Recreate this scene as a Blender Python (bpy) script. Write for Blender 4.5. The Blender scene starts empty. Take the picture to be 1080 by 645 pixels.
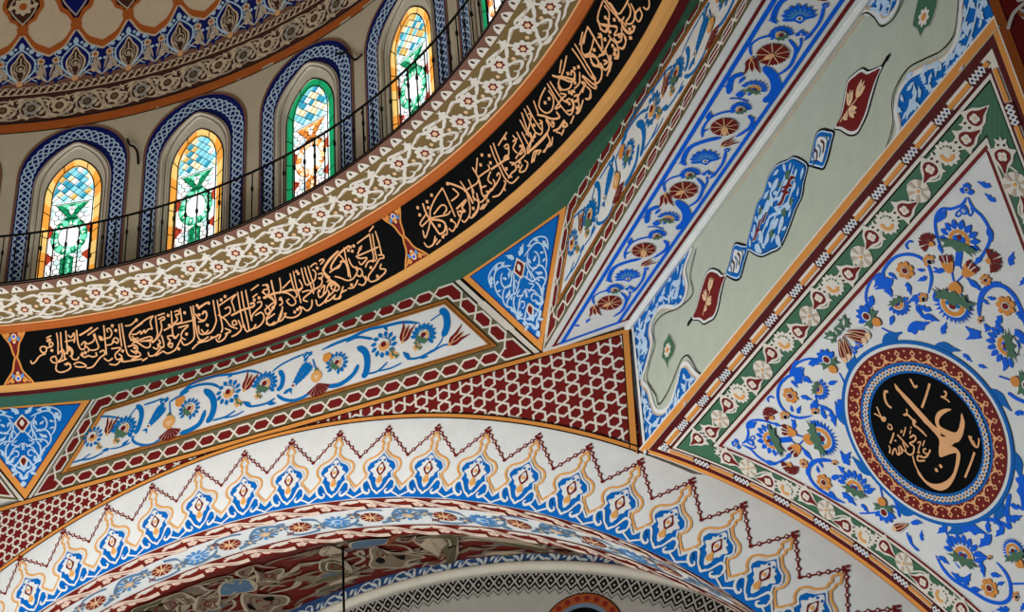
import bpy, math, random
import numpy as np
from math import pi, sin, cos, radians, degrees, sqrt, atan2
random.seed(7)

# ------------------------------------------------------------------ the place
# metres, z = 0 at eye height, floor 1.6 m below; the dome's axis is the z axis
CAM = np.array([6.3320, -3.8253, 0.0])
CAM_R = np.array([[0.90333958, 0.4220379, -0.07656122],
                  [0.29830521, -0.48989778, 0.81915454],
                  [-0.30820709, 0.76281333, 0.56844016]])   # right, up, forward
FOCAL_PX = 1685.7
FLOOR_Z = -1.6
R_DRUM, Z_DOME = 5.374, 10.346          # drum and dome radius, springing of the dome
R_LIP, Z_LIP = 5.135, 8.366             # inner edge of the gallery cornice
R_INS0, Z_INS0 = 5.704, 8.265           # upper edge of the inscription band
R_INS1, Z_INS1 = 6.000, 7.890           # lower edge of the inscription band
Z_OCT, Z_TOP = 7.106, 8.021             # octagon ledge, top of the tilted panels
AZ0 = 90.97                             # azimuth of the middle of the arch side

def V3(*a): return np.array(a, float)
K1 = V3(-2.6186, 6.2008, Z_OCT)         # octagon corners
K2 = V3(2.4055, 6.4000, Z_OCT) + V3(0, .0552, 0)
K3 = V3(6.307, 2.263, Z_OCT)
K0 = V3(6.75*cos(radians(157.6)), 6.75*sin(radians(157.6)), Z_OCT)
def tpt(az, r=6.564): return V3(r*cos(radians(az)), r*sin(radians(az)), Z_TOP)
T1, T2, T3, T4 = tpt(107.74), tpt(74.19), tpt(62.81), tpt(29.2)
T0 = tpt(119.2); TM = tpt(152.8)
WD = V3(0.99870801, 0.05081634, 0)      # along the arch wall, to the right
WN = V3(0.05081634, -0.99870801, 0)     # out of the arch wall, into the hall
UPZ = V3(0, 0, 1)
Q1 = V3(3.1946, 6.4966, Z_OCT); P1 = V3(3.1464, 6.4942, 5.955)
mir = lambda p: V3(p[1], p[0], p[2])
Q2, P2 = mir(Q1), mir(P1)
def unit(a): return a/np.linalg.norm(a)

class Surf:
    """a surface of the building: u to the right, v downwards or upwards, metres"""
    def __init__(s, f, ref): s.f = f; s.sign = 1; s._fix(ref)
    def raw(s, uv): return s.f(np.atleast_2d(np.asarray(uv, float)))
    def normal(s, uv):
        uv = np.atleast_2d(np.asarray(uv, float)); e = 1e-3
        a = s.f(uv+[e, 0])-s.f(uv-[e, 0]); b = s.f(uv+[0, e])-s.f(uv-[0, e])
        n = np.cross(a, b); return s.sign*n/np.linalg.norm(n, axis=1)[:, None]
    def _fix(s, ref):
        p = s.raw([ref])[0]; n = s.normal([ref])[0]
        s.sign = 1 if n @ (CAM-p) > 0 else -1
    def at(s, uv, h=0):
        uv = np.atleast_2d(np.asarray(uv, float)); p = s.f(uv)
        h = np.broadcast_to(np.asarray(h, float), (len(uv),))
        return p+s.normal(uv)*h[:, None]

def plane(o, ex, ey, ref=(0, 0)):
    o, ex, ey = map(np.asarray, (o, ex, ey))
    return Surf(lambda uv: o+uv[:, :1]*ex+uv[:, 1:]*ey, ref)
def ring(prof, rref, ref=(0, .01)):
    """surface of revolution; u = arc to the right of AZ0 at radius rref, v = length along the profile [(r, z), ...]"""
    P = np.array(prof, float); L = np.r_[0, np.cumsum(np.hypot(*np.diff(P, axis=0).T))]
    def f(uv):
        a = radians(AZ0)-uv[:, 0]/rref
        v = uv[:, 1]; r = np.interp(v, L, P[:, 0]); z = np.interp(v, L, P[:, 1])
        # straight continuation beyond both ends
        for k, (i, j) in ((v < 0, (0, 1)), (v > L[-1], (-1, -2))):
            if k.any():
                t = (P[i]-P[j])/np.linalg.norm(P[i]-P[j]); d = np.abs(v[k]-L[i])
                r[k] = P[i, 0]+t[0]*d; z[k] = P[i, 1]+t[1]*d
        return np.c_[r*np.cos(a), r*np.sin(a), z]
    s = Surf(f, ref); s.length = L[-1]; s.L = L; return s

# arch wall: u from K1 to the right, v = height z
S_wall = plane(V3(K1[0], K1[1], 0), WD, UPZ, (2, 6))
ARC_C, ARC_R = (2.262, 0.714), 5.611            # intrados, front edge
OUT_C, OUT_R = (2.370, 1.130), 5.889            # orange line under the lattice
PEN_C, PEN_R = (2.366, 0.794), 6.190            # edge of the pendentive
BACK_C, BACK_R, SOFFIT = (2.177, 0.204), 6.072, 0.60
# tilted panels
def ruled_panel(bl, br, tl, tr):                 # u along bl->br, v up the slope
    ex = unit(br-bl); ut = (tl-bl)@ex; dt = unit(tr-tl); H = np.linalg.norm(tl-bl-ut*ex)
    def f(uv):
        u, v = uv[:, :1], uv[:, 1:]; b = bl+u*ex; t = tl+(u-ut)*dt
        return b+(t-b)*v/H
    s = Surf(f, (1, .3)); s.H = H; return s
S_trapA = ruled_panel(K1, K2, T1, T2)
S_trapB = ruled_panel(K2, K3, T3, T4)
S_trapC = ruled_panel(K0, K1, TM, T0)
def tri_plane(a, tl, tr):                        # u along tl->tr from the middle, v up from the apex
    ex = unit(tr-tl); m = (tl+tr)/2; n = np.cross(ex, m-a); ey = unit(np.cross(n, ex))
    return plane(a, ex, ey, (0, .5))
S_triA = tri_plane(K2, T2, T3)
S_triC = tri_plane(K1, T0, T1)
# soffit of the diagonal beam: u along the beam, v from the octagon edge outwards
DG = unit(V3(1, -1, 0)); DE = unit(V3(1, 1, 0))
BEAM_W = .62
def _beam(uv):
    ex = unit(K3-K2); a = K2+uv[:, :1]*ex; b = 6.845*DE+(a@DG)[:, None]*DG+Z_OCT*UPZ
    return a+(b-a)*uv[:, 1:]/BEAM_W
S_beam = Surf(_beam, (1, .3))
# wall above the pendentive: u from the middle along the diagonal, v up from the pendentive edge
_m = (P1+P2)/2
S_diag = plane(_m, DG, unit((Q1+Q2)/2-_m), (0, .5))
# pendentive: generators along the diagonal, u across (0 = middle), v down from the straight edge
_th = np.radians(np.linspace(57.2, 8, 600))
_L = V3(K1[0], K1[1], 0)+(PEN_C[0]+PEN_R*np.cos(_th))[:, None]*WD+(PEN_C[1]+PEN_R*np.sin(_th))[:, None]*UPZ
PEN_E, PEN_Z, PEN_S = _L@DE, _L[:, 2], _L@DG
PEN_V = np.r_[0, np.cumsum(np.hypot(np.diff(PEN_E), np.diff(PEN_Z)))]
def _pend(uv):
    v = uv[:, 1]
    ex = np.minimum(v, 0)
    e = np.interp(v, PEN_V, PEN_E)+ex*.55; z = np.interp(v, PEN_V, PEN_Z)-ex*.83
    return e[:, None]*DE+uv[:, :1]*DG+z[:, None]*UPZ
S_pend = Surf(_pend, (0, 1))
def pend_half(v): return -np.interp(v, PEN_V, PEN_S)
# rings
def arc_prof(n, a0, a1): return [(R_DRUM*cos(radians(a)), Z_DOME+R_DRUM*sin(radians(a))) for a in np.linspace(a0, a1, n)]
S_dome = ring(arc_prof(60, -.4, 80), R_DRUM, (0, .5))
S_drum = ring([(R_DRUM, Z_DOME), (R_DRUM, Z_LIP-.2)], R_DRUM, (0, .5))     # v down from the springing
S_corn = ring([(R_LIP, Z_LIP), (R_INS0, Z_INS0)], 5.42, (0, .3))           # v outwards
S_ins = ring([(R_INS0, Z_INS0), (R_INS1, Z_INS1)], 5.852, (0, .2))         # v down
# arch soffit: u = along the arch (angle times radius, to the right of the crown), v = 0 front .. 1 back
def _soff(uv):
    t = pi/2-uv[:, 0]/ARC_R; w = uv[:, 1]
    f = np.c_[ARC_C[0]+ARC_R*np.cos(t), ARC_C[1]+ARC_R*np.sin(t)]
    b = np.c_[BACK_C[0]+BACK_R*np.cos(t), BACK_C[1]+BACK_R*np.sin(t)]
    p = f*(1-w[:, None])+b*w[:, None]
    return V3(K1[0], K1[1], 0)+p[:, :1]*WD+p[:, 1:]*UPZ-(w*SOFFIT)[:, None]*WN
S_soff = Surf(_soff, (0, .5))
# the vault behind the arch and the far wall
FAR = 3.0
VB_C, VB_R = (2.285, 0.322), 6.732               # where the vault meets the far wall
MO_C, MO_R = (2.50, 1.103), 5.774                # moulding on the far wall
def _vault(uv):
    t = pi/2-uv[:, 0]/ARC_R; w = uv[:, 1]
    bulge = np.sin(np.clip(w, 0, 1)*pi)*.10
    a = np.c_[BACK_C[0]+(BACK_R+.02)*np.cos(t), BACK_C[1]+(BACK_R+.02)*np.sin(t)]
    b = np.c_[VB_C[0]+VB_R*np.cos(t), VB_C[1]+VB_R*np.sin(t)]
    p = a*(1-w[:, None])+b*w[:, None]+np.c_[np.cos(t), np.sin(t)]*bulge[:, None]
    return V3(K1[0], K1[1], 0)+p[:, :1]*WD+p[:, 1:]*UPZ-(SOFFIT+w*(FAR-SOFFIT))[:, None]*WN
S_vault = Surf(_vault, (1, .5))
S_far = plane(V3(K1[0], K1[1], 0)-FAR*WN, WD, UPZ, (3, 6))

# ------------------------------------------------------------------ materials
def lin(c):
    c = c/255; return c/12.92 if c < .04045 else ((c+.055)/1.055)**2.4
MATS = {}
def mat(name, rgb, rough=.62, mottle=.10, scale=7.0, metal=0, emit=0, bump=.0):
    if name in MATS: return MATS[name]
    m = bpy.data.materials.new(name); m.use_nodes = True
    nt = m.node_tree; b = nt.nodes['Principled BSDF']
    col = [min(lin(c)*1.22, .9) for c in rgb]+[1]
    b.inputs['Roughness'].default_value = rough; b.inputs['Metallic'].default_value = metal
    b.inputs['Specular IOR Level'].default_value = .04 if sum(rgb) < 90 else .12
    if mottle:
        tc = nt.nodes.new('ShaderNodeTexCoord'); nz = nt.nodes.new('ShaderNodeTexNoise')
        nz.inputs['Scale'].default_value = scale; nz.inputs['Detail'].default_value = 6; nz.inputs['Roughness'].default_value = .65
        nt.links.new(tc.outputs['Object'], nz.inputs['Vector'])
        mx = nt.nodes.new('ShaderNodeMix'); mx.data_type = 'RGBA'
        lo = [c*(1-mottle*1.6) for c in col[:3]]+[1]; hi = [min(c*(1+mottle), .92) for c in col[:3]]+[1]
        mx.inputs[6].default_value = lo; mx.inputs[7].default_value = hi
        nt.links.new(nz.outputs['Fac'], mx.inputs[0]); nt.links.new(mx.outputs[2], b.inputs['Base Color'])
        if bump:
            bp = nt.nodes.new('ShaderNodeBump'); bp.inputs['Strength'].default_value = bump; bp.inputs['Distance'].default_value = .01
            nt.links.new(nz.outputs['Fac'], bp.inputs['Height']); nt.links.new(bp.outputs['Normal'], b.inputs['Normal'])
    else: b.inputs['Base Color'].default_value = col
    if emit:
        b.inputs['Emission Color'].default_value = col; b.inputs['Emission Strength'].default_value = emit
    m.diffuse_color = col
    MATS[name] = m; return m
PAL = dict(
    white=(204, 206, 204), cream=(206, 200, 188), warm=(214, 178, 140), orange=(200, 132, 62), amber=(206, 150, 84), rust=(164, 86, 36),
    maroon=(104, 24, 22), darkred=(76, 14, 16), blue=(0, 92, 170), blue2=(0, 88, 204), sky=(70, 132, 190), pale=(170, 196, 222), navy=(8, 22, 96),
    teal=(0, 100, 168), green=(60, 100, 76), leaf=(70, 104, 82), olive=(98, 92, 66), olive2=(112, 92, 56), deepgreen=(54, 98, 76), sage=(168, 176, 160),
    black=(6, 7, 7), ink=(20, 14, 14), grey=(150, 148, 138), stone=(196, 190, 174), plaster=(182, 172, 150), brown=(64, 36, 30), umber=(112, 80, 66),
    tan=(176, 160, 140), slate=(92, 108, 124), silver=(176, 182, 180), gold=(214, 160, 112), sand=(196, 178, 152), redbrick=(112, 30, 20), indigo=(40, 64, 100), blush=(214, 190, 172), clay=(134, 118, 100), rustdark=(134, 66, 30),
    steel=(90, 120, 150))
def M(n): return mat('paint_'+n, PAL[n], bump=.15 if n in ('plaster', 'sage', 'white', 'stone') else 0)

# ------------------------------------------------------------------ painting on a surface
LAY = .0022
def smooth(pts, closed=False, n=6):
    P = np.asarray(pts, float); m = len(P)
    if m < 3: return P
    out = []
    rng = range(m) if closed else range(m-1)
    for i in rng:
        if closed: p0, p1, p2, p3 = P[i-1], P[i], P[(i+1) % m], P[(i+2) % m]
        else: p0, p1, p2, p3 = P[max(i-1, 0)], P[i], P[i+1], P[min(i+2, m-1)]
        for t in np.linspace(0, 1, n, endpoint=False):
            out.append(.5*((2*p1)+(p2-p0)*t+(2*p0-5*p1+4*p2-p3)*t*t+(3*p1-p0-3*p2+p3)*t**3))
    if not closed: out.append(P[-1])
    return np.array(out)
class Paint:
    """flat painted shapes laid on a surface, all of them one mesh"""
    def __init__(s, surf, base=0):
        s.surf = surf; s.uv = []; s.h = []; s.faces = []; s.mi = []; s.mats = []; s.n = 0; s.base = base; s.stack = [np.eye(3)]
    def col(s, c):
        if c not in s.mats: s.mats.append(c)
        return s.mats.index(c)
    def push(s, x=0, y=0, rot=0, sx=1, sy=None):
        sy = sx if sy is None else sy; c, d = cos(rot), sin(rot)
        s.stack.append(s.stack[-1] @ np.array([[c*sx, -d*sy, x], [d*sx, c*sy, y], [0, 0, 1.]])); return s
    def pop(s): s.stack.pop()
    def __enter__(s): return s
    def __exit__(s, *a): s.pop()
    def tr(s, pts):
        P = np.asarray(pts, float); T = s.stack[-1]; return P @ T[:2, :2].T+T[:2, 2]
    def add(s, pts, faces, c, lay):
        P = s.tr(pts); k = s.n; s.cnt = (getattr(s, 'cnt', 0)+1) % 50
        s.uv.append(P); s.h.append(np.broadcast_to(np.asarray(s.base+np.asarray(lay)*LAY, float), (len(P),))+s.cnt*3.5e-5)
        i = s.col(c)
        for f in faces: s.faces.append([k+j for j in f]); s.mi.append(i)
        s.n += len(P)
    def poly(s, pts, c, lay=1): s.add(pts, [range(len(pts))], c, lay)
    def blob(s, pts, c, lay=1, n=5): P = smooth(pts, True, n); s.poly(P, c, lay)
    def strip(s, A, B, c, lay=1):
        n = len(A); s.add(np.r_[A, B], [(i, i+1, n+i+1, n+i) for i in range(n-1)], c, lay)
    def stroke(s, pts, w, c, lay=1, closed=False, n=5, sm=True, taper=False, ext=0):
        """a line of width w (a number, or one per point); taper: thin at both ends"""
        P = np.asarray(pts, float); w = np.broadcast_to(np.asarray(w, float), (len(P),))
        if sm and len(P) > 2:
            Q = smooth(np.c_[P, w], closed, n); P, w = Q[:, :2], np.maximum(Q[:, 2], 0)
        if taper:
            t = np.linspace(0, 1, len(P)); w = w*np.minimum(1, np.minimum(t, 1-t)*6+.3)
        if closed:
            d = np.roll(P, -1, 0)-np.roll(P, 1, 0)
        else: d = np.gradient(P, axis=0)
        L = np.hypot(d[:, 0], d[:, 1]); L[L == 0] = 1; nn = np.c_[-d[:, 1], d[:, 0]]/L[:, None]
        if not sm and len(P) > 2:      # mitre at the corners
            for i in range(len(P)):
                if not closed and i in (0, len(P)-1): continue
                a = P[i]-P[i-1]; b = P[(i+1) % len(P)]-P[i]
                la, lb = np.hypot(*a), np.hypot(*b)
                if la == 0 or lb == 0: continue
                na = np.array([-a[1], a[0]])/la; nb = np.array([-b[1], b[0]])/lb; m = na+nb; mm = m@m
                nn[i] = m*2/mm if mm > .4 else na
        if ext and not closed:
            P = P.copy(); P[0] -= d[0]/L[0]*ext; P[-1] += d[-1]/L[-1]*ext
        A = P+nn*w[:, None]/2; B = P-nn*w[:, None]/2
        if closed: A = np.r_[A, A[:1]]; B = np.r_[B, B[:1]]
        s.strip(A, B, c, lay)
    def line(s, pts, w, c, lay=1, closed=False): s.stroke(pts, w, c, lay, closed, sm=False)
    def disc(s, x, y, r, c, lay=1, n=14, ry=None):
        a = np.linspace(0, 2*pi, n, endpoint=False); s.poly(np.c_[x+r*np.cos(a), y+(ry or r)*np.sin(a)], c, lay)
    def annulus(s, x, y, r0, r1, c, lay=1, n=40, a0=0, a1=2*pi):
        a = np.linspace(a0, a1, n); s.strip(np.c_[x+r0*np.cos(a), y+r0*np.sin(a)], np.c_[x+r1*np.cos(a), y+r1*np.sin(a)], c, lay)
    def petal(s, x, y, a, l, w, c, lay=1, tip=.6):
        """teardrop from (x, y) in direction a"""
        t = np.array([(0, 0), (.35, .5), (tip, .5), (.88, .25), (1, 0), (.88, -.25), (tip, -.5), (.35, -.5)])*[l, w]
        ca, sa = cos(a), sin(a); s.poly(np.c_[x+t[:, 0]*ca-t[:, 1]*sa, y+t[:, 0]*sa+t[:, 1]*ca], c, lay)
    def leaf(s, x, y, a, l, w, c, lay=1, bend=.25):
        """pointed leaf curving to one side"""
        t = np.linspace(0, 1, 8); mid = np.c_[t*l, bend*l*np.sin(t*pi/2)**2]; ww = w*np.sin(t*pi)**.8/2
        ca, sa = cos(a), sin(a); A = mid+np.c_[0*t, ww]; B = mid-np.c_[0*t, ww]
        r = lambda P: np.c_[x+P[:, 0]*ca-P[:, 1]*sa, y+P[:, 0]*sa+P[:, 1]*ca]
        s.strip(r(A), r(B), c, lay)
    def grid(s, u0, u1, v0, v1, nu, nv, c, lay=0):
        uu, vv = np.meshgrid(np.linspace(u0, u1, nu+1), np.linspace(v0, v1, nv+1))
        s.add(np.c_[uu.ravel(), vv.ravel()], [(j*(nu+1)+i, j*(nu+1)+i+1, (j+1)*(nu+1)+i+1, (j+1)*(nu+1)+i) for j in range(nv) for i in range(nu)], c, lay)
    def quad(s, a, b, c_, d, nu, nv, c, lay=0):
        a, b, c_, d = map(np.asarray, (a, b, c_, d))
        P = [(a*(1-i/nu)+b*i/nu)*(1-j/nv)+(d*(1-i/nu)+c_*i/nu)*j/nv for j in range(nv+1) for i in range(nu+1)]
        s.add(P, [(j*(nu+1)+i, j*(nu+1)+i+1, (j+1)*(nu+1)+i+1, (j+1)*(nu+1)+i) for j in range(nv) for i in range(nu)], c, lay)
    def slab(s, u0, u1, v0, v1, nu, nv, c, thick=.12, lay=0):
        """a solid shell: painted face, back and edges"""
        k = s.n; s.grid(u0, u1, v0, v1, nu, nv, c, lay); s.grid(u0, u1, v0, v1, nu, nv, c, lay-thick/LAY)
        m = (nu+1)*(nv+1); i = s.col(c)
        e = [j for j in range(nu+1)]+[j*(nu+1)+nu for j in range(1, nv+1)]+[nv*(nu+1)+j for j in range(nu-1, -1, -1)]+[j*(nu+1) for j in range(nv-1, 0, -1)]
        for a, b in zip(e, e[1:]+e[:1]): s.faces.append([k+a, k+b, k+m+b, k+m+a]); s.mi.append(i)
    def board(s, pts, c, thick=.08, lay=0):
        """a flat solid panel with the outline pts"""
        k = s.n; n = len(pts); s.poly(pts, c, lay); s.poly(pts, c, lay-thick/LAY); i = s.col(c)
        for a in range(n): b = (a+1) % n; s.faces.append([k+a, k+b, k+n+b, k+n+a]); s.mi.append(i)
    def build(s, name, parent=None):
        if not s.n: return None
        uv = np.concatenate(s.uv); h = np.concatenate(s.h)
        P = s.surf.at(uv, h)
        return mesh(name, P, s.faces, s.mats, s.mi, parent)
C = bpy.context.scene.collection
def mesh(name, P, faces, cols, mi, parent=None, smooth_=False):
    me = bpy.data.meshes.new(name); me.from_pydata([tuple(p) for p in P], [], [list(f) for f in faces])
    for c in cols: me.materials.append(c if isinstance(c, bpy.types.Material) else M(c))
    me.polygons.foreach_set('material_index', np.asarray(mi, dtype=np.int32))
    if smooth_: me.polygons.foreach_set('use_smooth', np.ones(len(me.polygons), dtype=bool))
    me.update()
    o = bpy.data.objects.new(name, me); C.objects.link(o)
    if parent is not None:
        o.parent = parent
        from mathutils import Matrix
        o.matrix_parent_inverse = Matrix.Translation(-parent.location)
    return o
def empty(name, loc=(0, 0, 0)):
    o = bpy.data.objects.new(name, None); o.empty_display_size = .1; C.objects.link(o); o.location = loc
    return o
def tag(o, label, cat, group=None, kind=None):
    o['label'] = label; o['category'] = cat
    if group: o['group'] = group
    if kind: o['kind'] = kind
    return o
def sweep(path, prof, closed=False):
    """verts and faces of a bar: path of 3D points, prof = list of (side, up) offsets with world z up"""
    P = np.asarray(path, float); n = len(P); m = len(prof)
    d = np.gradient(P, axis=0); d /= np.linalg.norm(d, axis=1)[:, None]
    up = np.where(np.abs(d[:, 2:]) > .9, V3(1, 0, 0), UPZ); sd = np.cross(d, up); sd /= np.linalg.norm(sd, axis=1)[:, None]; u2 = np.cross(sd, d)
    V = np.concatenate([P+sd*a+u2*b for a, b in prof]); F = []
    for j in range(m):
        k = (j+1) % m
        for i in range(n-1): F.append((j*n+i, j*n+i+1, k*n+i+1, k*n+i))
    F.append([j*n for j in range(m)]); F.append([j*n+n-1 for j in reversed(range(m))])
    return V, F
def tube(name, paths, r, c, parent=None, k=6):
    """round bars along several paths, one mesh"""
    Vs, Fs, n = [], [], 0
    for p in paths:
        V, F = sweep(p, [(r*cos(2*pi*i/k), r*sin(2*pi*i/k)) for i in range(k)])
        Vs.append(V); Fs += [[q+n for q in f] for f in F]; n += len(V)
    return mesh(name, np.concatenate(Vs), Fs, [c], [0]*len(Fs), parent, True)

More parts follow.
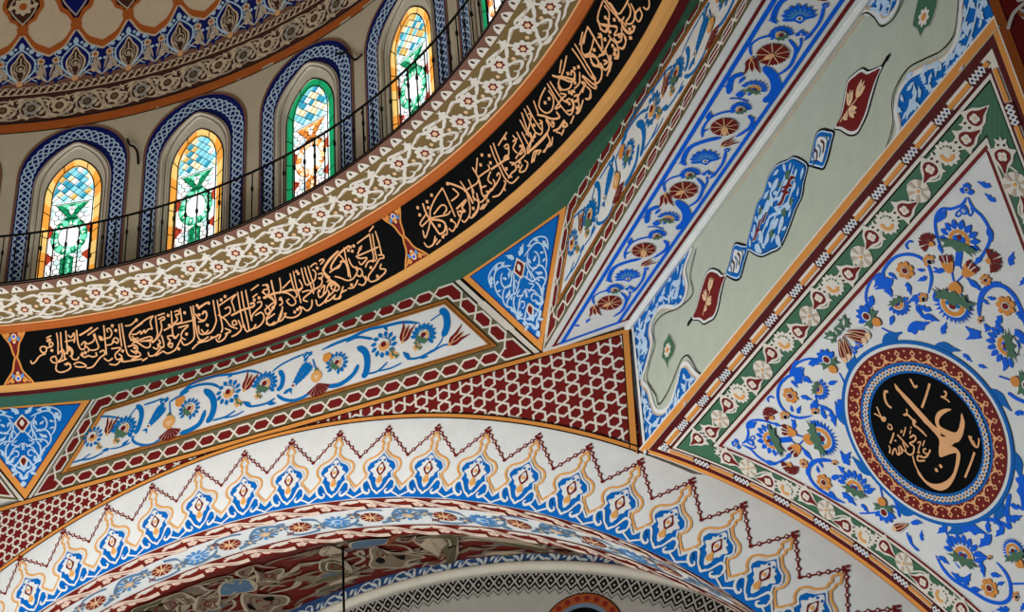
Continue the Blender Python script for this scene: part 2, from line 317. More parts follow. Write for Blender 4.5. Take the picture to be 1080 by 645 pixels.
# ------------------------------------------------------------------ painted outlines, in metres on their surfaces
TR={'floral':[('M','aster',[(0.673,0.475),(0.728,0.532)]),('M','tulip',[(0.831,0.453),(0.871,0.599)]),('M','pal',[(1.004,0.452),(1.051,0.56)]),('M','calyx',[(0.959,0.372),(0.909,0.345)]),('M','calyx',[(0.77,0.36),(0.73,0.33)]),('S',0.0449,'teal',[(1.126,0.671),(1.177,0.612),(1.189,0.531),(1.168,0.436),(1.135,0.362)]),('S',0.0173,'teal',[(0.469,0.259),(0.564,0.26),(0.687,0.246),(0.821,0.278)]),('S',0.0139,'teal',[(0.581,0.263),(0.664,0.299)]),('S',0.0137,'teal',[(0.871,0.288),(0.975,0.275),(1.093,0.29)]),('M','lf',[(0.871,0.288),(0.802,0.292)]),('M','lf',[(0.992,0.273),(1.057,0.318)]),('S',0.0236,'teal',[(1.122,0.357),(1.108,0.316),(1.154,0.264),(1.241,0.219),(1.334,0.208),(1.416,0.246)]),('M','feather',[(1.256,0.384),(1.392,0.537)]),('S',0.0177,'teal',[(0.732,0.673),(0.841,0.639),(0.968,0.579)]),('S',0.014,'teal',[(1.063,0.579),(1.136,0.654)]),('S',0.0173,'teal',[(1.206,0.649),(1.309,0.648),(1.403,0.656)]),('M','tref',[(1.441,0.593),(1.396,0.638)]),('M','heart',[(1.489,0.348),(1.487,0.441)]),('M','fan',[(1.494,0.318),(1.504,0.211)]),('S',0.0152,'teal',[(1.483,0.593),(1.498,0.454)]),('S',0.0205,'teal',[(1.483,0.593),(1.55,0.615),(1.687,0.648)]),('M','sun',[(1.695,0.454),(1.752,0.529)]),('M','orb',[(1.617,0.545),(1.564,0.587)]),('S',0.0563,'teal',[(1.842,0.613),(1.924,0.517),(1.949,0.41),(1.923,0.311),(1.875,0.263)]),('S',0.0238,'teal',[(1.587,0.642),(1.688,0.675),(1.807,0.675),(1.925,0.641),(2.007,0.58)]),('S',0.0218,'teal',[(1.587,0.656),(1.755,0.722),(1.958,0.716),(2.143,0.678),(2.309,0.658),(2.432,0.591)]),('S',0.0429,'teal',[(1.603,0.233),(1.702,0.237),(1.808,0.279),(1.86,0.396)]),('S',0.0179,'teal',[(1.932,0.267),(2.063,0.264),(2.169,0.298)]),('S',0.0146,'teal',[(2.047,0.258),(2.161,0.248),(2.255,0.269)]),('M','aster',[(2.097,0.505),(2.168,0.566)]),('M','tulip',[(2.259,0.472),(2.336,0.605)]),('M','calyx',[(2.218,0.386),(2.169,0.344)]),('M','pal',[(2.463,0.47),(2.502,0.572)]),('M','calyx',[(2.421,0.39),(2.372,0.364)]),('S',0.0193,'teal',[(2.291,0.299),(2.387,0.281),(2.484,0.278),(2.568,0.305)]),('M','lf',[(2.323,0.297),(2.258,0.349)]),('M','lf',[(2.484,0.278),(2.556,0.252)]),('S',0.0418,'teal',[(2.611,0.568),(2.645,0.489),(2.626,0.4),(2.582,0.378)]),('S',0.0269,'teal',[(2.581,0.333),(2.644,0.269),(2.738,0.227),(2.833,0.23),(2.897,0.251)]),('M','feather',[(2.726,0.35),(2.883,0.507)]),('S',0.0179,'teal',[(2.538,0.574),(2.62,0.614),(2.735,0.64),(2.865,0.654)]),('M','tref',[(2.903,0.603),(2.864,0.635)]),('M','lf',[(2.645,0.322),(2.71,0.342)]),('M','lf',[(2.143,0.678),(2.093,0.657)]),('M','heart',[(2.975,0.365),(2.979,0.444)]),('M','fan',[(2.986,0.322),(2.994,0.217)]),('M','sun',[(3.179,0.462),(3.238,0.532)]),('M','orb',[(3.103,0.526),(3.066,0.57)]),('M','tref',[(2.915,0.61),(2.885,0.652)]),('S',0.0527,'teal',[(3.382,0.559),(3.453,0.489),(3.469,0.389),(3.446,0.285),(3.408,0.253)]),('S',0.0372,'teal',[(3.074,0.264),(3.199,0.25),(3.326,0.306),(3.382,0.387)]),('S',0.0252,'teal',[(3.037,0.636),(3.174,0.658),(3.318,0.668),(3.494,0.692),(3.65,0.677),(3.836,0.657),(3.988,0.598)]),('S',0.0221,'teal',[(3.277,0.641),(3.396,0.651),(3.536,0.587)]),('M','aster',[(3.636,0.503),(3.71,0.558)]),('M','tulip',[(3.811,0.471),(3.88,0.604)]),('M','calyx',[(3.743,0.398),(3.686,0.361)]),('M','pal',[(4.01,0.469),(4.05,0.561)]),('M','calyx',[(3.965,0.4),(3.916,0.368)]),('S',0.0168,'teal',[(3.463,0.271),(3.556,0.268),(3.66,0.327)]),('S',0.0152,'teal',[(3.556,0.268),(3.678,0.259),(3.789,0.278)]),('S',0.0181,'teal',[(3.834,0.3),(3.953,0.279),(4.093,0.314)]),('M','lf',[(3.864,0.296),(3.816,0.36)]),('M','lf',[(3.953,0.279),(4.02,0.267)]),('M','lf',[(3.65,0.677),(3.678,0.633)]),('S',0.0143,'teal',[(2.946,0.576),(2.973,0.47)]),('S',0.056,'teal',[(4.186,0.672),(4.235,0.604),(4.233,0.494),(4.185,0.404)]),('M','tulip',[(4.237,0.314),(4.369,0.392)]),('S',0.0163,'teal',[(4.0,0.288),(4.083,0.301),(4.168,0.325),(4.236,0.321)]),('S',0.0133,'teal',[(4.089,0.591),(4.193,0.63)]),('S',0.0131,'teal',[(4.185,0.404),(4.155,0.358),(4.084,0.304)])],
'beam':[('M','carn',[(2.244,0.293),(2.345,0.314)]),('M','carn',[(2.95,0.288),(3.042,0.308)]),('M','calx',[(2.236,0.282),(2.184,0.253)]),('M','calx',[(2.932,0.296),(2.869,0.327)]),('M','lotus',[(2.564,0.322),(2.709,0.237)]),('M','pal',[(2.426,0.266),(2.494,0.224)]),('M','pal2',[(1.902,0.313),(1.998,0.324)]),('M','pal',[(3.147,0.314),(3.215,0.279)]),('M','tulip',[(2.176,0.185),(2.036,0.252)]),('M','tulip',[(2.766,0.348),(2.86,0.421)]),('S',0.0182,'blue2',[(2.196,0.177),(2.274,0.138),(2.346,0.159),(2.406,0.225)]),('S',0.0254,'blue2',[(2.397,0.327),(2.335,0.399),(2.254,0.426),(2.158,0.433),(2.071,0.398)]),('M','lf',[(2.158,0.433),(2.114,0.413)]),('M','tref',[(2.451,0.38),(2.499,0.359)]),('S',0.0167,'blue2',[(2.431,0.386),(2.373,0.414),(2.265,0.427)]),('S',0.038,'blue2',[(2.841,0.315),(2.784,0.232),(2.697,0.16),(2.595,0.155),(2.503,0.181)]),('M','lf',[(2.552,0.165),(2.505,0.15)]),('M','lf',[(2.533,0.173),(2.496,0.209)]),('S',0.023,'blue2',[(2.731,0.395),(2.605,0.429),(2.498,0.43),(2.416,0.417)]),('M','tref',[(2.724,0.398),(2.757,0.405)]),('M','lf',[(2.486,0.428),(2.41,0.413)]),('S',0.0198,'blue2',[(2.807,0.196),(2.893,0.163),(3.004,0.167),(3.074,0.216),(3.111,0.278)]),('M','lf',[(2.866,0.174),(2.904,0.202)]),('M','lf',[(2.983,0.163),(3.075,0.138)]),('S',0.0279,'blue2',[(3.1,0.387),(3.054,0.436),(2.975,0.443),(2.874,0.401)]),('M','lf',[(3.085,0.407),(3.078,0.449)]),('M','lf',[(2.975,0.443),(2.916,0.416)]),('S',0.0704,'blue2',[(2.126,0.288),(2.05,0.387),(1.96,0.441),(1.88,0.449),(1.814,0.425)]),('S',0.0417,'blue2',[(2.03,0.201),(1.963,0.148),(1.822,0.187)]),('M','lf',[(1.888,0.171),(1.886,0.12)]),('M','lf',[(2.003,0.212),(1.932,0.205)]),('M','orbb',[(1.855,0.266),(1.832,0.223)]),('S',0.0143,'blue2',[(1.781,0.207),(1.799,0.259),(1.791,0.337)])],
'dblue':[('B','L',[(-1.248,1.134),(-1.265,1.117),(-1.401,1.035),(-1.4,0.859),(-1.562,0.809),(-1.838,0.99),(-2.007,0.987),(-2.07,0.915),(-2.057,0.816),(-2.126,0.738),(-2.211,0.67),(-2.298,0.595),(-2.212,0.472),(-2.176,0.341),(-2.124,0.221),(-1.983,0.136),(-1.858,0.15),(-1.745,0.228),(-1.639,0.313),(-1.544,0.275),(-1.478,0.167),(-1.351,0.01)]),('B','Lk',[(-1.161,1.081),(-1.179,1.063),(-1.3,0.936),(-1.303,0.765),(-1.542,0.802),(-1.791,0.909),(-1.952,0.928),(-1.995,0.865),(-1.995,0.754),(-2.11,0.672),(-2.19,0.568),(-2.129,0.442),(-2.072,0.343),(-2.059,0.271),(-2.036,0.24),(-1.957,0.241),(-1.842,0.266),(-1.722,0.319),(-1.603,0.371),(-1.505,0.345),(-1.442,0.243),(-1.396,0.14),(-1.332,0.079),(-1.191,0.023)]),('B','R',[(2.215,0.434),(2.167,0.386),(2.125,0.294),(2.03,0.202),(1.906,0.202),(1.714,0.301),(1.6,0.348),(1.487,0.334),(1.412,0.251),(1.402,0.127),(1.359,0.088),(1.279,0.053)]),('B','Rk',[(2.188,0.46),(2.15,0.422),(2.109,0.348),(2.032,0.253),(1.901,0.254),(1.75,0.328),(1.591,0.398),(1.447,0.374),(1.385,0.313),(1.359,0.202),(1.307,0.133),(1.234,0.081),(1.178,0.08)]),('B','N',[(1.338,1.157),(1.379,1.106),(1.457,1.019),(1.499,0.913),(1.594,0.878),(1.66,0.891),(1.706,0.927)]),('B','Nk',[(1.308,1.129),(1.36,1.093),(1.415,0.998),(1.459,0.878),(1.56,0.829),(1.646,0.838),(1.762,0.87)])],
'cart':[('B','blue',[(0.398,0.61),(0.346,0.694),(0.267,0.781),(0.194,0.811),(0.082,0.868),(0.014,0.873),(-0.055,0.86),(-0.142,0.792),(-0.223,0.788),(-0.322,0.711),(-0.393,0.647),(-0.456,0.584),(-0.402,0.519),(-0.338,0.444),(-0.269,0.389),(-0.169,0.348),(-0.071,0.308),(0.011,0.328),(0.098,0.375),(0.181,0.424),(0.269,0.453),(0.323,0.524),(0.371,0.567)]),('M','pf',[(0.21,0.688),(0.15,0.67)]),('M','pf',[(0.084,0.765),(0.009,0.749)]),('M','pf',[(0.31,0.666),(0.275,0.637)]),('M','pf',[(-0.07,0.719),(-0.133,0.651)]),('M','pf',[(-0.057,0.625),(-0.051,0.688)]),('M','pf',[(0.06,0.469),(0.003,0.415)]),('M','pf',[(-0.003,0.484),(-0.075,0.474)]),('M','pf',[(-0.175,0.7),(-0.231,0.658)]),('M','pf',[(-0.302,0.662),(-0.33,0.616)]),('M','pf',[(-0.137,0.455),(-0.199,0.435)]),('M','pf',[(-0.073,0.391),(-0.052,0.326)]),('M','pf',[(-0.346,0.512),(-0.307,0.45)]),('M','pf',[(0.197,0.477),(0.12,0.488)]),('M','pf',[(-0.249,0.456),(-0.256,0.527)]),('M','rf',[(0.268,0.617),(0.183,0.644)]),('M','rf',[(0.218,0.583),(0.149,0.622)]),('M','rf',[(0.173,0.569),(0.082,0.583)]),('M','rf',[(-0.114,0.62),(-0.173,0.614)]),('M','rf',[(-0.198,0.625),(-0.259,0.613)]),('M','rf',[(-0.243,0.568),(-0.314,0.571)]),('M','gf',[(0.08,0.726),(0.085,0.706)]),('M','gf',[(0.161,0.703),(0.195,0.709)]),('M','gf',[(-0.097,0.723),(-0.077,0.724)]),('M','gf',[(0.045,0.464),(0.073,0.483)]),('M','gf',[(-0.195,0.682),(-0.207,0.708)]),('M','gf',[(-0.133,0.468),(-0.119,0.441)]),('M','gf',[(0.15,0.497),(0.176,0.493)])],
'link':[('B','lo',[(-0.601,0.699),(-0.543,0.643),(-0.469,0.582),(-0.472,0.556),(-0.549,0.503),(-0.605,0.453),(-0.644,0.453),(-0.691,0.489),(-0.763,0.563),(-0.772,0.592),(-0.696,0.635),(-0.644,0.695)]),('B','up',[(0.605,0.724),(0.656,0.695),(0.696,0.654),(0.747,0.599),(0.707,0.561),(0.654,0.51),(0.617,0.48),(0.581,0.468),(0.541,0.51),(0.484,0.568),(0.451,0.601),(0.478,0.615),(0.525,0.659),(0.563,0.71)])],
'red':[('B','lo',[(-0.987,0.754),(-0.909,0.683),(-0.86,0.615),(-0.799,0.579),(-0.863,0.546),(-0.928,0.487),(-0.982,0.421),(-1.051,0.39),(-1.118,0.41),(-1.196,0.44),(-1.253,0.506),(-1.347,0.579),(-1.273,0.619),(-1.189,0.695),(-1.112,0.748),(-1.055,0.774)]),('S',0.0238,'black',[(-1.347,0.579),(-1.378,0.585),(-1.415,0.582),(-1.45,0.577)]),('M','sprig',[(-1.176,0.514),(-0.969,0.686)]),('B','up',[(1.36,0.618),(1.291,0.584),(1.199,0.517),(1.13,0.458),(1.059,0.425),(0.996,0.413),(0.923,0.464),(0.853,0.561),(0.8,0.62),(0.882,0.646),(0.965,0.739),(1.017,0.804),(1.086,0.797),(1.176,0.764),(1.223,0.7),(1.297,0.657)]),('S',0.0195,'black',[(1.36,0.618),(1.398,0.628),(1.432,0.631),(1.472,0.632)]),('M','sprig',[(0.891,0.611),(1.196,0.649)])],
'gmed':[('B','lo',[(-1.754,0.702),(-1.72,0.63),(-1.683,0.54),(-1.736,0.499),(-1.815,0.495),(-1.839,0.452),(-1.852,0.519),(-1.904,0.596),(-1.869,0.628),(-1.848,0.68),(-1.781,0.681)]),('B','up',[(1.842,0.749),(1.974,0.617),(1.962,0.571),(1.901,0.524),(1.855,0.502),(1.811,0.521),(1.767,0.509),(1.764,0.57),(1.733,0.629),(1.782,0.69)])],
'pend':[('S',0.0198,'blue2',[(-1.536,0.546),(-1.476,0.555),(-1.403,0.526),(-1.353,0.484),(-1.277,0.494),(-1.198,0.556),(-1.129,0.653)]),('S',0.0199,'blue2',[(-1.545,0.552),(-1.514,0.617),(-1.513,0.688),(-1.48,0.771),(-1.413,0.82),(-1.309,0.844),(-1.235,0.847)]),('M','lf',[(-1.149,0.611),(-1.117,0.668)]),('M','lf',[(-1.303,0.845),(-1.225,0.846)]),('M','lf',[(-1.367,0.507),(-1.262,0.519)]),('M','lf',[(-1.491,0.755),(-1.428,0.83)]),('M','tref3',[(-1.561,0.532),(-1.611,0.497)]),('M','drop',[(-1.434,0.602),(-1.483,0.571)]),('S',0.0107,'blue2',[(-1.44,0.562),(-1.394,0.568),(-1.398,0.588),(-1.425,0.587)]),('S',0.0107,'blue2',[(-1.505,0.603),(-1.491,0.629),(-1.46,0.636),(-1.461,0.619)]),('M','lotus3',[(-1.229,0.716),(-1.407,0.611)]),('S',0.0446,'blue2',[(-1.229,0.724),(-1.173,0.757),(-1.129,0.78)]),('S',0.0132,'blue2',[(-1.126,0.761),(-1.068,0.783),(-1.025,0.832)]),('S',0.0118,'blue2',[(-1.144,0.782),(-1.123,0.838),(-1.04,0.843)]),('M','bud2',[(-1.055,0.775),(-1.13,0.676)]),('M','bud2',[(-1.114,0.849),(-1.238,0.845)]),('S',0.0177,'blue2',[(-1.116,0.859),(-1.119,0.915),(-1.121,0.979)]),('M','lf',[(-1.114,0.885),(-1.127,0.983)]),('S',0.0132,'blue2',[(-1.05,0.753),(-1.009,0.722),(-0.994,0.682)]),('M','lf',[(-1.04,0.743),(-0.969,0.699)]),('M','fan3',[(-1.108,0.567),(-1.1,0.494)]),('M','orb',[(-1.114,0.571),(-1.125,0.599)]),('M','fan3',[(-1.326,0.897),(-1.388,0.948)]),('M','orb',[(-1.329,0.898),(-1.305,0.877)]),('M','ros',[(-0.829,0.57),(-0.778,0.607)]),('M','halfros',[(-1.011,0.645),(-1.007,0.596)]),('M','ros',[(-1.206,0.958),(-1.197,0.996)]),('S',0.022,'blue2',[(-0.631,0.51),(-0.717,0.471),(-0.836,0.469),(-0.924,0.509),(-0.975,0.575),(-0.976,0.652),(-0.923,0.72),(-0.82,0.77)]),('S',0.0141,'blue2',[(-0.625,0.515),(-0.66,0.471),(-0.593,0.445),(-0.533,0.447)]),('S',0.0147,'blue2',[(-1.03,0.492),(-1.013,0.47),(-0.973,0.473),(-0.964,0.5)]),('M','lfw',[(-0.766,0.624),(-0.714,0.698)]),('M','lfw',[(-0.696,0.479),(-0.557,0.498)]),('M','lfw',[(-0.721,0.503),(-0.729,0.574)]),('M','lfw',[(-0.596,0.553),(-0.609,0.619)]),('M','lfw',[(-0.907,0.692),(-0.833,0.668)]),('M','lfw',[(-0.932,0.658),(-0.895,0.616)]),('M','halfros',[(-0.771,0.771),(-0.766,0.733)]),('M','tri',[(-0.759,0.762),(-0.699,0.73)]),('M','pal3',[(-0.598,0.661),(-0.574,0.753)]),('S',0.0142,'blue2',[(-0.675,0.714),(-0.701,0.737)]),('M','bigpal',[(-1.005,0.862),(-0.801,0.981)]),('M','orb3',[(-0.986,0.876),(-1.044,0.837)]),('S',0.0235,'blue2',[(-1.268,1.032),(-1.209,0.996),(-1.117,0.994),(-1.035,1.034),(-0.975,1.089)]),('M','lfw',[(-1.08,1.022),(-1.095,1.077)]),('M','lfw',[(-0.744,0.855),(-0.698,0.772)]),('S',0.0253,'blue2',[(-0.701,0.773),(-0.661,0.839),(-0.712,0.901)]),('M','lfw',[(-0.818,0.837),(-0.868,0.786)]),('S',0.0183,'blue2',[(-0.392,0.568),(-0.454,0.496),(-0.577,0.455),(-0.665,0.474)]),('M','lfw',[(-0.494,0.522),(-0.39,0.567)]),('M','bud3',[(-0.369,0.674),(-0.316,0.514)]),('M','lfw',[(-0.709,0.549),(-0.552,0.512)]),('M','lfw',[(-0.637,0.551),(-0.59,0.627)]),('S',0.0123,'blue2',[(-0.352,0.703),(-0.382,0.77),(-0.442,0.824)]),('M','tulp',[(-0.127,0.552),(-0.237,0.685)]),('M','tulp',[(-0.074,0.557),(0.025,0.689)]),('M','grn',[(-0.118,0.543),(-0.087,0.484)]),('M','grn',[(-0.128,0.535),(-0.21,0.479)]),('M','tref3',[(-0.098,0.656),(-0.126,0.692)]),('M','lf',[(-0.496,0.704),(-0.421,0.734)]),('M','lfw',[(-0.788,0.753),(-0.692,0.712)]),('M','halfros',[(-0.763,0.778),(-0.764,0.745)]),('M','lfw',[(-0.488,0.84),(-0.663,0.896)]),('M','lfw',[(-0.665,0.838),(-0.727,0.933)]),('M','lfw',[(-0.66,0.817),(-0.697,0.758)]),('S',0.0275,'blue2',[(-0.99,1.077),(-1.082,1.013),(-1.187,1.003),(-1.259,1.05),(-1.271,1.139),(-1.227,1.247),(-1.158,1.347)]),('M','ros',[(-1.179,1.147),(-1.123,1.181)]),('M','halfros',[(-0.972,1.109),(-0.961,1.081)]),('M','tri',[(-0.971,1.127),(-0.958,1.186)]),('M','lfw',[(-1.103,1.165),(-1.011,1.196)]),('M','pal3',[(-0.998,1.33),(-0.876,1.245)]),('M','lfw',[(-1.11,1.28),(-1.087,1.413)]),('M','tri',[(-1.014,1.337),(-1.064,1.365)]),('M','lf',[(-0.903,1.39),(-0.833,1.415)]),('M','lfw',[(-1.159,1.078),(-1.122,1.031)]),('M','lfw',[(-1.207,1.212),(-1.192,1.281)]),('M','bud3',[(-0.845,1.494),(-0.954,1.633)]),('S',0.0122,'blue2',[(-0.78,1.419),(-0.834,1.489)]),('M','lfw',[(-1.035,1.424),(-1.036,1.505)]),('S',0.0242,'blue2',[(-0.749,1.526),(-0.773,1.592),(-0.823,1.662)]),('M','tulp',[(-0.79,1.732),(-0.938,1.692)]),('S',0.0182,'blue2',[(-0.858,1.765),(-0.887,1.839),(-0.867,1.911)]),('M','lfw',[(-0.77,1.735),(-0.704,1.78)]),('S',0.014,'blue2',[(-1.111,1.462),(-1.036,1.505),(-0.971,1.535)]),('M','lfw',[(-0.908,1.149),(-0.785,1.125)]),('M','lfw',[(-0.878,1.185),(-0.849,1.067)]),('M','pal3',[(-0.572,2.126),(-0.445,2.024)]),('S',0.0131,'blue2',[(-0.848,1.792),(-0.885,1.854),(-0.88,1.903)]),('S',0.0272,'blue2',[(-0.765,1.998),(-0.781,2.097),(-0.758,2.194),(-0.683,2.307),(-0.608,2.419),(-0.51,2.486),(-0.419,2.486),(-0.354,2.421),(-0.333,2.351),(-0.347,2.266)]),('S',0.014,'blue2',[(-0.557,1.921),(-0.575,1.99)]),('M','lf',[(-0.573,1.955),(-0.589,2.019)]),('M','lfw',[(-0.427,1.941),(-0.279,2.088)]),('M','lfw',[(-0.515,1.894),(-0.628,1.897)]),('M','ros',[(-0.523,2.368),(-0.462,2.398)]),('M','halfros',[(-0.367,2.225),(-0.373,2.202)]),('M','tri',[(-0.38,2.219),(-0.445,2.171)]),('M','lfw',[(-0.46,2.205),(-0.512,2.295)]),('M','lfw',[(-0.45,2.306),(-0.378,2.355)]),('M','tri',[(-0.657,2.16),(-0.631,2.117)]),('M','lfw',[(-0.682,2.245),(-0.735,2.142)]),('M','lfw',[(-0.702,2.264),(-0.597,2.225)]),('M','lfw',[(-0.678,2.303),(-0.599,2.349)]),('M','lfw',[(-0.748,2.013),(-0.709,2.098)]),('M','lfw',[(-0.245,2.11),(-0.397,2.127)]),('M','lf',[(-0.447,2.382),(-0.386,2.392)]),('M','lfw',[(-0.253,2.099),(-0.189,2.03)]),('M','lfw',[(-0.13,2.117),(-0.127,2.029)]),('M','lfw',[(-0.74,1.739),(-0.682,1.787)]),('S',0.0289,'blue2',[(0.093,1.993),(0.009,2.042),(-0.058,2.115),(-0.076,2.16)]),('M','lfw',[(-0.045,2.122),(0.063,2.14)]),('S',0.0159,'blue2',[(-0.341,2.428),(-0.254,2.47)]),('M','halfros',[(-0.363,2.51),(-0.388,2.485)]),('M','lfw',[(-0.482,2.539),(-0.584,2.498)])],
'pendmid':[('M','bigpal',[(-0.183,2.36),(-0.15,2.202)]),('M','orb3',[(-0.187,2.344),(-0.168,2.394)])],
'paxis':[('B','',[(-1.575,0.522)]),('B','',[(1.414,0.527)])],
'ali':[('B','mout',[(-0.468,0.877),(0.025,0.796),(0.327,0.968),(0.439,1.41),(0.352,1.732),(0.01,1.955),(-0.416,1.92),(-0.7,1.642),(-0.703,1.193)]),('B','blk',[(-0.256,0.946),(0.032,0.964),(0.209,1.193),(0.24,1.524),(0.135,1.713),(-0.108,1.796),(-0.348,1.738),(-0.511,1.487),(-0.489,1.176)]),('B','blue',[(-0.498,0.857),(0.356,0.946),(0.385,1.73),(-0.397,1.964),(-0.772,1.2)]),('B','bo',[(-0.337,0.916),(0.085,0.925),(0.286,1.554),(0.177,1.761),(-0.502,1.72)]),('B','gold',[(-0.047,1.011),(-0.045,1.03),(-0.046,1.079),(-0.042,1.143),(-0.039,1.258),(-0.036,1.362),(-0.026,1.423),(-0.057,1.449),(-0.071,1.382),(-0.079,1.309),(-0.08,1.222),(-0.077,1.132),(-0.072,1.07),(-0.07,1.04)]),('S',0.0151,'gold',[(0.08,1.059),(0.068,1.092),(0.062,1.118),(0.085,1.121)]),('S',0.0165,'gold',[(0.175,1.166),(0.094,1.201),(-0.012,1.241)]),('S',0.0171,'gold',[(-0.138,1.019),(-0.158,1.005),(-0.199,1.035),(-0.219,1.075),(-0.211,1.108)]),('S',0.011,'gold',[(-0.304,1.036),(-0.33,1.09),(-0.342,1.109),(-0.338,1.134)]),('S',0.011,'gold',[(-0.362,1.055),(-0.347,1.083),(-0.327,1.132)]),('S',0.011,'gold',[(-0.329,1.109),(-0.314,1.127),(-0.34,1.137),(-0.351,1.116)]),('S',0.011,'gold',[(-0.334,1.167),(-0.319,1.186),(-0.334,1.207),(-0.355,1.193),(-0.346,1.173)]),('S',0.0108,'gold',[(-0.119,1.179),(-0.14,1.2),(-0.172,1.195)]),('S',0.0153,'gold',[(-0.175,1.193),(-0.145,1.213),(-0.142,1.25),(-0.133,1.273),(-0.164,1.283),(-0.155,1.31),(-0.143,1.365)]),('B','gold',[(0.168,1.375),(0.131,1.344),(0.068,1.329),(0.013,1.346),(-0.019,1.383),(-0.032,1.433),(-0.016,1.476),(-0.048,1.446),(-0.04,1.36),(-0.048,1.277),(-0.081,1.304),(-0.075,1.366),(-0.076,1.452),(-0.114,1.501),(-0.091,1.539),(0.002,1.541),(0.038,1.551),(0.098,1.539),(0.172,1.497),(0.198,1.466),(0.212,1.433),(0.164,1.463),(0.107,1.493),(0.065,1.494),(0.028,1.452),(0.005,1.408),(0.018,1.378),(0.061,1.363),(0.118,1.366)]),('S',0.0135,'gold',[(0.172,1.273),(0.198,1.29),(0.228,1.277),(0.22,1.261)]),('S',0.0118,'gold',[(0.181,1.288),(0.193,1.311),(0.196,1.334)]),('S',0.0118,'gold',[(0.13,1.568),(0.146,1.583),(0.123,1.597),(0.118,1.635),(0.138,1.652),(0.189,1.619)]),('B','gold',[(-0.067,1.462),(-0.136,1.505),(-0.169,1.546),(-0.1,1.569),(-0.042,1.591),(-0.056,1.61),(-0.115,1.649),(-0.179,1.677),(-0.248,1.683),(-0.316,1.67),(-0.374,1.636),(-0.401,1.587),(-0.393,1.51),(-0.417,1.529),(-0.419,1.591),(-0.408,1.641),(-0.377,1.687),(-0.338,1.713),(-0.274,1.723),(-0.192,1.706),(-0.1,1.668),(-0.03,1.627),(-0.01,1.596),(-0.019,1.558),(-0.063,1.526),(-0.095,1.521),(-0.07,1.489)]),('S',0.0229,'gold',[(-0.264,1.579),(-0.271,1.603)]),('S',0.0227,'gold',[(-0.216,1.579),(-0.216,1.603)]),('S',0.0153,'gold',[(0.086,1.665),(0.002,1.701),(-0.112,1.744)]),('S',0.0101,'gold',[(0.134,1.57),(0.123,1.591),(0.136,1.608),(0.124,1.647),(0.145,1.651),(0.18,1.626)]),('S',0.0126,'gold',[(-0.344,1.233),(-0.39,1.252),(-0.434,1.267)]),('S',0.0111,'gold',[(-0.457,1.27),(-0.466,1.291),(-0.498,1.31)]),('S',0.0111,'gold',[(-0.487,1.33),(-0.455,1.315),(-0.429,1.314),(-0.448,1.35),(-0.431,1.357),(-0.395,1.318)]),('S',0.011,'gold',[(-0.441,1.35),(-0.404,1.361),(-0.378,1.32),(-0.384,1.36),(-0.363,1.364),(-0.342,1.317)]),('S',0.0125,'gold',[(-0.332,1.258),(-0.33,1.307),(-0.331,1.363)]),('S',0.0093,'gold',[(-0.23,1.259),(-0.269,1.277),(-0.302,1.29)]),('S',0.0093,'gold',[(-0.283,1.251),(-0.279,1.262),(-0.298,1.262)]),('S',0.0142,'gold',[(-0.38,1.271),(-0.382,1.283)]),('S',0.0123,'gold',[(-0.146,1.262),(-0.163,1.285),(-0.153,1.326),(-0.142,1.393)]),('S',0.0125,'gold',[(-0.266,1.327),(-0.223,1.333),(-0.227,1.356),(-0.259,1.361),(-0.299,1.353),(-0.289,1.385),(-0.328,1.412),(-0.365,1.406),(-0.375,1.374)]),('S',0.0093,'gold',[(-0.243,1.384),(-0.216,1.393),(-0.275,1.42),(-0.286,1.439),(-0.3,1.425)]),('S',0.0092,'gold',[(-0.18,1.403),(-0.226,1.421)]),('S',0.0124,'gold',[(-0.216,1.448),(-0.24,1.442),(-0.254,1.458),(-0.231,1.481),(-0.194,1.47)]),('S',0.0124,'gold',[(-0.237,1.485),(-0.273,1.484),(-0.299,1.464),(-0.314,1.446),(-0.341,1.464),(-0.329,1.479),(-0.291,1.499)]),('S',0.0125,'gold',[(-0.35,1.424),(-0.383,1.472),(-0.406,1.543),(-0.409,1.608)]),('S',0.0093,'gold',[(-0.29,1.457),(-0.288,1.466)]),('S',0.0078,'gold',[(-0.214,1.296),(-0.245,1.31)]),('S',0.0077,'gold',[(-0.189,1.281),(-0.205,1.288)])],
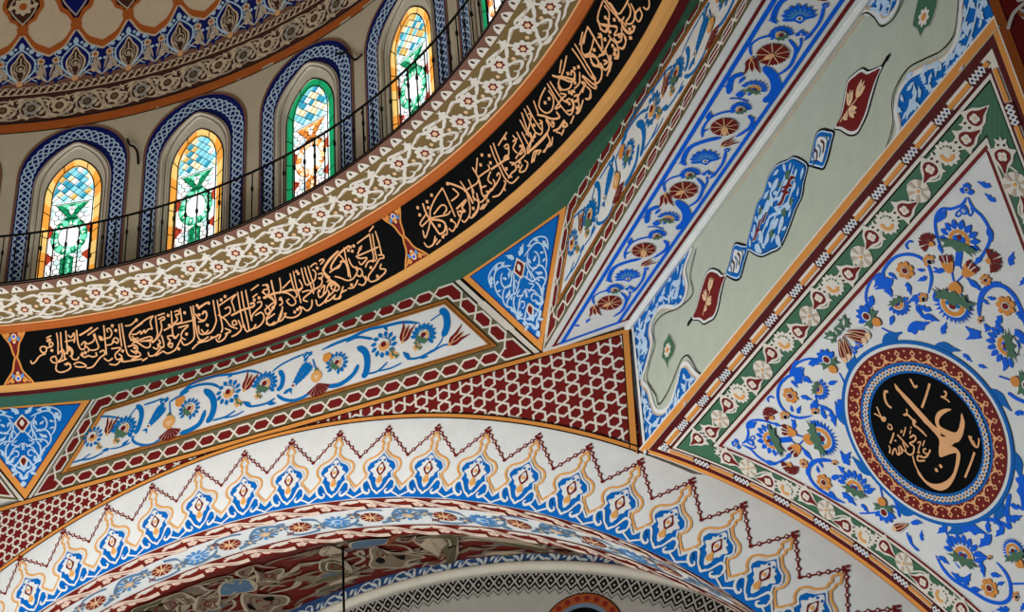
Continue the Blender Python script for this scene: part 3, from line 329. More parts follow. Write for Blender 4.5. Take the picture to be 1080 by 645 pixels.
'tri':[('S',0.01,'pale',[(0.101,0.8),(0.149,0.819),(0.203,0.837),(0.268,0.843),(0.32,0.804),(0.338,0.722),(0.327,0.655),(0.29,0.596)]),('S',0.0089,'pale',[(0.17,0.842),(0.202,0.874),(0.266,0.883),(0.343,0.86),(0.387,0.821),(0.386,0.764),(0.362,0.735)]),('S',0.01,'pale',[(0.155,0.807),(0.127,0.763),(0.133,0.7),(0.175,0.659),(0.229,0.666),(0.255,0.712),(0.246,0.765),(0.215,0.792)]),('S',0.01,'pale',[(0.108,0.759),(0.107,0.696),(0.131,0.637),(0.148,0.585),(0.13,0.569)]),('S',0.01,'pale',[(0.037,0.666),(0.08,0.617),(0.124,0.573),(0.183,0.576),(0.243,0.551),(0.255,0.514)]),('S',0.0099,'pale',[(0.207,0.676),(0.262,0.643),(0.288,0.579),(0.266,0.518),(0.208,0.475),(0.199,0.417)]),('S',0.011,'pale',[(0.148,0.559),(0.182,0.508),(0.184,0.429),(0.175,0.383)]),('S',0.0088,'pale',[(0.03,0.553),(0.061,0.524),(0.105,0.504),(0.141,0.45),(0.167,0.397),(0.18,0.371),(0.126,0.347),(0.092,0.292),(0.047,0.249)]),('S',0.0077,'pale',[(0.13,0.443),(0.097,0.482),(0.063,0.462),(0.075,0.425),(0.107,0.427)]),('S',0.0077,'pale',[(0.03,0.553),(0.008,0.521),(0.033,0.482)]),('S',0.0077,'pale',[(0.07,0.58),(0.125,0.545),(0.072,0.523),(0.051,0.508)]),('S',0.0078,'pale',[(0.069,0.62),(0.1,0.672),(0.117,0.644),(0.118,0.593)]),('S',0.0077,'pale',[(-0.12,0.489),(-0.118,0.489)]),('M','wl',[(0.048,0.833),(0.114,0.888)]),('M','wl',[(0.185,0.718),(0.224,0.744)]),('M','wl',[(0.326,0.678),(0.288,0.67)]),('M','wl',[(0.281,0.75),(0.319,0.735)]),('M','wl',[(0.221,0.584),(0.187,0.621)]),('M','wl',[(0.253,0.582),(0.209,0.608)]),('M','wl',[(0.229,0.482),(0.195,0.44)]),('M','wl',[(0.201,0.541),(0.178,0.565)]),('M','wl',[(0.109,0.38),(0.168,0.375)]),('M','wl',[(0.344,0.825),(0.378,0.753)]),('M','wl',[(0.161,0.431),(0.179,0.374)]),('M','wl',[(0.132,0.322),(0.112,0.279)]),('M','wl',[(0.079,0.642),(0.069,0.62)]),('M','wl',[(0.14,0.762),(0.157,0.721)]),('M','wl',[(0.202,0.665),(0.154,0.652)]),('M','wl',[(0.078,0.354),(0.11,0.335)]),('M','wl',[(0.213,0.848),(0.169,0.863)]),('M','wl',[(0.3,0.846),(0.256,0.873)]),('M','wl',[(0.058,0.463),(0.084,0.472)]),('M','wl',[(0.08,0.27),(0.129,0.244)]),('B','d1',[(0.021,0.829),(0.099,0.743),(0.027,0.646),(-0.052,0.755)]),('B','d1r',[(0.022,0.804),(0.064,0.763),(0.074,0.733),(0.026,0.667),(-0.026,0.742),(-0.02,0.77)]),('B','d1c',[(0.023,0.778),(0.043,0.742),(0.025,0.709),(0.004,0.745)]),('B','d2',[(0.011,0.433),(0.05,0.385),(0.038,0.33),(0.015,0.309),(-0.013,0.334),(-0.025,0.391)]),('B','d2r',[(0.011,0.413),(0.034,0.375),(0.014,0.329),(-0.009,0.378)]),('B','axis',[(0.024,0.749),(0.02,0.635)])],
'vault':[('B','tan',[(0.293,0.504),(0.352,0.504),(0.274,0.629),(0.326,0.68),(0.375,0.724),(0.418,0.821),(0.27,0.825),(0.141,0.902),(0.064,0.859),(-0.019,0.823),(0.001,0.759),(0.123,0.674),(0.209,0.58)]),('B','black',[(0.097,0.709),(0.183,0.68),(0.144,0.755),(0.078,0.778)]),('B','black',[(0.297,0.663),(0.292,0.712),(0.349,0.727),(0.271,0.795),(0.257,0.757)]),('B','slate',[(0.426,0.248),(0.561,0.233),(0.61,0.3),(0.626,0.336),(0.482,0.441),(0.391,0.449),(0.307,0.419),(0.257,0.381)]),('B','slate',[(0.325,0.507),(0.312,0.572),(0.263,0.695),(0.172,0.724),(0.199,0.654)]),('B','olive',[(0.734,0.457),(0.949,0.419),(1.062,0.473),(0.577,0.952),(0.427,0.979),(0.501,0.869),(0.526,0.762),(0.627,0.598)]),('B','tan',[(0.727,0.452),(0.788,0.492),(0.923,0.442),(0.878,0.537),(0.78,0.664),(0.656,0.751),(0.568,0.838),(0.542,0.828),(0.565,0.747),(0.627,0.598)]),('B','olive',[(0.756,0.576),(0.96,0.462),(0.86,0.576),(0.695,0.667)]),('B','black',[(0.755,0.706),(0.842,0.684),(0.776,0.76),(0.728,0.761)]),('B','tan',[(0.611,0.795),(0.73,0.806),(0.665,0.871),(0.504,0.926),(0.365,0.981),(0.342,0.943),(0.27,0.966),(0.381,0.905),(0.46,0.909)]),('B','tan',[(0.168,0.237),(0.276,0.207),(0.15,0.38),(0.07,0.491),(-0.037,0.532),(-0.009,0.445),(-0.032,0.403)]),('B','olive',[(-0.148,0.502),(-0.103,0.558),(-0.116,0.634),(-0.161,0.74),(-0.226,0.788),(-0.352,0.68)]),('S',0.0324,'tan',[(-0.174,0.525),(-0.08,0.506),(-0.057,0.56),(-0.134,0.693),(-0.215,0.795)]),('S',0.025,'tan',[(0.129,0.502),(0.097,0.573),(0.051,0.658),(-0.081,0.701)]),('S',0.0241,'tan',[(0.451,0.479),(0.5,0.52),(0.497,0.61),(0.445,0.726),(0.55,0.831)]),('B','tan',[(0.745,0.385),(0.861,0.344),(0.668,0.474),(0.599,0.483),(0.655,0.382),(0.721,0.355)]),('B','rustdark',[(0.446,0.473),(0.77,0.244),(0.872,0.236),(0.66,0.388),(0.431,0.518)]),('S',0.0251,'tan',[(0.112,0.538),(0.219,0.485),(0.121,0.594)]),('B','tan',[(-1.307,0.468),(-1.112,0.347),(-1.14,0.422),(-1.078,0.437),(-1.093,0.48),(-1.196,0.542),(-1.229,0.589),(-1.288,0.582),(-1.272,0.526),(-1.336,0.534)]),('B','tan',[(-0.508,0.286),(-0.557,0.4),(-0.442,0.413),(-0.49,0.475),(-0.607,0.528),(-0.67,0.593),(-0.684,0.516),(-0.731,0.489),(-0.626,0.408)]),('B','olive',[(-1.36,0.059),(-1.245,0.093),(-1.108,0.111),(-1.057,0.162),(-1.172,0.321),(-1.242,0.407),(-1.305,0.361),(-1.487,0.481),(-1.618,0.247)]),('B','tan',[(-1.168,0.135),(-1.025,0.138),(-1.119,0.28),(-1.218,0.388),(-1.279,0.351),(-1.203,0.272),(-1.361,0.341),(-1.339,0.283)]),('B','olive',[(-1.173,0.189),(-1.147,0.219),(-1.332,0.361),(-1.409,0.368),(-1.312,0.278)]),('B','black',[(-1.252,0.148),(-1.213,0.163),(-1.297,0.201)]),('B','black',[(-1.383,0.124),(-1.377,0.2),(-1.468,0.217),(-1.439,0.171)]),('B','slate',[(-0.845,0.315),(-0.747,0.321),(-0.748,0.449),(-0.878,0.578),(-0.963,0.538),(-1.05,0.478),(-0.984,0.404)]),('S',0.016,'tan',[(-1.029,0.526),(-0.902,0.467),(-0.739,0.367)]),('S',0.0159,'tan',[(-0.928,0.381),(-0.896,0.483),(-0.868,0.569)]),('B','rustdark',[(-0.935,0.344),(-0.874,0.338),(-1.05,0.478),(-1.035,0.434)]),('B','rustdark',[(-0.839,0.535),(-0.778,0.528),(-0.93,0.644),(-0.945,0.622)]),('S',0.0276,'tan',[(-0.932,0.118),(-0.875,0.155),(-0.971,0.289),(-0.962,0.365)]),('S',0.0319,'tan',[(-0.87,0.111),(-0.815,0.189),(-0.799,0.299),(-0.805,0.367)]),('S',0.0202,'tan',[(-1.153,0.572),(-1.092,0.578),(-1.161,0.656),(-1.282,0.687)]),('B','tan',[(-0.544,0.182),(-0.394,0.176),(-0.612,0.318),(-0.679,0.33)]),('S',0.0233,'tan',[(-0.963,0.538),(-0.954,0.608),(-0.886,0.741),(-0.839,0.793)]),('B','tan',[(-0.972,0.578),(-0.94,0.674),(-0.857,0.809),(-0.946,0.885),(-1.029,0.862),(-1.121,0.894),(-1.207,0.828),(-1.109,0.691)]),('B','black',[(-1.08,0.69),(-1.109,0.769),(-1.138,0.805),(-1.148,0.757)]),('B','black',[(-0.958,0.711),(-0.901,0.743),(-0.941,0.788),(-0.978,0.762)]),('S',0.0215,'tan',[(-0.86,0.607),(-0.769,0.598),(-0.706,0.68)]),('S',0.0232,'tan',[(-0.352,0.154),(-0.414,0.284),(-0.417,0.371)]),('S',0.0212,'tan',[(-1.39,0.458),(-1.334,0.468),(-1.369,0.582)]),('B','olive',[(-0.842,0.14),(-0.684,0.189),(-0.718,0.277),(-0.816,0.292),(-0.864,0.206)])]}
SCRIPT = '''n-2033,282 -2025,307 -1993,293 -1952,250 -1895,232|n-1895,235 -1931,206 -1929,171 -1886,170 -1883,210 -1918,225|n-1863,93 -1820,79|n-1882,183 -1832,175 -1815,158 -1822,138 -1846,145 -1842,173|n-1766,63 -1766,140 -1781,237|n-1729,62 -1739,168 -1748,274 -1793,316|n-1679,56 -1688,175 -1697,260|n-1849,274 -1810,266 -1801,306|n-1855,287 -1839,318 -1791,321 -1712,301|n-1808,338 -1820,385 -1784,413 -1720,404 -1686,376 -1701,341 -1738,350|n-1685,187 -1650,222 -1649,264 -1679,284|n-1783,248 -1729,217 -1728,301|d-1855,120|d-1838,114|d-1832,210|n-1579,64 -1585,170 -1571,230 -1535,235 -1518,180|n-1661,97 -1638,117 -1607,83 -1608,131 -1622,167|n-1698,148 -1617,142|b-1556,109 -1496,88 -1433,59|n-1483,120 -1379,71|n-1559,196 -1524,173 -1501,197 -1452,186 -1427,159 -1433,122|n-1519,216 -1497,244 -1509,268|n-1419,118 -1413,187 -1406,244 -1448,261 -1499,251|n-1382,145 -1374,182 -1326,176 -1285,171 -1260,139 -1271,96 -1299,98 -1295,123|n-1321,62 -1334,186 -1347,318|n-1338,236 -1288,236 -1252,217 -1231,236 -1212,208 -1240,185 -1272,216|n-1178,76 -1188,176 -1194,268|n-1152,74 -1159,193 -1161,316 -1140,368 -1066,386|n-1119,99 -1069,100 -1001,65|n-961,106 -1053,142 -1102,186 -1092,230 -1045,266 -1008,299|n-1100,232 -1029,228|n-1290,275 -1205,284 -1268,330 -1261,379 -1216,373|n-1234,334 -1213,359 -1226,386 -1277,422 -1335,407|n-1373,348 -1342,377 -1299,360|n-1400,286 -1364,277 -1363,313 -1406,333 -1451,373 -1493,406 -1545,410|n-1477,319 -1437,313 -1440,286|n-1580,281 -1549,310 -1511,302 -1475,321|n-1654,358 -1613,346 -1568,365 -1548,392 -1611,390 -1647,377|n-1683,204 -1657,244 -1662,303 -1623,321 -1600,300|n-1715,254 -1665,219|n-1725,354 -1689,352 -1688,389|n-1209,389 -1219,406 -1150,412 -1079,414 -1036,416|n-1137,284 -1074,282 -1054,316 -1087,340 -1120,321|d-1561,276|d-1534,271|d-1219,122|d-1195,313|d-1242,76|d-1079,307|d-1367,163|n-1065,147 -978,105 -907,78 -844,65|n-845,68 -881,108 -881,176|n-1080,183 -1037,189 -995,171 -994,198 -954,170 -954,196 -916,171 -881,176|n-1093,265 -1013,245 -920,237 -909,264 -1016,261|n-1079,205 -1032,274 -981,323 -941,323 -929,293|n-1114,328 -1077,357 -1061,341 -1042,381 -1098,396 -1130,402|n-821,71 -837,183 -844,232 -889,280 -977,264|n-798,104 -748,94 -747,118 -784,124 -787,170 -806,214 -853,264 -911,295|n-801,70 -732,66|n-665,65 -686,169 -704,261 -683,305|n-775,211 -733,201 -685,193 -653,171|n-633,75 -598,73 -599,105 -633,104 -625,147 -672,174|n-576,62 -588,156 -603,179 -663,181|n-652,186 -535,188 -466,186 -466,159|n-472,69 -482,170 -498,263 -521,342 -578,376 -629,378 -643,336|n-446,70 -475,232 -481,352 -448,380 -388,364|n-635,219 -542,221 -608,260 -634,304 -602,336|n-443,144 -420,198 -372,213 -343,170 -362,140 -385,161|n-404,105 -311,74|n-450,251 -460,309 -423,333 -370,308|n-759,272 -714,271 -695,302 -648,274|n-759,287 -743,312 -772,344 -747,374 -730,340 -772,342|n-828,390 -792,417 -722,402 -671,353 -634,314|n-845,283 -838,315 -868,323 -824,357 -809,322 -811,249|n-912,338 -877,357 -850,313|n-968,372 -963,404 -911,403 -835,352|n-562,431 -494,397 -398,398|n-1035,433 -989,416|n-903,412 -832,389|d-686,401|d-414,157|d-543,106|d-1008,68|d-703,92|d-579,291|d-715,180|d-407,74|n-244,72 -263,188 -277,257 -342,326 -408,333 -433,287|n-207,82 -221,199 -235,319 -261,361|n-211,132 -121,106 -14,82|n-237,207 -188,260 -159,329 -105,369|n-15,84 -72,121 -74,171 -78,219|n7,72 -15,186 -35,314 -36,390 -29,416|n46,77 25,187 12,317 -1,412|n87,78 69,200 50,343|b-116,244 -4,229 106,231 122,204 88,201|n-158,171 -114,169 -125,217 -193,234|n-129,299 -100,295 -97,328 -133,329 -131,301|n-71,304 -69,380 -122,413 -177,421|n-27,421 38,412 75,385|n158,211 194,215 180,250 129,270 83,292 56,320|n141,91 225,69|n133,154 183,139|n100,310 157,301 174,334 155,376 103,408 48,415|n263,87 309,95 302,131 254,128 255,165 313,218|n357,74 344,143 348,184|n235,139 320,251|n229,188 349,182|n201,293 283,264 317,259|n201,293 212,334 299,302|n189,375 278,353|n171,406 200,432 253,418|n-214,337 -172,374 -229,382|n-211,387 -256,423 -311,432 -326,401|n-304,373 -273,379 -303,410|n-495,383 -415,397 -347,383 -305,382|n-437,216 -385,218 -344,180 -347,141 -380,159|n-406,96 -308,71|d-294,82|d-168,87|d-122,70|d137,180|d187,177|d-367,264|d-359,380|d-41,367|n296,97 301,159 243,191|b235,194 327,188 419,200 520,215|n359,79 342,173 325,268 285,291|n442,83 421,164 392,205|n417,205 463,227 503,281 504,330 456,338 428,291 457,279|n438,172 534,135|n556,81 540,194 543,271 520,287|n594,76 570,193 558,301 551,347|n501,204 546,233 616,234|n679,77 664,154 663,222 719,224|n712,83 700,167 701,244 697,316|n747,85 737,169 730,243 713,297|n618,161 620,225 562,253|n602,268 652,272 687,292 604,315 582,334 615,359|n777,127 794,157 766,207 733,219|n812,181 850,189 834,221 799,213 823,242 789,278 715,286|b1070,79 971,114 881,164 872,224 911,289 952,355|n923,208 1057,187|n836,321 883,288 903,311 874,336 911,375 952,355 924,292|n694,376 693,425 749,422 828,379 841,345|n766,416 817,424 871,406|n741,320 736,367 797,355 837,331|n490,386 534,387 507,429 440,442 370,415 369,378|n548,388 580,431 632,412 661,361|n382,385 325,426 285,425|n361,339 289,414|n388,240 384,288 349,300|n229,260 246,327 187,368 192,425 258,433 328,391 372,318|n311,226 313,276 269,298|n857,428 907,445 932,431|n770,96 821,84 837,98|n871,82 902,79 917,95 870,113|d759,313|d463,401|d497,389|d527,383|d625,84|d632,107|d826,130|d376,252|b1081,79 976,105 896,147 868,175 902,250|b1199,80 1080,102 972,155 947,188|n951,196 1027,203 1081,161|n1078,106 1097,158 1100,234 1075,309|n1060,167 1123,191|n1150,77 1121,178 1106,261 1087,327|n954,259 997,289 1045,333 1099,344 1156,319 1185,292|n1170,288 1209,297 1212,336 1178,353 1154,331|n1200,339 1210,405 1169,430 1133,405|n1025,399 1079,410 1142,372|n1148,175 1145,216 1157,258 1184,267|n1224,189 1324,196 1423,204 1462,206|n1230,204 1264,223 1314,243 1238,269 1227,237|n1439,76 1402,179 1369,276 1308,275 1262,304|n1466,89 1418,212 1393,287 1343,291|n1504,82 1488,170 1461,271|n1290,94 1441,78|n1451,56 1513,35|n1430,269 1468,285 1461,309 1418,301 1344,341 1250,385 1251,435 1332,445|n1414,346 1385,372 1429,402 1397,427 1300,445|n1224,374 1227,412|n863,271 907,274 871,311 927,319 887,367 803,395 772,432|n784,302 827,291 778,360|n883,402 857,428 908,437 987,368|n952,405 1004,405|n1276,150 1320,130 1247,174|d1211,94|d1245,99|d1293,145|d1179,111|d1211,133|d1307,329|d1068,385|d1181,281|d1329,419|b2053,102 2038,171 2038,249 2045,328 2054,383 2106,387 2146,344 2128,299 2054,249|n2301,90 2195,121 2089,177 2051,231|n2304,92 2291,188 2279,271 2267,340|n1937,251 1940,219 2039,185|n1937,251 2046,238 2138,264 2214,290 2256,281|n2102,222 2201,199 2237,220 2228,254 2183,267|n1925,286 1911,344 1979,302 2038,249|n1880,375 1891,420 1948,426 2005,379|n1979,442 2030,430|n1935,431 2007,405|b2321,296 2447,284 2372,313 2377,354 2330,326|n2317,218 2367,219 2410,207 2390,145|b2371,80 2437,147 2489,232 2483,341|n2476,224 2524,225 2620,234 2649,220|n2491,139 2489,232 2441,354|n2569,170 2548,280|n2439,353 2394,402 2322,422 2306,397|n2314,317 2306,362 2349,347|n2148,360 2116,417 2078,409|n2218,349 2234,396 2177,427 2157,390|n2228,418 2319,367|n2545,250 2507,331|n2563,299 2525,380 2466,420 2396,428 2388,398|n2648,236 2607,329 2619,375 2662,349|n2639,286 2683,299|n2514,417 2565,402|n2541,427 2595,414|d2101,106|d1991,103|d2067,419|d2174,84|d2219,348|d2461,376|d2091,326|d1973,162|d2083,152|d2369,88|n2667,116 2660,213 2629,295|n2758,82 2667,166|n2935,81 2907,167 2891,261 2877,353 2905,417 2993,417|n2972,80 2944,166 2920,268 2914,353 2940,381|n3002,119 3144,92|b2817,225 2884,231 2977,243 3015,253 3012,225 2974,228|n3044,160 3082,163 3074,191 3040,177|n3073,190 3035,230 2985,235|n3177,147 3170,194 3108,217 3112,271|n3227,151 3206,248 3175,316 3094,323 3002,310|n3267,180 3248,278|n3145,179 3195,187|n3168,247 3205,258 3156,277 3070,293|n3003,286 3031,315 3014,357 2958,357 2903,371|n3131,357 3138,390 3077,414 3026,391 3087,367|n2667,205 2732,208 2801,212 2810,179|n2619,302 2605,343 2653,361 2706,341|n2654,336 2706,356 2765,331 2774,296|n2794,235 2730,270 2741,316|n2824,293 2853,284 2843,318 2749,346 2695,350|n2680,403 2750,422 2850,387 2853,361|n2514,300 2547,370 2614,372|n2420,419 2493,401 2550,347|n2533,425 2599,410|n2813,426 2818,401|n3191,328 3293,337 3417,339 3468,330|n3374,259 3223,299 3204,337|n3332,228 3304,294|n3173,405 3253,359 3315,389|n3322,410 3409,408|d2814,87|d2749,140|d2871,130|d3081,337|d3048,353|d3097,117|d2619,402|d2939,303|d2842,181|d3196,399|n3323,101 3299,239|n3379,72 3327,194 3307,270|n3423,66 3389,189 3376,257 3400,300|n3460,68 3440,176 3432,273|n3430,116 3432,143 3345,195 3286,216|n3189,327 3316,329 3493,320 3527,252|n3209,328 3290,284 3355,277|n3713,82 3619,102 3552,144 3568,215 3634,234 3710,187 3721,117|b3493,176 3538,224 3583,286 3645,319 3654,274|n3543,80 3505,172|n3541,239 3537,328 3574,315|n3755,77 3737,170 3724,267 3736,368 3816,353 3852,304|n3788,83 3775,188 3777,271|n3718,269 3663,249 3775,240 3829,245 3795,204|n3780,273 3832,287 3825,337 3782,354 3740,332|b3847,69 3904,149 3945,213 3994,226|n3882,118 3811,167|n3881,304 3917,319 3891,339 3849,330|n3893,334 3853,387 3793,402 3834,409 3923,377|n4032,288 4039,318 3992,320 3923,327|n4030,337 4030,379 3971,407 3947,384|n4137,318 4116,388|n4070,259 4100,401|n3477,216 3486,240 3451,235|n3483,240 3427,295 3389,293|b3658,371 3658,407 3617,390 3666,364 3579,374 3522,355|n3537,379 3562,410|n3696,417 3763,398|n3558,424 3610,408|n3456,330 3444,373 3420,420 3479,384|n3390,397 3406,419|n3197,409 3271,373 3313,388 3267,395|n3330,417 3424,394|n3126,295 3178,291 3180,240|d3678,161|d3623,158|d3797,284|d3800,308|d3819,184|d3879,274|d3906,276|d3831,378|d3968,243|d3403,210|d3562,305|n4411,76 4256,111 4209,152 4215,197|b4411,76 4388,166 4359,264 4353,298 4313,274|n4159,68 4148,165 4124,276 4123,342 4152,301 4165,230|n4208,65 4184,170 4152,301 4142,359|b4203,187 4271,246 4266,298 4231,306 4211,274 4235,226|n4204,171 4269,217 4282,272|n4206,277 4246,343 4187,386 4125,384 4132,347|n4375,168 4275,198 4203,187|n4420,190 4449,211 4461,186|n4443,212 4377,267|n4311,324 4324,348 4290,347|n4275,319 4262,374 4324,378 4372,327 4377,294 4492,279|n4506,252 4499,289 4510,324 4486,371 4427,408 4404,384|n4244,414 4333,387 4396,349|b4527,122 4494,175 4512,220 4576,211 4603,177|n4516,128 4537,189 4610,260 4603,282|n4592,285 4541,289 4597,328 4554,356 4517,333|n4663,299 4657,363 4693,398 4729,394|n4613,344 4577,392 4511,396 4501,370|n4684,258 4681,334|n4071,64 3974,105 3905,126|b3880,106 3938,165 3979,216 4023,198 4019,166 3986,180|n4066,225 3997,272 3930,267|n4061,261 4062,354 4085,401 4108,366|n4019,277 4016,314 3964,336|n4037,373 3992,412 3953,389|n3903,310 3897,345 3860,340|n3839,138 3834,199 3895,234 3946,225|n4341,65 4240,100|n4343,94 4277,120|n3917,97 4009,50|d4313,217|d4054,172|d4091,191|d4454,242|d4532,243|d4430,369|d4464,354|d3897,270|d3869,252|d3972,154|d4637,409|n4716,94 4699,188 4680,273 4725,282|n4700,77 4683,149 4678,236 4666,270|n4665,106 4652,164 4576,202|n4684,77 4572,95 4514,131 4561,199 4608,269|n4486,171 4504,211 4561,208|n4863,247 4779,248 4707,231 4721,151 4719,126|n4838,261 4817,299 4769,318 4700,316 4723,351 4769,362 4829,333 4856,280|n4889,360 4830,347 4795,368 4795,402 4858,397 4881,353|n4915,380 4921,410 4959,415 4997,392|n4671,286 4645,328 4653,382 4706,400 4725,374 4738,398|n4637,309 4576,350 4524,344 4522,295|n4610,350 4598,384 4527,403 4504,379|n4500,287 4503,346 4456,391 4398,389|n4444,176 4448,200 4415,188|n4442,208 4381,263 4373,222 4402,122|n4386,301 4297,274|n4349,289 4449,283 4495,280|n4323,332 4327,356 4288,344|n4264,311 4261,375 4328,381 4382,341|n4253,223 4276,277 4237,320 4213,251|n4283,410 4358,385|d4597,159|d4571,326|d4634,406|d4536,246|d4467,321|d4454,353|d4423,368|d4686,368|d4452,244|d4309,216|d4643,227'''

# ------------------------------------------------------------------ painted motifs (local frame: from (0,0) towards +y, length 1)
def serr(n, r0, r1, a0=0, a1=2*pi, skew=.5):
    """saw-toothed ring outline"""
    out = []
    for i in range(n):
        a = a0+(a1-a0)*i/n; d = (a1-a0)/n
        out += [(r0*cos(a), r0*sin(a)), (r1*cos(a+d*skew), r1*sin(a+d*skew))]
    return out
def motif(p, kind, c, tip, lay=2, dark='blue2'):
    c, tip = np.array(c), np.array(tip); d = tip-c; L = np.hypot(*d)
    if L < 1e-4: return
    p.push(c[0], c[1], atan2(d[1], d[0])-pi/2, L)
    l = lay
    if kind in ('lf', 'lfw', 'pf', 'wl', 'gf', 'rf'):
        col = {'lf': dark, 'lfw': dark, 'pf': 'pale', 'wl': 'pale', 'gf': 'leaf', 'rf': 'maroon'}[kind]
        w = {'lf': .42, 'lfw': .40, 'pf': .42, 'wl': .42, 'gf': 1.2, 'rf': .28}[kind]
        if kind in ('lfw', 'wl'):
            p.blob([(0, 0), (w*.42, .16), (w*.62, .45), (w*.3, .75), (0, 1.04), (-w*.16, .74), (-w*.44, .6), (-w*.22, .42), (-w*.5, .22), (-w*.18, .12)], col, l, 3)
        elif kind == 'rf':
            p.stroke([(0, 0), (.12, .3), (-.1, .65), (0, 1)], [.1, .34, .3, .05], 'pale', l, n=3); p.stroke([(0, 0), (.12, .3), (-.1, .65), (0, 1)], [.05, .2, .18, .02], col, l+1, n=3)
        else: p.blob([(0, 0), (w*.5, .3), (w*.4, .65), (0, 1), (-w*.3, .65), (-w*.5, .35)], col, l, 3)
    elif kind in ('tref', 'tref3'):
        for a in (0, 1.25, -1.25): p.petal(0, .25 if a == 0 else .1, pi/2+a, .78, .62, dark, l)
        p.disc(0, .38, .12, 'white', l+1, 8)
        if kind == 'tref3': p.disc(0, .42, .24, 'white', l+1, 8); p.disc(0, .42, .14, 'ink', l+2, 8); p.petal(0, .5, pi/2, .62, .8, dark, l)
    elif kind == 'drop':
        p.blob([(0, 0), (.5, .25), (.4, .7), (0, 1.1), (-.4, .7), (-.5, .25)], dark, l); p.disc(0, .48, .22, 'white', l+1, 8); p.disc(0, .5, .1, dark, l+2, 6)
    elif kind == 'tri': p.poly([(0, 0), (.5, 1), (.15, .85), (0, 1.05), (-.15, .85), (-.5, 1), (-.18, .4)], dark, l)
    elif kind in ('aster',):
        for i in range(12): p.petal(cos(i*pi/6)*.62, sin(i*pi/6)*.62, i*pi/6+.5, .52, .34, dark, l)
        p.disc(0, 0, .62, 'white', l+1); p.disc(.08, -.05, .46, 'amber', l+2); p.disc(-.14, .1, .34, 'white', l+3); p.disc(0, 0, .24, 'maroon', l+4, 8)
        p.annulus(0, 0, .5, .58, dark, l+2, 16, .4, 2.6)
    elif kind in ('pal', 'sun'):
        n = 11 if kind == 'pal' else 13; a0, a1 = (-.5, pi+.5) if kind == 'pal' else (-.9, pi+1.6)
        for i in range(n):
            a = a0+(a1-a0)*(i+.5)/n; p.petal(cos(a)*.48, sin(a)*.48, a-.25, .52, .27, dark, l)
        p.disc(0, 0, .56, dark if kind == 'pal' else 'white', l+1); p.disc(0, .02, .46, 'white', l+2); p.annulus(0, 0, .26, .42, 'amber', l+3, 14, -.9, 1.4); p.annulus(0, 0, .36, .43, 'leaf', l+3, 10, 1.6, 3.6); p.disc(0, .05, .2, 'maroon', l+4, 8)
        p.poly([(-.2, -.1), (.25, -.18), (.6, -.3), (.38, -.42), (.3, -.62), (.08, -.5), (-.12, -.7), (-.22, -.45), (-.55, -.4), (-.42, -.2), (-.6, .02)], 'leaf', l+4)
    elif kind == 'calyx':
        p.poly([(-.35, -.1), (0, .15), (.35, -.1), (.42, .6), (.2, .95), (0, .7), (-.2, 1), (-.42, .6)], 'amber', l+1); p.poly([(-.6, -.05), (-.1, .28), (.1, .28), (.6, -.05), (.75, .4), (.3, .35), (0, .6), (-.3, .35), (-.7, .5)], 'leaf', l+2)
    elif kind in ('orb', 'orbb', 'orb3'):
        cc = dark if kind == 'orbb' else 'orange'; p.blob([(-.5, -.1), (.5, -.1), (.58, .5), (.28, .8), (0, 1.0), (-.28, .8), (-.58, .5)], cc, l+2, 3)
    elif kind == 'tulip':
        for sx in (-1, 1):
            p.stroke([(0, 0), (.16*sx, .22), (.19*sx, .55), (.34*sx, 1)], [.06, .17, .15, .03], 'maroon', l, n=4)
        p.stroke([(0, .1), (0, .5), (0, .86)], [.05, .16, .02], 'maroon', l, n=4)
        for sx in (-.09, .09): p.stroke([(0, .1), (sx, .35), (sx*1.1, .8)], .035, 'warm', l+1, n=3)
        p.petal(0, .1, -pi/2, .2, .16, 'amber', l+1)
    elif kind == 'tulp':
        p.blob([(0, 0), (.14, .3), (.24, .7), (.2, .95), (0, 1.05), (-.2, .95), (-.24, .7), (-.14, .3)], 'white', l, 4); p.blob([(0, .03), (.11, .3), (.19, .7), (.12, .88), (-.12, .88), (-.19, .7), (-.11, .3)], 'maroon', l+1, 4)
        for sx in (-.08, .06): p.stroke([(0, .1), (sx, .45), (sx*1.2, .86)], .03, 'warm', l+2, n=3)
        p.disc(0, .93, .13, 'warm', l+2, 8)
    elif kind == 'grn':
        p.poly([(0, 0), (.18, .25), (.5, .2), (.3, .42), (.52, .62), (.2, .6), (.14, .85), (0, 1.15), (-.12, .8), (-.38, .9), (-.26, .6), (-.55, .45), (-.28, .36), (-.4, .08), (-.14, .2)], 'leaf', l+1); p.petal(.02, .2, pi/2, .6, .16, 'white', l+2)
    elif kind == 'feather':
        for i in range(9):
            y = .05+.09*i; w = .34*sin(pi*(i+1.3)/11)
            for sx in (-1, 1): p.leaf(0, y, pi/2-sx*.75, w*1.15+.06, .075, dark, l, .2*sx)
        for i in range(5): p.leaf(0, .1+.15*i, pi/2, .22, .07, dark, l, 0)
        p.petal(0, .8, pi/2, .22, .1, dark, l); p.disc(0, .1, .1, 'white', l+1, 8); p.disc(0, .1, .05, 'maroon', l+2, 6); p.poly([(-.16, -.16), (0, -.1), (.16, -.16), (0, .06)], dark, l)
    elif kind == 'heart':
        p.blob([(0, -.35), (.5, .05), (.5, .5), (.2, .8), (0, .95), (-.2, .8), (-.5, .5), (-.5, .05)], 'amber', l+2, 4); p.poly([(0, -.1), (.25, .2), (.22, .45), (0, .35), (-.22, .45), (-.25, .2)], 'warm', l+3); p.poly([(-.25, .85), (.25, .85), (0, 1.15)], 'leaf', l+3)
    elif kind in ('fan', 'fan3'):
        n = 7 if kind == 'fan' else 5; sp = 2.3 if kind == 'fan' else 3.6
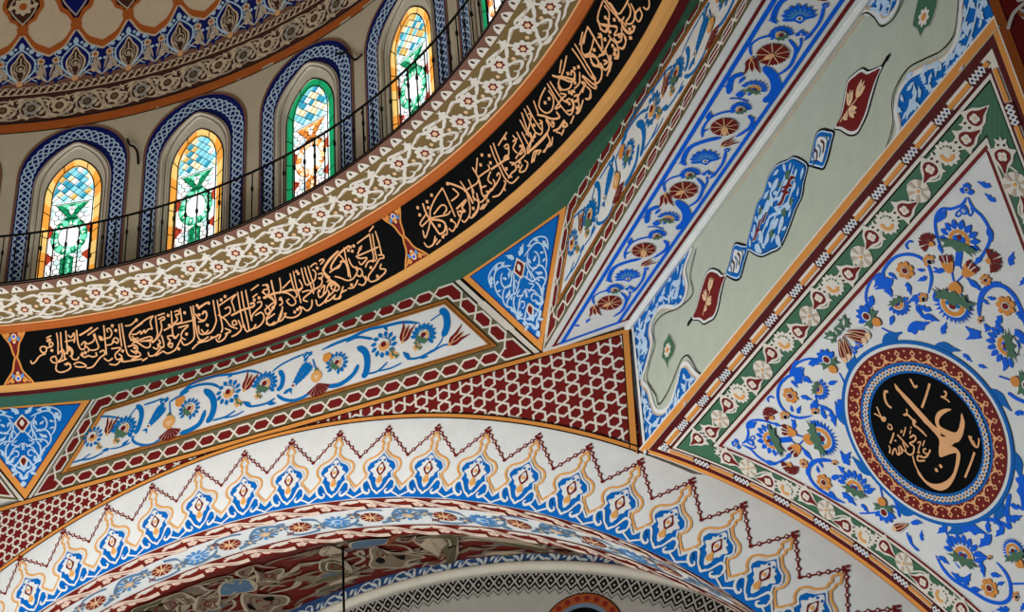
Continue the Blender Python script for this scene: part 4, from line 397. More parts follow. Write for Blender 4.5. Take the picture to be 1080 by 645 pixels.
        for i in range(n):
            a = pi/2+(i-(n-1)/2)*sp/n; p.poly([(0, 0), (cos(a-sp/n*.4), sin(a-sp/n*.4)), (cos(a)*.9, sin(a)*.9), (cos(a+sp/n*.4), sin(a+sp/n*.4))], 'maroon', l+1)
    elif kind == 'carn':
        n = 13; q = .72
        with p.push(0, 0, 0, 1, 1):
            P = serr(30, .92, 1.06); p.poly(P, 'maroon', l)
            for i in range(9):
                a = i*2*pi/9+.2; p.line([(0, 0), (1.02*cos(a), 1.02*sin(a))], .06, 'warm', l+1)
    elif kind == 'calx':
        p.blob([(-.25, -.3), (.25, -.3), (.34, .3), (.18, .75), (0, .95), (-.18, .75), (-.34, .3)], 'gold', l+3, 4); p.petal(0, .1, pi/2, .5, .2, 'warm', l+4)
    elif kind in ('lotus', 'lotus3'):
        for i in range(9):
            a = pi/2+(i-4)*.42; p.petal(0, .25, a, .72-.02*abs(i-4), .26, dark, l)
        for i in range(8):
            a = pi/2+(i-3.5)*.42; p.petal(0, .25, a, .5, .09, 'sky' if kind == 'lotus' else 'white', l+1)
        if kind == 'lotus': p.disc(0, .2, .2, dark, l+2, 10); p.disc(0, .2, .12, 'white', l+3, 8); p.disc(0, .2, .06, 'ink', l+4, 6); p.poly([(-.55, .1), (-.2, .05), (0, -.15), (.2, .05), (.55, .1), (.2, .3), (-.2, .3)], dark, l)
        else:
            p.disc(0, .3, .36, 'white', l+1); p.annulus(0, .3, .22, .33, 'orange', l+2, 18, -.3, pi+.3); p.disc(-.1, .34, .1, dark, l+3, 8); p.disc(.1, .34, .1, dark, l+3, 8); p.petal(0, .3, pi/2, .2, .14, 'maroon', l+4)
            p.poly([(0, -.1), (.2, .02), (.5, -.1), (.42, .08), (.7, .12), (.36, .22), (.1, .28), (-.1, .28), (-.36, .22), (-.7, .12), (-.42, .08), (-.5, -.1), (-.2, .02)], 'leaf', l+4)
    elif kind in ('pal2', 'pal3'):
        n = 9
        for i in range(n):
            a = pi/2+(i-(n-1)/2)*.36; p.petal(cos(a)*.5, .1+sin(a)*.5, a-.2, .48, .23, dark, l)
        p.disc(0, .1, .52, 'white', l+1); p.annulus(0, .1, .26, .44, 'orange', l+2, 18, -.2, pi+.2); p.disc(-.1, .2, .1, dark, l+3, 7); p.disc(.11, .2, .1, dark, l+3, 7); p.disc(0, .16, .12, 'maroon', l+4, 8)
        p.poly([(0, -.35), (.16, -.16), (.46, -.3), (.42, -.1), (.78, -.06), (.44, .06), (.5, .22), (.16, .1), (0, .16), (-.16, .1), (-.5, .22), (-.44, .06), (-.78, -.06), (-.42, -.1), (-.46, -.3), (-.16, -.16)], 'leaf', l+4)
        if kind == 'pal2': p.petal(0, -.1, -pi/2, .5, .3, dark, l+1)
    elif kind == 'bigpal':
        P = serr(17, .68, .98, -.35, pi+.35, .45); p.push(0, .48, 0, .62); p.poly(P+[(-.75, -.3), (-.3, -.55), (.3, -.55), (.75, -.3)], dark, l); p.disc(0, .02, .62, 'white', l+1, 20); p.annulus(0, .02, .36, .56, 'orange', l+2, 22, -.1, pi+.1); p.disc(0, .02, .34, 'white', l+2, 16); p.disc(0, .1, .17, 'maroon', l+3, 10)
        for x in (-.24, .24): p.disc(x, .04, .1, 'teal', l+3, 8)
        p.pop(); p.poly([(0, .08), (.16, .2), (.3, .1), (.36, .26), (.66, .24), (.46, .36), (.54, .5), (.2, .42), (0, .52), (-.2, .42), (-.54, .5), (-.46, .36), (-.66, .24), (-.36, .26), (-.3, .1), (-.16, .2)], 'leaf', l+4)
    elif kind == 'bud2':
        p.blob([(-.14, 0), (.14, 0), (.3, .35), (.3, .6), (-.3, .6), (-.3, .35)], 'orange', l+1, 4)
        for x, a in ((-.16, .3), (.16, -.3), (0, 0)): p.petal(x, .52, pi/2+a, .45, .26, 'maroon', l+2)
        for x in (-.1, .1): p.stroke([(x*.6, .5), (x, .7), (x*1.3, .92)], .05, 'white', l+3, n=2)
    elif kind == 'bud3':
        for i in range(5): a = pi/2+(i-2)*.5; p.petal(cos(a)*.12, .45+sin(a)*.12, a, .46, .22, dark, l+1)
        p.disc(0, .55, .15, 'maroon', l+3, 8); p.annulus(0, .55, .15, .2, 'white', l+3, 10)
        p.poly([(0, .12), (.2, .25), (.48, .2), (.36, .38), (.5, .52), (.16, .45), (0, .5), (-.16, .45), (-.5, .52), (-.36, .38), (-.48, .2), (-.2, .25)], 'leaf', l+2)
        p.blob([(0, -.1), (.18, .02), (.17, .2), (0, .28), (-.17, .2), (-.18, .02)], 'orange', l+3, 4)
    elif kind in ('ros', 'halfros'):
        n = 7; k = range(n) if kind == 'ros' else range(4)
        for i in k:
            a = i*2*pi/n+.3; p.disc(cos(a)*.68, sin(a)*.68, .31, 'orange', l+1, 9)
        p.disc(0, 0, .42, 'white', l+2, 12); p.disc(0, 0, .32, 'maroon' if kind == 'ros' else 'ink', l+3, 12)
    elif kind == 'sprig':
        p.stroke([(0, -.1), (.02, .3), (.05, .6), (.0, .9)], .035, 'warm', l, n=3)
        for x, y, a, s in ((.02, .55, .15, .45), (.01, .3, 1.0, .4), (.02, .25, -1., .38), (0, .02, -.7, .25)): p.push(x, y, a, s); p.blob([(0, .1), (.3, .4), (.28, .9), (.1, .75), (0, 1), (-.1, .75), (-.28, .9), (-.3, .4)], 'warm', l+1, 3); p.petal(0, .35, pi/2, .4, .15, 'tan', l+2); p.pop()
    p.pop()
def run(p, key, lay=2, mirror=None, dark='blue2', recol=None, tf=None, wk=1.2, mk=1.15):
    """paint a traced list; mirror = u of the axis to paint the mirror image too"""
    f0 = tf or (lambda q: q)
    for f in ([f0] if mirror is None else [f0, lambda q: [(2*mirror-a, b) for a, b in f0(q)]]):
        for e in TR[key]:
            if e[0] == 'S': p.stroke(f(e[3]), e[1]*wk, (recol or {}).get(e[2], e[2]), lay, taper=len(e[3]) > 2)
            elif e[0] == 'B' and e[1] in PAL: p.blob(f(e[2]), e[1], lay, 4)
            elif e[0] == 'M': q = np.array(f(e[2])); motif(p, e[1], q[0], q[0]+(q[1]-q[0])*mk, lay=lay+1, dark=dark)
def hexlink(p, A, B, n, w, lay=1, fill='maroon', edge='cream', k=.2, t=.02, ends=(0, 0)):
    """n long hexagons tip to tip from A to B"""
    A, B = np.array(A), np.array(B); d = (B-A)/n; L = np.hypot(*d); r = atan2(d[1], d[0])
    for i in range(n):
        c = A+d*(i+.5); p.push(c[0], c[1], r)
        P = np.array([(-L*.5, 0), (-L*.5+w*.42, w/2), (L*.5-w*.42, w/2), (L*.5, 0), (L*.5-w*.42, -w/2), (-L*.5+w*.42, -w/2)])
        p.poly(P*[.93, .93], fill, lay); p.line(P, t, edge, lay+1, True); p.pop()
def inset(poly, ds):
    """polygon moved inwards by a distance per edge (counter-clockwise polygon)"""
    P = np.array(poly, float); n = len(P); out = []
    for i in range(n):
        a, b, c = P[i-1], P[i], P[(i+1) % n]; d1, d2 = unit(b-a), unit(c-b)
        n1, n2 = np.array([-d1[1], d1[0]]), np.array([-d2[1], d2[0]])
        A = np.array([n1, n2]); out.append(np.linalg.solve(A, [n1@a+ds[i-1], n2@b+ds[i]]))
    return np.array(out)

def inside(P, x, y):
    c = False; n = len(P)
    for i in range(n):
        (a, b), (d, e) = P[i], P[i-1]
        if (b > y) != (e > y) and x < (d-a)*(y-b)/(e-b)+a: c = not c
    return c
def scatter(p, ok, box, kind, l, dist, seed, taken=(), lay=4, dark='blue2', tries=2500, turn=None):
    """leaves set at random where ok(x, y) holds and nothing is within dist"""
    r = random.Random(seed); T = [(x, y, d) for x, y, d in taken]
    for _ in range(tries):
        x, y = r.uniform(box[0], box[1]), r.uniform(box[2], box[3])
        if any((x-a)**2+(y-b)**2 < (dist if d is None else d)**2 for a, b, d in T) or not ok(x, y): continue
        a = r.uniform(0, 2*pi) if turn is None else turn(x, y)+r.uniform(-.7, .7); k = l*r.uniform(.75, 1.2); e = (x+cos(a)*k, y+sin(a)*k)
        if not ok(*e) or any((e[0]-u)**2+(e[1]-v)**2 < (dist*.6)**2 for u, v, d in T): continue
        motif(p, kind, (x, y), e, lay=lay, dark=dark); T += [(x, y, None), ((x+e[0])/2, (y+e[1])/2, None), (e[0], e[1], dist*.7)]

# ================================================================== BUILD
# ------------------------------------------------------------------ dome
def az_u(az, r): return radians(AZ0-az)*r
dome = empty('ceiling', (0, 0, Z_DOME))
tag(dome, 'great dome over the hall with painted friezes and beige net of rust ribbons', 'ceiling', kind='structure')
el = lambda e: radians(e+.4)*R_DRUM
UL, UR = az_u(150, R_DRUM), az_u(30, R_DRUM)
p = Paint(S_dome); p.slab(UL*2.2, UR*2.2+6, el(-.4), el(80), 150, 40, 'sand', .25); p.build('dome_shell', dome)
p = Paint(S_dome); p.grid(UL, UR, el(-.4), el(.85), 120, 2, 'rust', 1); p.grid(UL, UR, el(.85), el(.98), 120, 1, 'ink', 2); p.grid(UL, UR, el(-.42), el(-.3), 120, 1, 'ink', 2); p.build('rust_border', dome)
# scroll border
p = Paint(S_dome); p.grid(UL, UR, el(.98), el(4.5), 120, 3, 'brown', 1)
PER = radians(5.85)*R_DRUM; PK0 = az_u(113.14, R_DRUM)
n0, n1 = -4, 12
v0, v1 = el(1.1), el(4.3); vm = (v0+v1)/2; hh = (v1-v0)/2
for i in range(n0*2, n1*2):
    u = PK0+PER*.5*i; s = 1 if i % 2 else -1; w = PER*.25
    p.stroke([(u-w, vm+s*hh*.8), (u-w*.4, vm+s*hh*.5), (u, vm-s*hh*.1), (u+w*.4, vm-s*hh*.55), (u+w, vm-s*hh*.8)], .026, 'tan', 2)
    p.stroke([(u-w, vm+s*hh*.8), (u-w*.2, vm+s*hh*.85), (u+w*.6, vm+s*hh*.6), (u+w*.8, vm)], .018, 'tan', 2)
    p.stroke([(u+w, vm-s*hh*.8), (u+w*.2, vm-s*hh*.85), (u-w*.6, vm-s*hh*.6), (u-w*.8, vm)], .018, 'tan', 2)
    x = u+w
    for k in range(7): p.petal(x, vm, k*2*pi/7+.4, .088, .07, 'sand' if i % 2 else 'grey', 3)
    p.disc(x, vm, .045, 'brown', 4, 9); p.disc(x, vm, .03, 'umber' if i % 2 else 'olive', 5, 8); p.annulus(x, vm, .10, .118, 'tan', 3, 20, .5, 5.2)
    for a in (.6, 2.4, 4.0, 5.5): p.leaf(x+.11*cos(a), vm+.11*sin(a), a+1.2, .075, .04, 'sand', 3)
    for dx in (-.35, .35): p.leaf(u+w*dx, vm+s*hh*.75, pi/2 if s < 0 else -pi/2, .06, .035, 'tan', 3)
    for dx, dy, an_ in ((-.75, .35, 2.2), (-.5, -.25, .8), (.2, .35, 2.0), (.5, .1, 1.2), (0, -.75, .3), (.3, -.8, 2.8), (-.25, .1, 3.6), (.15, -.45, 5.2)): p.leaf(u+w*dx, vm+s*hh*dy, an_*s, .07, .03, 'sand', 3, .3); p.stroke([(u+w*dx, vm+s*hh*dy), (u+w*(dx+.12), vm+s*hh*(dy+.2)), (u+w*(dx+.05), vm+s*hh*(dy+.38))], .011, 'tan', 2)
p.build('scroll_border', dome)
p = Paint(S_dome); c0, c1 = el(4.5), el(5.62); cm = (c0+c1)/2; p.grid(UL, UR, c0, c1, 120, 1, 'brown', 1)
for y in (c0+.012, c1-.008): p.stroke([(u, y) for u in np.linspace(UL, UR, 100)], .012, 'sand', 2, sm=False)
q = .074
for i in range(int((UR-UL)/q)):
    u = UL+i*q; p.stroke([(u, cm-.036), (u+q*.35, cm-.02), (u+q*.7, cm+.026), (u+q*1.1, cm+.034)], .021, 'sand', 2, n=3); p.stroke([(u, cm+.036), (u+q*.25, cm+.012)], .013, 'tan', 2)
p.build('braid_border', dome)
# blue frieze
p = Paint(S_dome); f0 = el(5.62); pk, vl = el(12.25), el(9.3)
def frieze_top(u):
    t = abs(((u-PK0)/PER+.5) % 1-.5)*2       # 0 at the peak, 1 at the valley
    return vl+(pk-vl)*(.55*(1-t)**1.15+.45*(max(0, 1-t*1.05))**3+.06*sin(t*pi*3)*(1-t))
us = np.linspace(PK0+n0*PER, PK0+n1*PER, (n1-n0)*24+1); top = np.array([frieze_top(u) for u in us])
p.strip(np.c_[us, 0*us+f0], np.c_[us, (f0+top)/2], 'navy', 1); p.strip(np.c_[us, (f0+top)/2], np.c_[us, top], 'navy', 1)
p.stroke(np.c_[us, top], .022, 'sand', 2, sm=False)
for i in range(n0, n1):
    u = PK0+i*PER
    p.blob([(u-.3*PER, f0), (u-.2*PER, f0+.05), (u, f0+.035), (u+.2*PER, f0+.05), (u+.3*PER, f0)], 'umber', 2)
    for x in np.linspace(-.42, .42, 7): p.disc(u+x*PER, f0+.012, .03, 'umber', 2, 8)
    m = f0+.2
    p.blob([(u, m-.15), (u+.085, m-.05), (u+.1, m+.05), (u+.05, m+.13), (u, m+.21), (u-.05, m+.13), (u-.1, m+.05), (u-.085, m-.05)], 'sand', 3)
    p.blob([(u, m-.13), (u+.065, m-.05), (u+.08, m+.05), (u+.04, m+.11), (u, m+.18), (u-.04, m+.11), (u-.08, m+.05), (u-.065, m-.05)], 'brown', 4)
    p.annulus(u, m+.02, .035, .047, 'tan', 5, 14); p.disc(u, m+.01, .022, 'tan', 5, 8); p.stroke([(u, m+.05), (u, m+.14)], .016, 'tan', 5); p.disc(u, m-.17, .035, 'gold', 5, 8)
    for s in (-1, 1):
        p.stroke([(u+s*.02, m-.15), (u+s*.12, m-.04), (u+s*.14, m+.08), (u+s*.07, m+.18), (u, m+.24)], .018, 'pale', 3)
        p.stroke([(u+s*.04, m-.16), (u+s*.16, m-.09), (u+s*.235, m-.14), (u+s*PER*.5, m-.17)], .02, 'tan', 3)
        p.stroke([(u+s*.03, m-.13), (u+s*.15, m-.02), (u+s*.2, m-.07), (u+s*PER*.47, m-.15)], .014, 'pale', 3)
        p.disc(u+s*.1, m+.21, .028, 'pale', 4, 8); p.disc(u+s*.17, m+.17, .026, 'pale', 4, 8); p.disc(u+s*.2, m+.08, .04, 'sand', 4, 9); p.disc(u+s*.2, m+.08, .02, 'rust', 5, 7); p.leaf(u+s*.2, m+.04, -pi/2-s*.2, .16, .05, 'tan', 4)
        p.leaf(u+s*.19, m-.13, pi/2, .06, .05, 'sand', 4)
        for k_, (dx, dy, an_, l_) in enumerate(((.235, -.13, 1.75, .16), (.255, -.12, 1.62, .21), (.215, -.13, 1.95, .13))): p.leaf(u+s*dx, m+dy, an_ if s > 0 else pi-an_, l_, .022, 'tan', 4, .15*s)
        p.stroke([(u+s*.13, m-.02), (u+s*.17, m+.02), (u+s*.165, m+.06), (u+s*.135, m+.05)], .012, 'pale', 4); p.stroke([(u+s*.14, m+.10), (u+s*.18, m+.12), (u+s*.21, m+.15), (u+s*.18, m+.19)], .011, 'pale', 4)
        p.stroke([(u+s*.09, m-.09), (u+s*.13, m-.125), (u+s*.17, m-.15)], .011, 'pale', 4); p.disc(u+s*.25, m+.02, .018, 'pale', 4, 7); p.disc(u+s*.06, m+.245, .018, 'pale', 4, 7)
        p.stroke([(u+s*.015, m-.11), (u+s*.05, m-.04), (u+s*.06, m+.04), (u+s*.03, m+.10)], .010, 'tan', 5); p.leaf(u+s*.03, m-.06, pi/2-s*.4, .07, .024, 'tan', 5)
    p.petal(u, m+.22, pi/2, .1, .055, 'pale', 4)
p.build('blue_frieze', dome)
# net of ribbons
p = Paint(S_dome); rw = .085
p.strip(np.c_[us, top+.01], np.c_[us, top+.01+rw], 'rust', 1)
for i in range(n0, n1):
    u = PK0+i*PER; b = pk+.03; big = i % 2
    H = .95 if big else .62; W = .27 if big else .215
    O = [(u, b), (u+W*.35, b+H*.14), (u+W*.62, b+H*.2), (u+W*.75, b+H*.3), (u+W, b+H*.45), (u+W*.85, b+H*.62), (u+W*.5, b+H*.72), (u+W*.3, b+H*.86), (u, b+H)]
    O = O+[(2*u-a, c) for a, c in O[-2:0:-1]]
    p.blob(O, 'rust', 3); p.blob([(u+(a-u)*.80, b+H*.5+(c-b-H*.5)*.86) for a, c in O], 'ink', 4); p.blob([(u+(a-u)*.74, b+H*.5+(c-b-H*.5)*.8) for a, c in O], 'navy' if big else 'brown', 5)
    y = b+H*.45
    for k in range(8): p.petal(u, y, k*pi/4, .105, .07, 'pale' if big else 'sand', 6)
    p.disc(u, y, .042, 'rust' if not big else 'sky', 7, 9)
    for s in (-1, 1): p.stroke([(u, b+H*.12), (u+s*W*.45, b+H*.3), (u+s*W*.62, b+H*.45), (u+s*W*.4, b+H*.6), (u, b+H*.8)], .016, 'tan', 6); p.leaf(u+s*W*.4, y, pi/2-s*pi/2, W*.35, .05, 'sand', 6)
    p.poly([(u-.05, b-.05), (u+.05, b-.05), (u+.06, b+.03), (u, b+.1), (u-.06, b+.03)], 'rust', 5)
p.build('ribbon_net', dome)

# ------------------------------------------------------------------ drum wall and its windows
DSP = 13.03; WAZ = [106.5+DSP-DSP*k for k in range(7)]
hw = radians(DSP/2)*R_DRUM
def outline(w, spring, apex, bot, n=22, point=.0):
    """arch opening, v measured down from the dome; list from bottom right over the apex to bottom left"""
    P = [(w, bot)]
    for t in np.linspace(0, pi/2, n):
        k = (1-abs(t-pi/2)/(pi/2))
        P.append((w*cos(t)**(1-.12*point), spring-(spring-apex)*(sin(t)*(1-point)+point*(t/(pi/2))**1.0)))
    return P+[(-a, b) for a, b in P[-2::-1]]
vb = Z_DOME-8.40
OUTER = outline(.530, Z_DOME-9.76, Z_DOME-10.30, vb)
STONE = outline(.372, Z_DOME-9.60, Z_DOME-10.105, vb, point=.62)
GLASS = outline(.272, Z_DOME-9.50, Z_DOME-9.935, vb, point=.50)
INNER = outline(.198, Z_DOME-9.50, Z_DOME-9.845, vb, point=.22)
def resamp(P, n):
    P = np.array(P); L = np.r_[0, np.cumsum(np.hypot(*np.diff(P, axis=0).T))]; t = np.linspace(0, L[-1], n)
    return np.c_[np.interp(t, L, P[:, 0]), np.interp(t, L, P[:, 1])]
def loft(p, A, B, c, lay0=0, lay1=0, k=1):
    """strip between two outlines at two depths"""
    A, B = np.asarray(A), np.asarray(B); n = len(A)
    for j in range(k):
        a = A*(1-j/k)+B*j/k; b = A*(1-(j+1)/k)+B*(j+1)/k; h0 = lay0+(lay1-lay0)*j/k; h1 = lay0+(lay1-lay0)*(j+1)/k
        p.add(np.r_[a, b], [(i, i+1, n+i+1, n+i) for i in range(n-1)], c, np.r_[np.full(n, h0), np.full(n, h1)])
NS = 60
drum = empty('wall_drum', (0, 0, Z_LIP)); tag(drum, 'beige plastered drum wall under the dome, pierced by the arched windows', 'wall', kind='structure')
p = Paint(S_drum)
rect = []
for a, b in resamp(STONE, NS):
    # matching point on the bay's rectangle
    t = atan2(-(b-.62), a)
    kx = hw/abs(cos(t)) if abs(cos(t)) > 1e-6 else 1e9; ky = .62/abs(sin(t)) if sin(t) > 0 else 1e9
    k = min(kx, ky); rect.append((max(-hw, min(hw, cos(t)*k)), .62-sin(t)*k if b < .62 else b))
rect = np.array(rect); rect[np.abs(rect[:, 0]) < 1e-9, 0] = 0
ST = resamp(STONE, NS)
for az in WAZ:
    u = az_u(az, R_DRUM); q = np.array([u, 0]); loft(p, ST+q, rect+q, 'plaster', 0, 0, 5); p.grid(u-hw, u+hw, vb-.01, 1.968, 8, 1, 'plaster')
    k = np.array([(-hw, 0), (hw, 0)])
    for s in (-1, 1): p.quad((u+s*hw, 0), (u+s*.001, 0), (u+s*.001, .001), (u+s*hw, .001), 2, 1, 'plaster')
# corners of the bays that the radial strips cut off
    for s in (-1, 1): p.poly([(u+s*hw, -.001), (u+s*.3, -.001), (u+s*.3, .02), (u+s*hw, .3)], 'plaster', -.3)
uL, uR = az_u(WAZ[0], R_DRUM)-hw, az_u(WAZ[-1], R_DRUM)+hw
p.grid(uR, uR+20, -.02, 1.968, 40, 2, 'plaster'); p.grid(uL-4, uL, -.02, 1.968, 14, 2, 'plaster')
p.build('plaster', drum)
p = Paint(S_drum); p.base = -.42; p.grid(uL-4, uR+20, -.05, .03, 70, 1, 'plaster'); p.build('outer_face', drum)
WLAB = ['arched stained-glass window cut by the picture edge at the far left of the drum', 'stained-glass window with orange border, first whole one from the left',
        'stained-glass window with orange border between the first whole one and the green-bordered one', 'stained-glass window with green border and orange flowers',
        'stained-glass window with orange border below the tip of the dome border, right of the green-bordered one', 'green-bordered window slice where the railing meets the top edge of the picture', '']
def braid(p, path, w, cols, per, t, lay):
    """plait of three strands along a path"""
    P = resamp(path, int(len(path)*1)) if False else np.asarray(path, float)
    L = np.r_[0, np.cumsum(np.hypot(*np.diff(P, axis=0).T))]; n = int(L[-1]/per*10); s = np.linspace(0, L[-1], n)
    Q = np.c_[np.interp(s, L, P[:, 0]), np.interp(s, L, P[:, 1])]; d = np.gradient(Q, axis=0); d /= np.hypot(*d.T)[:, None]; nn = np.c_[-d[:, 1], d[:, 0]]
    for k, c in enumerate(cols):
        ph = 2*pi*k/len(cols); p.stroke(Q+nn*(w/2*np.sin(2*pi*s/per+ph))[:, None], t, c, lay+k*.2, sm=False)
EM = {n: mat('glass_'+n, rgb, .25, .12, 30, emit=e) for n, rgb, e in (
    ('orange', (240, 150, 60), .8), ('amber', (246, 186, 110), .85), ('green', (20, 150, 96), .62), ('mint', (110, 214, 176), .9), ('white', (226, 238, 248), 1.05), ('clear', (190, 222, 232), .95),
    ('blue', (60, 160, 190), .8), ('sky', (130, 204, 220), .95), ('red', (190, 70, 44), .6), ('peach', (244, 206, 170), 1.1), ('flame', (224, 134, 56), .8))}
LEAD = mat('lead', (30, 32, 32), .5, 0)
DEPTH = -.05/LAY
def window(k, az):
    u = az_u(az, R_DRUM); w = empty('window_%d' % (k+1), tuple(S_drum.at([(u, vb)])[0])); tag(w, WLAB[k], 'window', kind='structure')
    q = np.array([u, 0]); grn = k in (3, 5)
    O, S, G, I = (resamp(x, NS)+q for x in (OUTER, STONE, GLASS, INNER))
    p = Paint(S_drum); loft(p, S*1.0, O, 'navy', 2, 2, 2); p.stroke(O, .026, 'umber', 4, sm=False); p.stroke(q+(O-q)*[.965, 1]+[0, .018], .012, 'navy', 4, sm=False)
    mid = (O+S)/2; braid(p, mid, .112, ['pale']*4, .30, .0155, 3); p.build('painted_surround', w)
    p = Paint(S_drum); a = q+(S-q)*[.9, 1]+[0, .02]; b = q+(S-q)*[.8, 1]+[0, .04]
    for A, B, l0, l1 in ((S, S, 2, 10), (S, a, 10, 8), (a, a, 8, -4), (a, b, -4, -5), (b, b, -5, -12), (b, G, -12, -15), (G, G, -15, DEPTH)): loft(p, A, B, 'stone', l0, l1)
    p.stroke(q+(S-q)*[.97, 1]+[0, .008], .010, 'umber', 11, sm=False); p.stroke(q+(S-q)*[.85, 1]+[0, .03], .008, 'umber', -2, sm=False)
    p.build('stone_frame', w)
    p = Paint(S_drum); p.base = 0
    bc = ('green', 'green') if grn else ('orange', 'amber'); n = NS-1
    for i in range(0, n, 1):
        p.add([G[i], G[i+1], I[i+1], I[i]], [(0, 1, 2, 3)], EM[bc[(i//5) % 2]], DEPTH+2)
    p.build('glass_border', w)
    p = Paint(S_drum)
    # inner field: cut every piece to the arch by rows
    def half(v):
        Iq = I-q; r = Iq[:NS//2+1]; o = np.argsort(r[:, 1]); return np.interp(v, r[o, 1], r[o, 0], left=0)
    va = I[:, 1].min(); vs = Z_DOME-9.50+.10
    fl = ('flame', 'amber', 'peach') if grn else ('green', 'mint', 'mint')
    def piece(pts, c, lay=2):
        P = [(max(-half(b), min(half(b), a)), b) for a, b in [(a, max(va+.001, min(vb, b))) for a, b in pts]]
        if len({(round(a, 4), round(b, 4)) for a, b in P}) >= 3: p.poly([(u+a, b) for a, b in P], EM[c], DEPTH+lay)
    piece([(-.20, va)]+[(-half(v), v) for v in np.linspace(va, vb, 30)]+[(half(v), v) for v in np.linspace(vb, va, 30)], 'clear', 1)
    g = .088; rr = random.Random(k)
    for i in range(-4, 5):
        for j in range(-1, 9):
            x = (i-j*0)*g; x0, y0 = i*g+(j % 2)*g/2, va+j*g/2
            if y0 < vs-.02: piece([(x0, y0-g/2), (x0+g/2, y0), (x0, y0+g/2), (x0-g/2, y0)], rr.choice(['blue', 'sky', 'peach', 'blue', 'sky', 'white', 'amber' if not grn else 'peach']), 2)
    # honeycomb quarters
    h = .034
    for j in range(46):
        for i in range(-6, 7):
            x, y = (i+(j % 2)*.5)*h*1.75, vs+j*h*1.5
            if y < vb+.03: piece([(x+h*cos(a+pi/6), y+h*sin(a+pi/6)) for a in np.arange(6)*pi/3], 'white' if (i*7+j*3) % 5 else 'clear', 3)
    cy = Z_DOME-9.02; rx, ry = .165, .20
    piece([(-.16, vs), (.16, vs), (.02, vs+.17), (0, vs+.22), (-.02, vs+.17)], fl[0], 5); piece([(-.05, vs+.03), (.05, vs+.03), (0, vs+.14)], 'white', 6); piece([(-.10, vs+.005), (-.03, vs+.01), (-.01, vs+.09)], fl[1], 6); piece([(.10, vs+.005), (.03, vs+.01), (.01, vs+.09)], fl[1], 6)
    for s in (-1, 1):
        piece([(s*.20, vs+.22), (s*.12, vs+.31), (s*.20, vs+.38)], 'red', 5); piece([(s*.20, cy+.16), (s*.12, cy+.22), (s*.20, cy+.3)], 'red', 5)
    for i in range(18):
        a0, a1 = i*2*pi/18, (i+1)*2*pi/18
        f = lambda r, a: (rx*r*cos(a), cy+ry*r*sin(a)); piece([f(.62, a0), f(1, a0), f(1.05, (a0+a1)/2), f(1, a1), f(.62, a1)], fl[0] if i % 2 else fl[2], 6); piece([f(.7, a0+.04), f(.92, (a0+a1)/2), f(.7, a1-.04)], 'white' if i % 3 else fl[1], 7)
    p.poly([(u+rx*.62*cos(a), cy+ry*.62*sin(a)) for a in np.linspace(0, 2*pi, 20, False)], EM['white'], DEPTH+8)
    piece([(0, cy-.3), (.07, cy-.2), (0, cy-.16), (-.07, cy-.2)], fl[0], 6); piece([(0, cy+.2), (.06, cy+.24), (.05, vb), (-.05, vb), (-.06, cy+.24)], fl[0], 6); piece([(0, cy+.24), (.03, cy+.27), (.02, vb), (-.02, vb)], fl[2], 7)
    piece([(-.20, vb-.06), (.20, vb-.06), (.20, vb), (-.20, vb)], fl[1], 6)
    p.build('stained_glass', w)
    p = Paint(S_drum); L = DEPTH+10
    p.stroke(I, .012, LEAD, L, sm=False); p.stroke(G, .014, LEAD, L, sm=False)
    for i in range(2, n, 5): p.line([I[i], G[i]], .009, LEAD, L)
    ln = lambda P, t=.006, **kw: p.stroke([(u+a, b) for a, b in P], t, LEAD, L, **kw)
    for j in range(46):
        for i in range(-6, 7):
            x, y = (i+(j % 2)*.5)*h*1.75, vs+j*h*1.5
            if vs < y < vb and abs(x) < half(y)-.02 and ((x/rx)**2+((y-cy)/ry)**2 > 1.1): ln([(x+h*cos(a+pi/6), y+h*sin(a+pi/6)) for a in np.arange(4)*pi/3], .0068, sm=False)
    for i in range(-7, 7):
        for s in (-1, 1):
            seg = [(i*g+g/2+s*t, va+t) for t in np.linspace(0, vs-va-.02, 10)]; seg = [x for x in seg if abs(x[0]) < half(x[1])]
            if len(seg) > 1: ln(seg, .007, sm=False)
            pass
    ln([(-.188, vs), (.188, vs)], .009, sm=False); ln([(-.16, vs), (-.02, vs+.17), (.07, cy-.19)], .006); ln([(.16, vs), (.02, vs+.17), (-.07, cy-.19)], .006)
    for r in (.62, 1.02): ln([(rx*r*cos(a), cy+ry*r*sin(a)) for a in np.linspace(0, 2*pi, 30)], .0065)
    for s in (-1, 1): ln([(s*.06, cy+.22), (s*.05, vb)], .005)
    p.build('leading', w)
for k, az in enumerate(WAZ[:6]): window(k, az)
# plain back wall of the bay that is out of the picture
p = Paint(S_drum); u = az_u(WAZ[6], R_DRUM); p.grid(u-.4, u+.4, .2, vb, 4, 2, 'plaster', -20); p.build('blind_bay', drum)

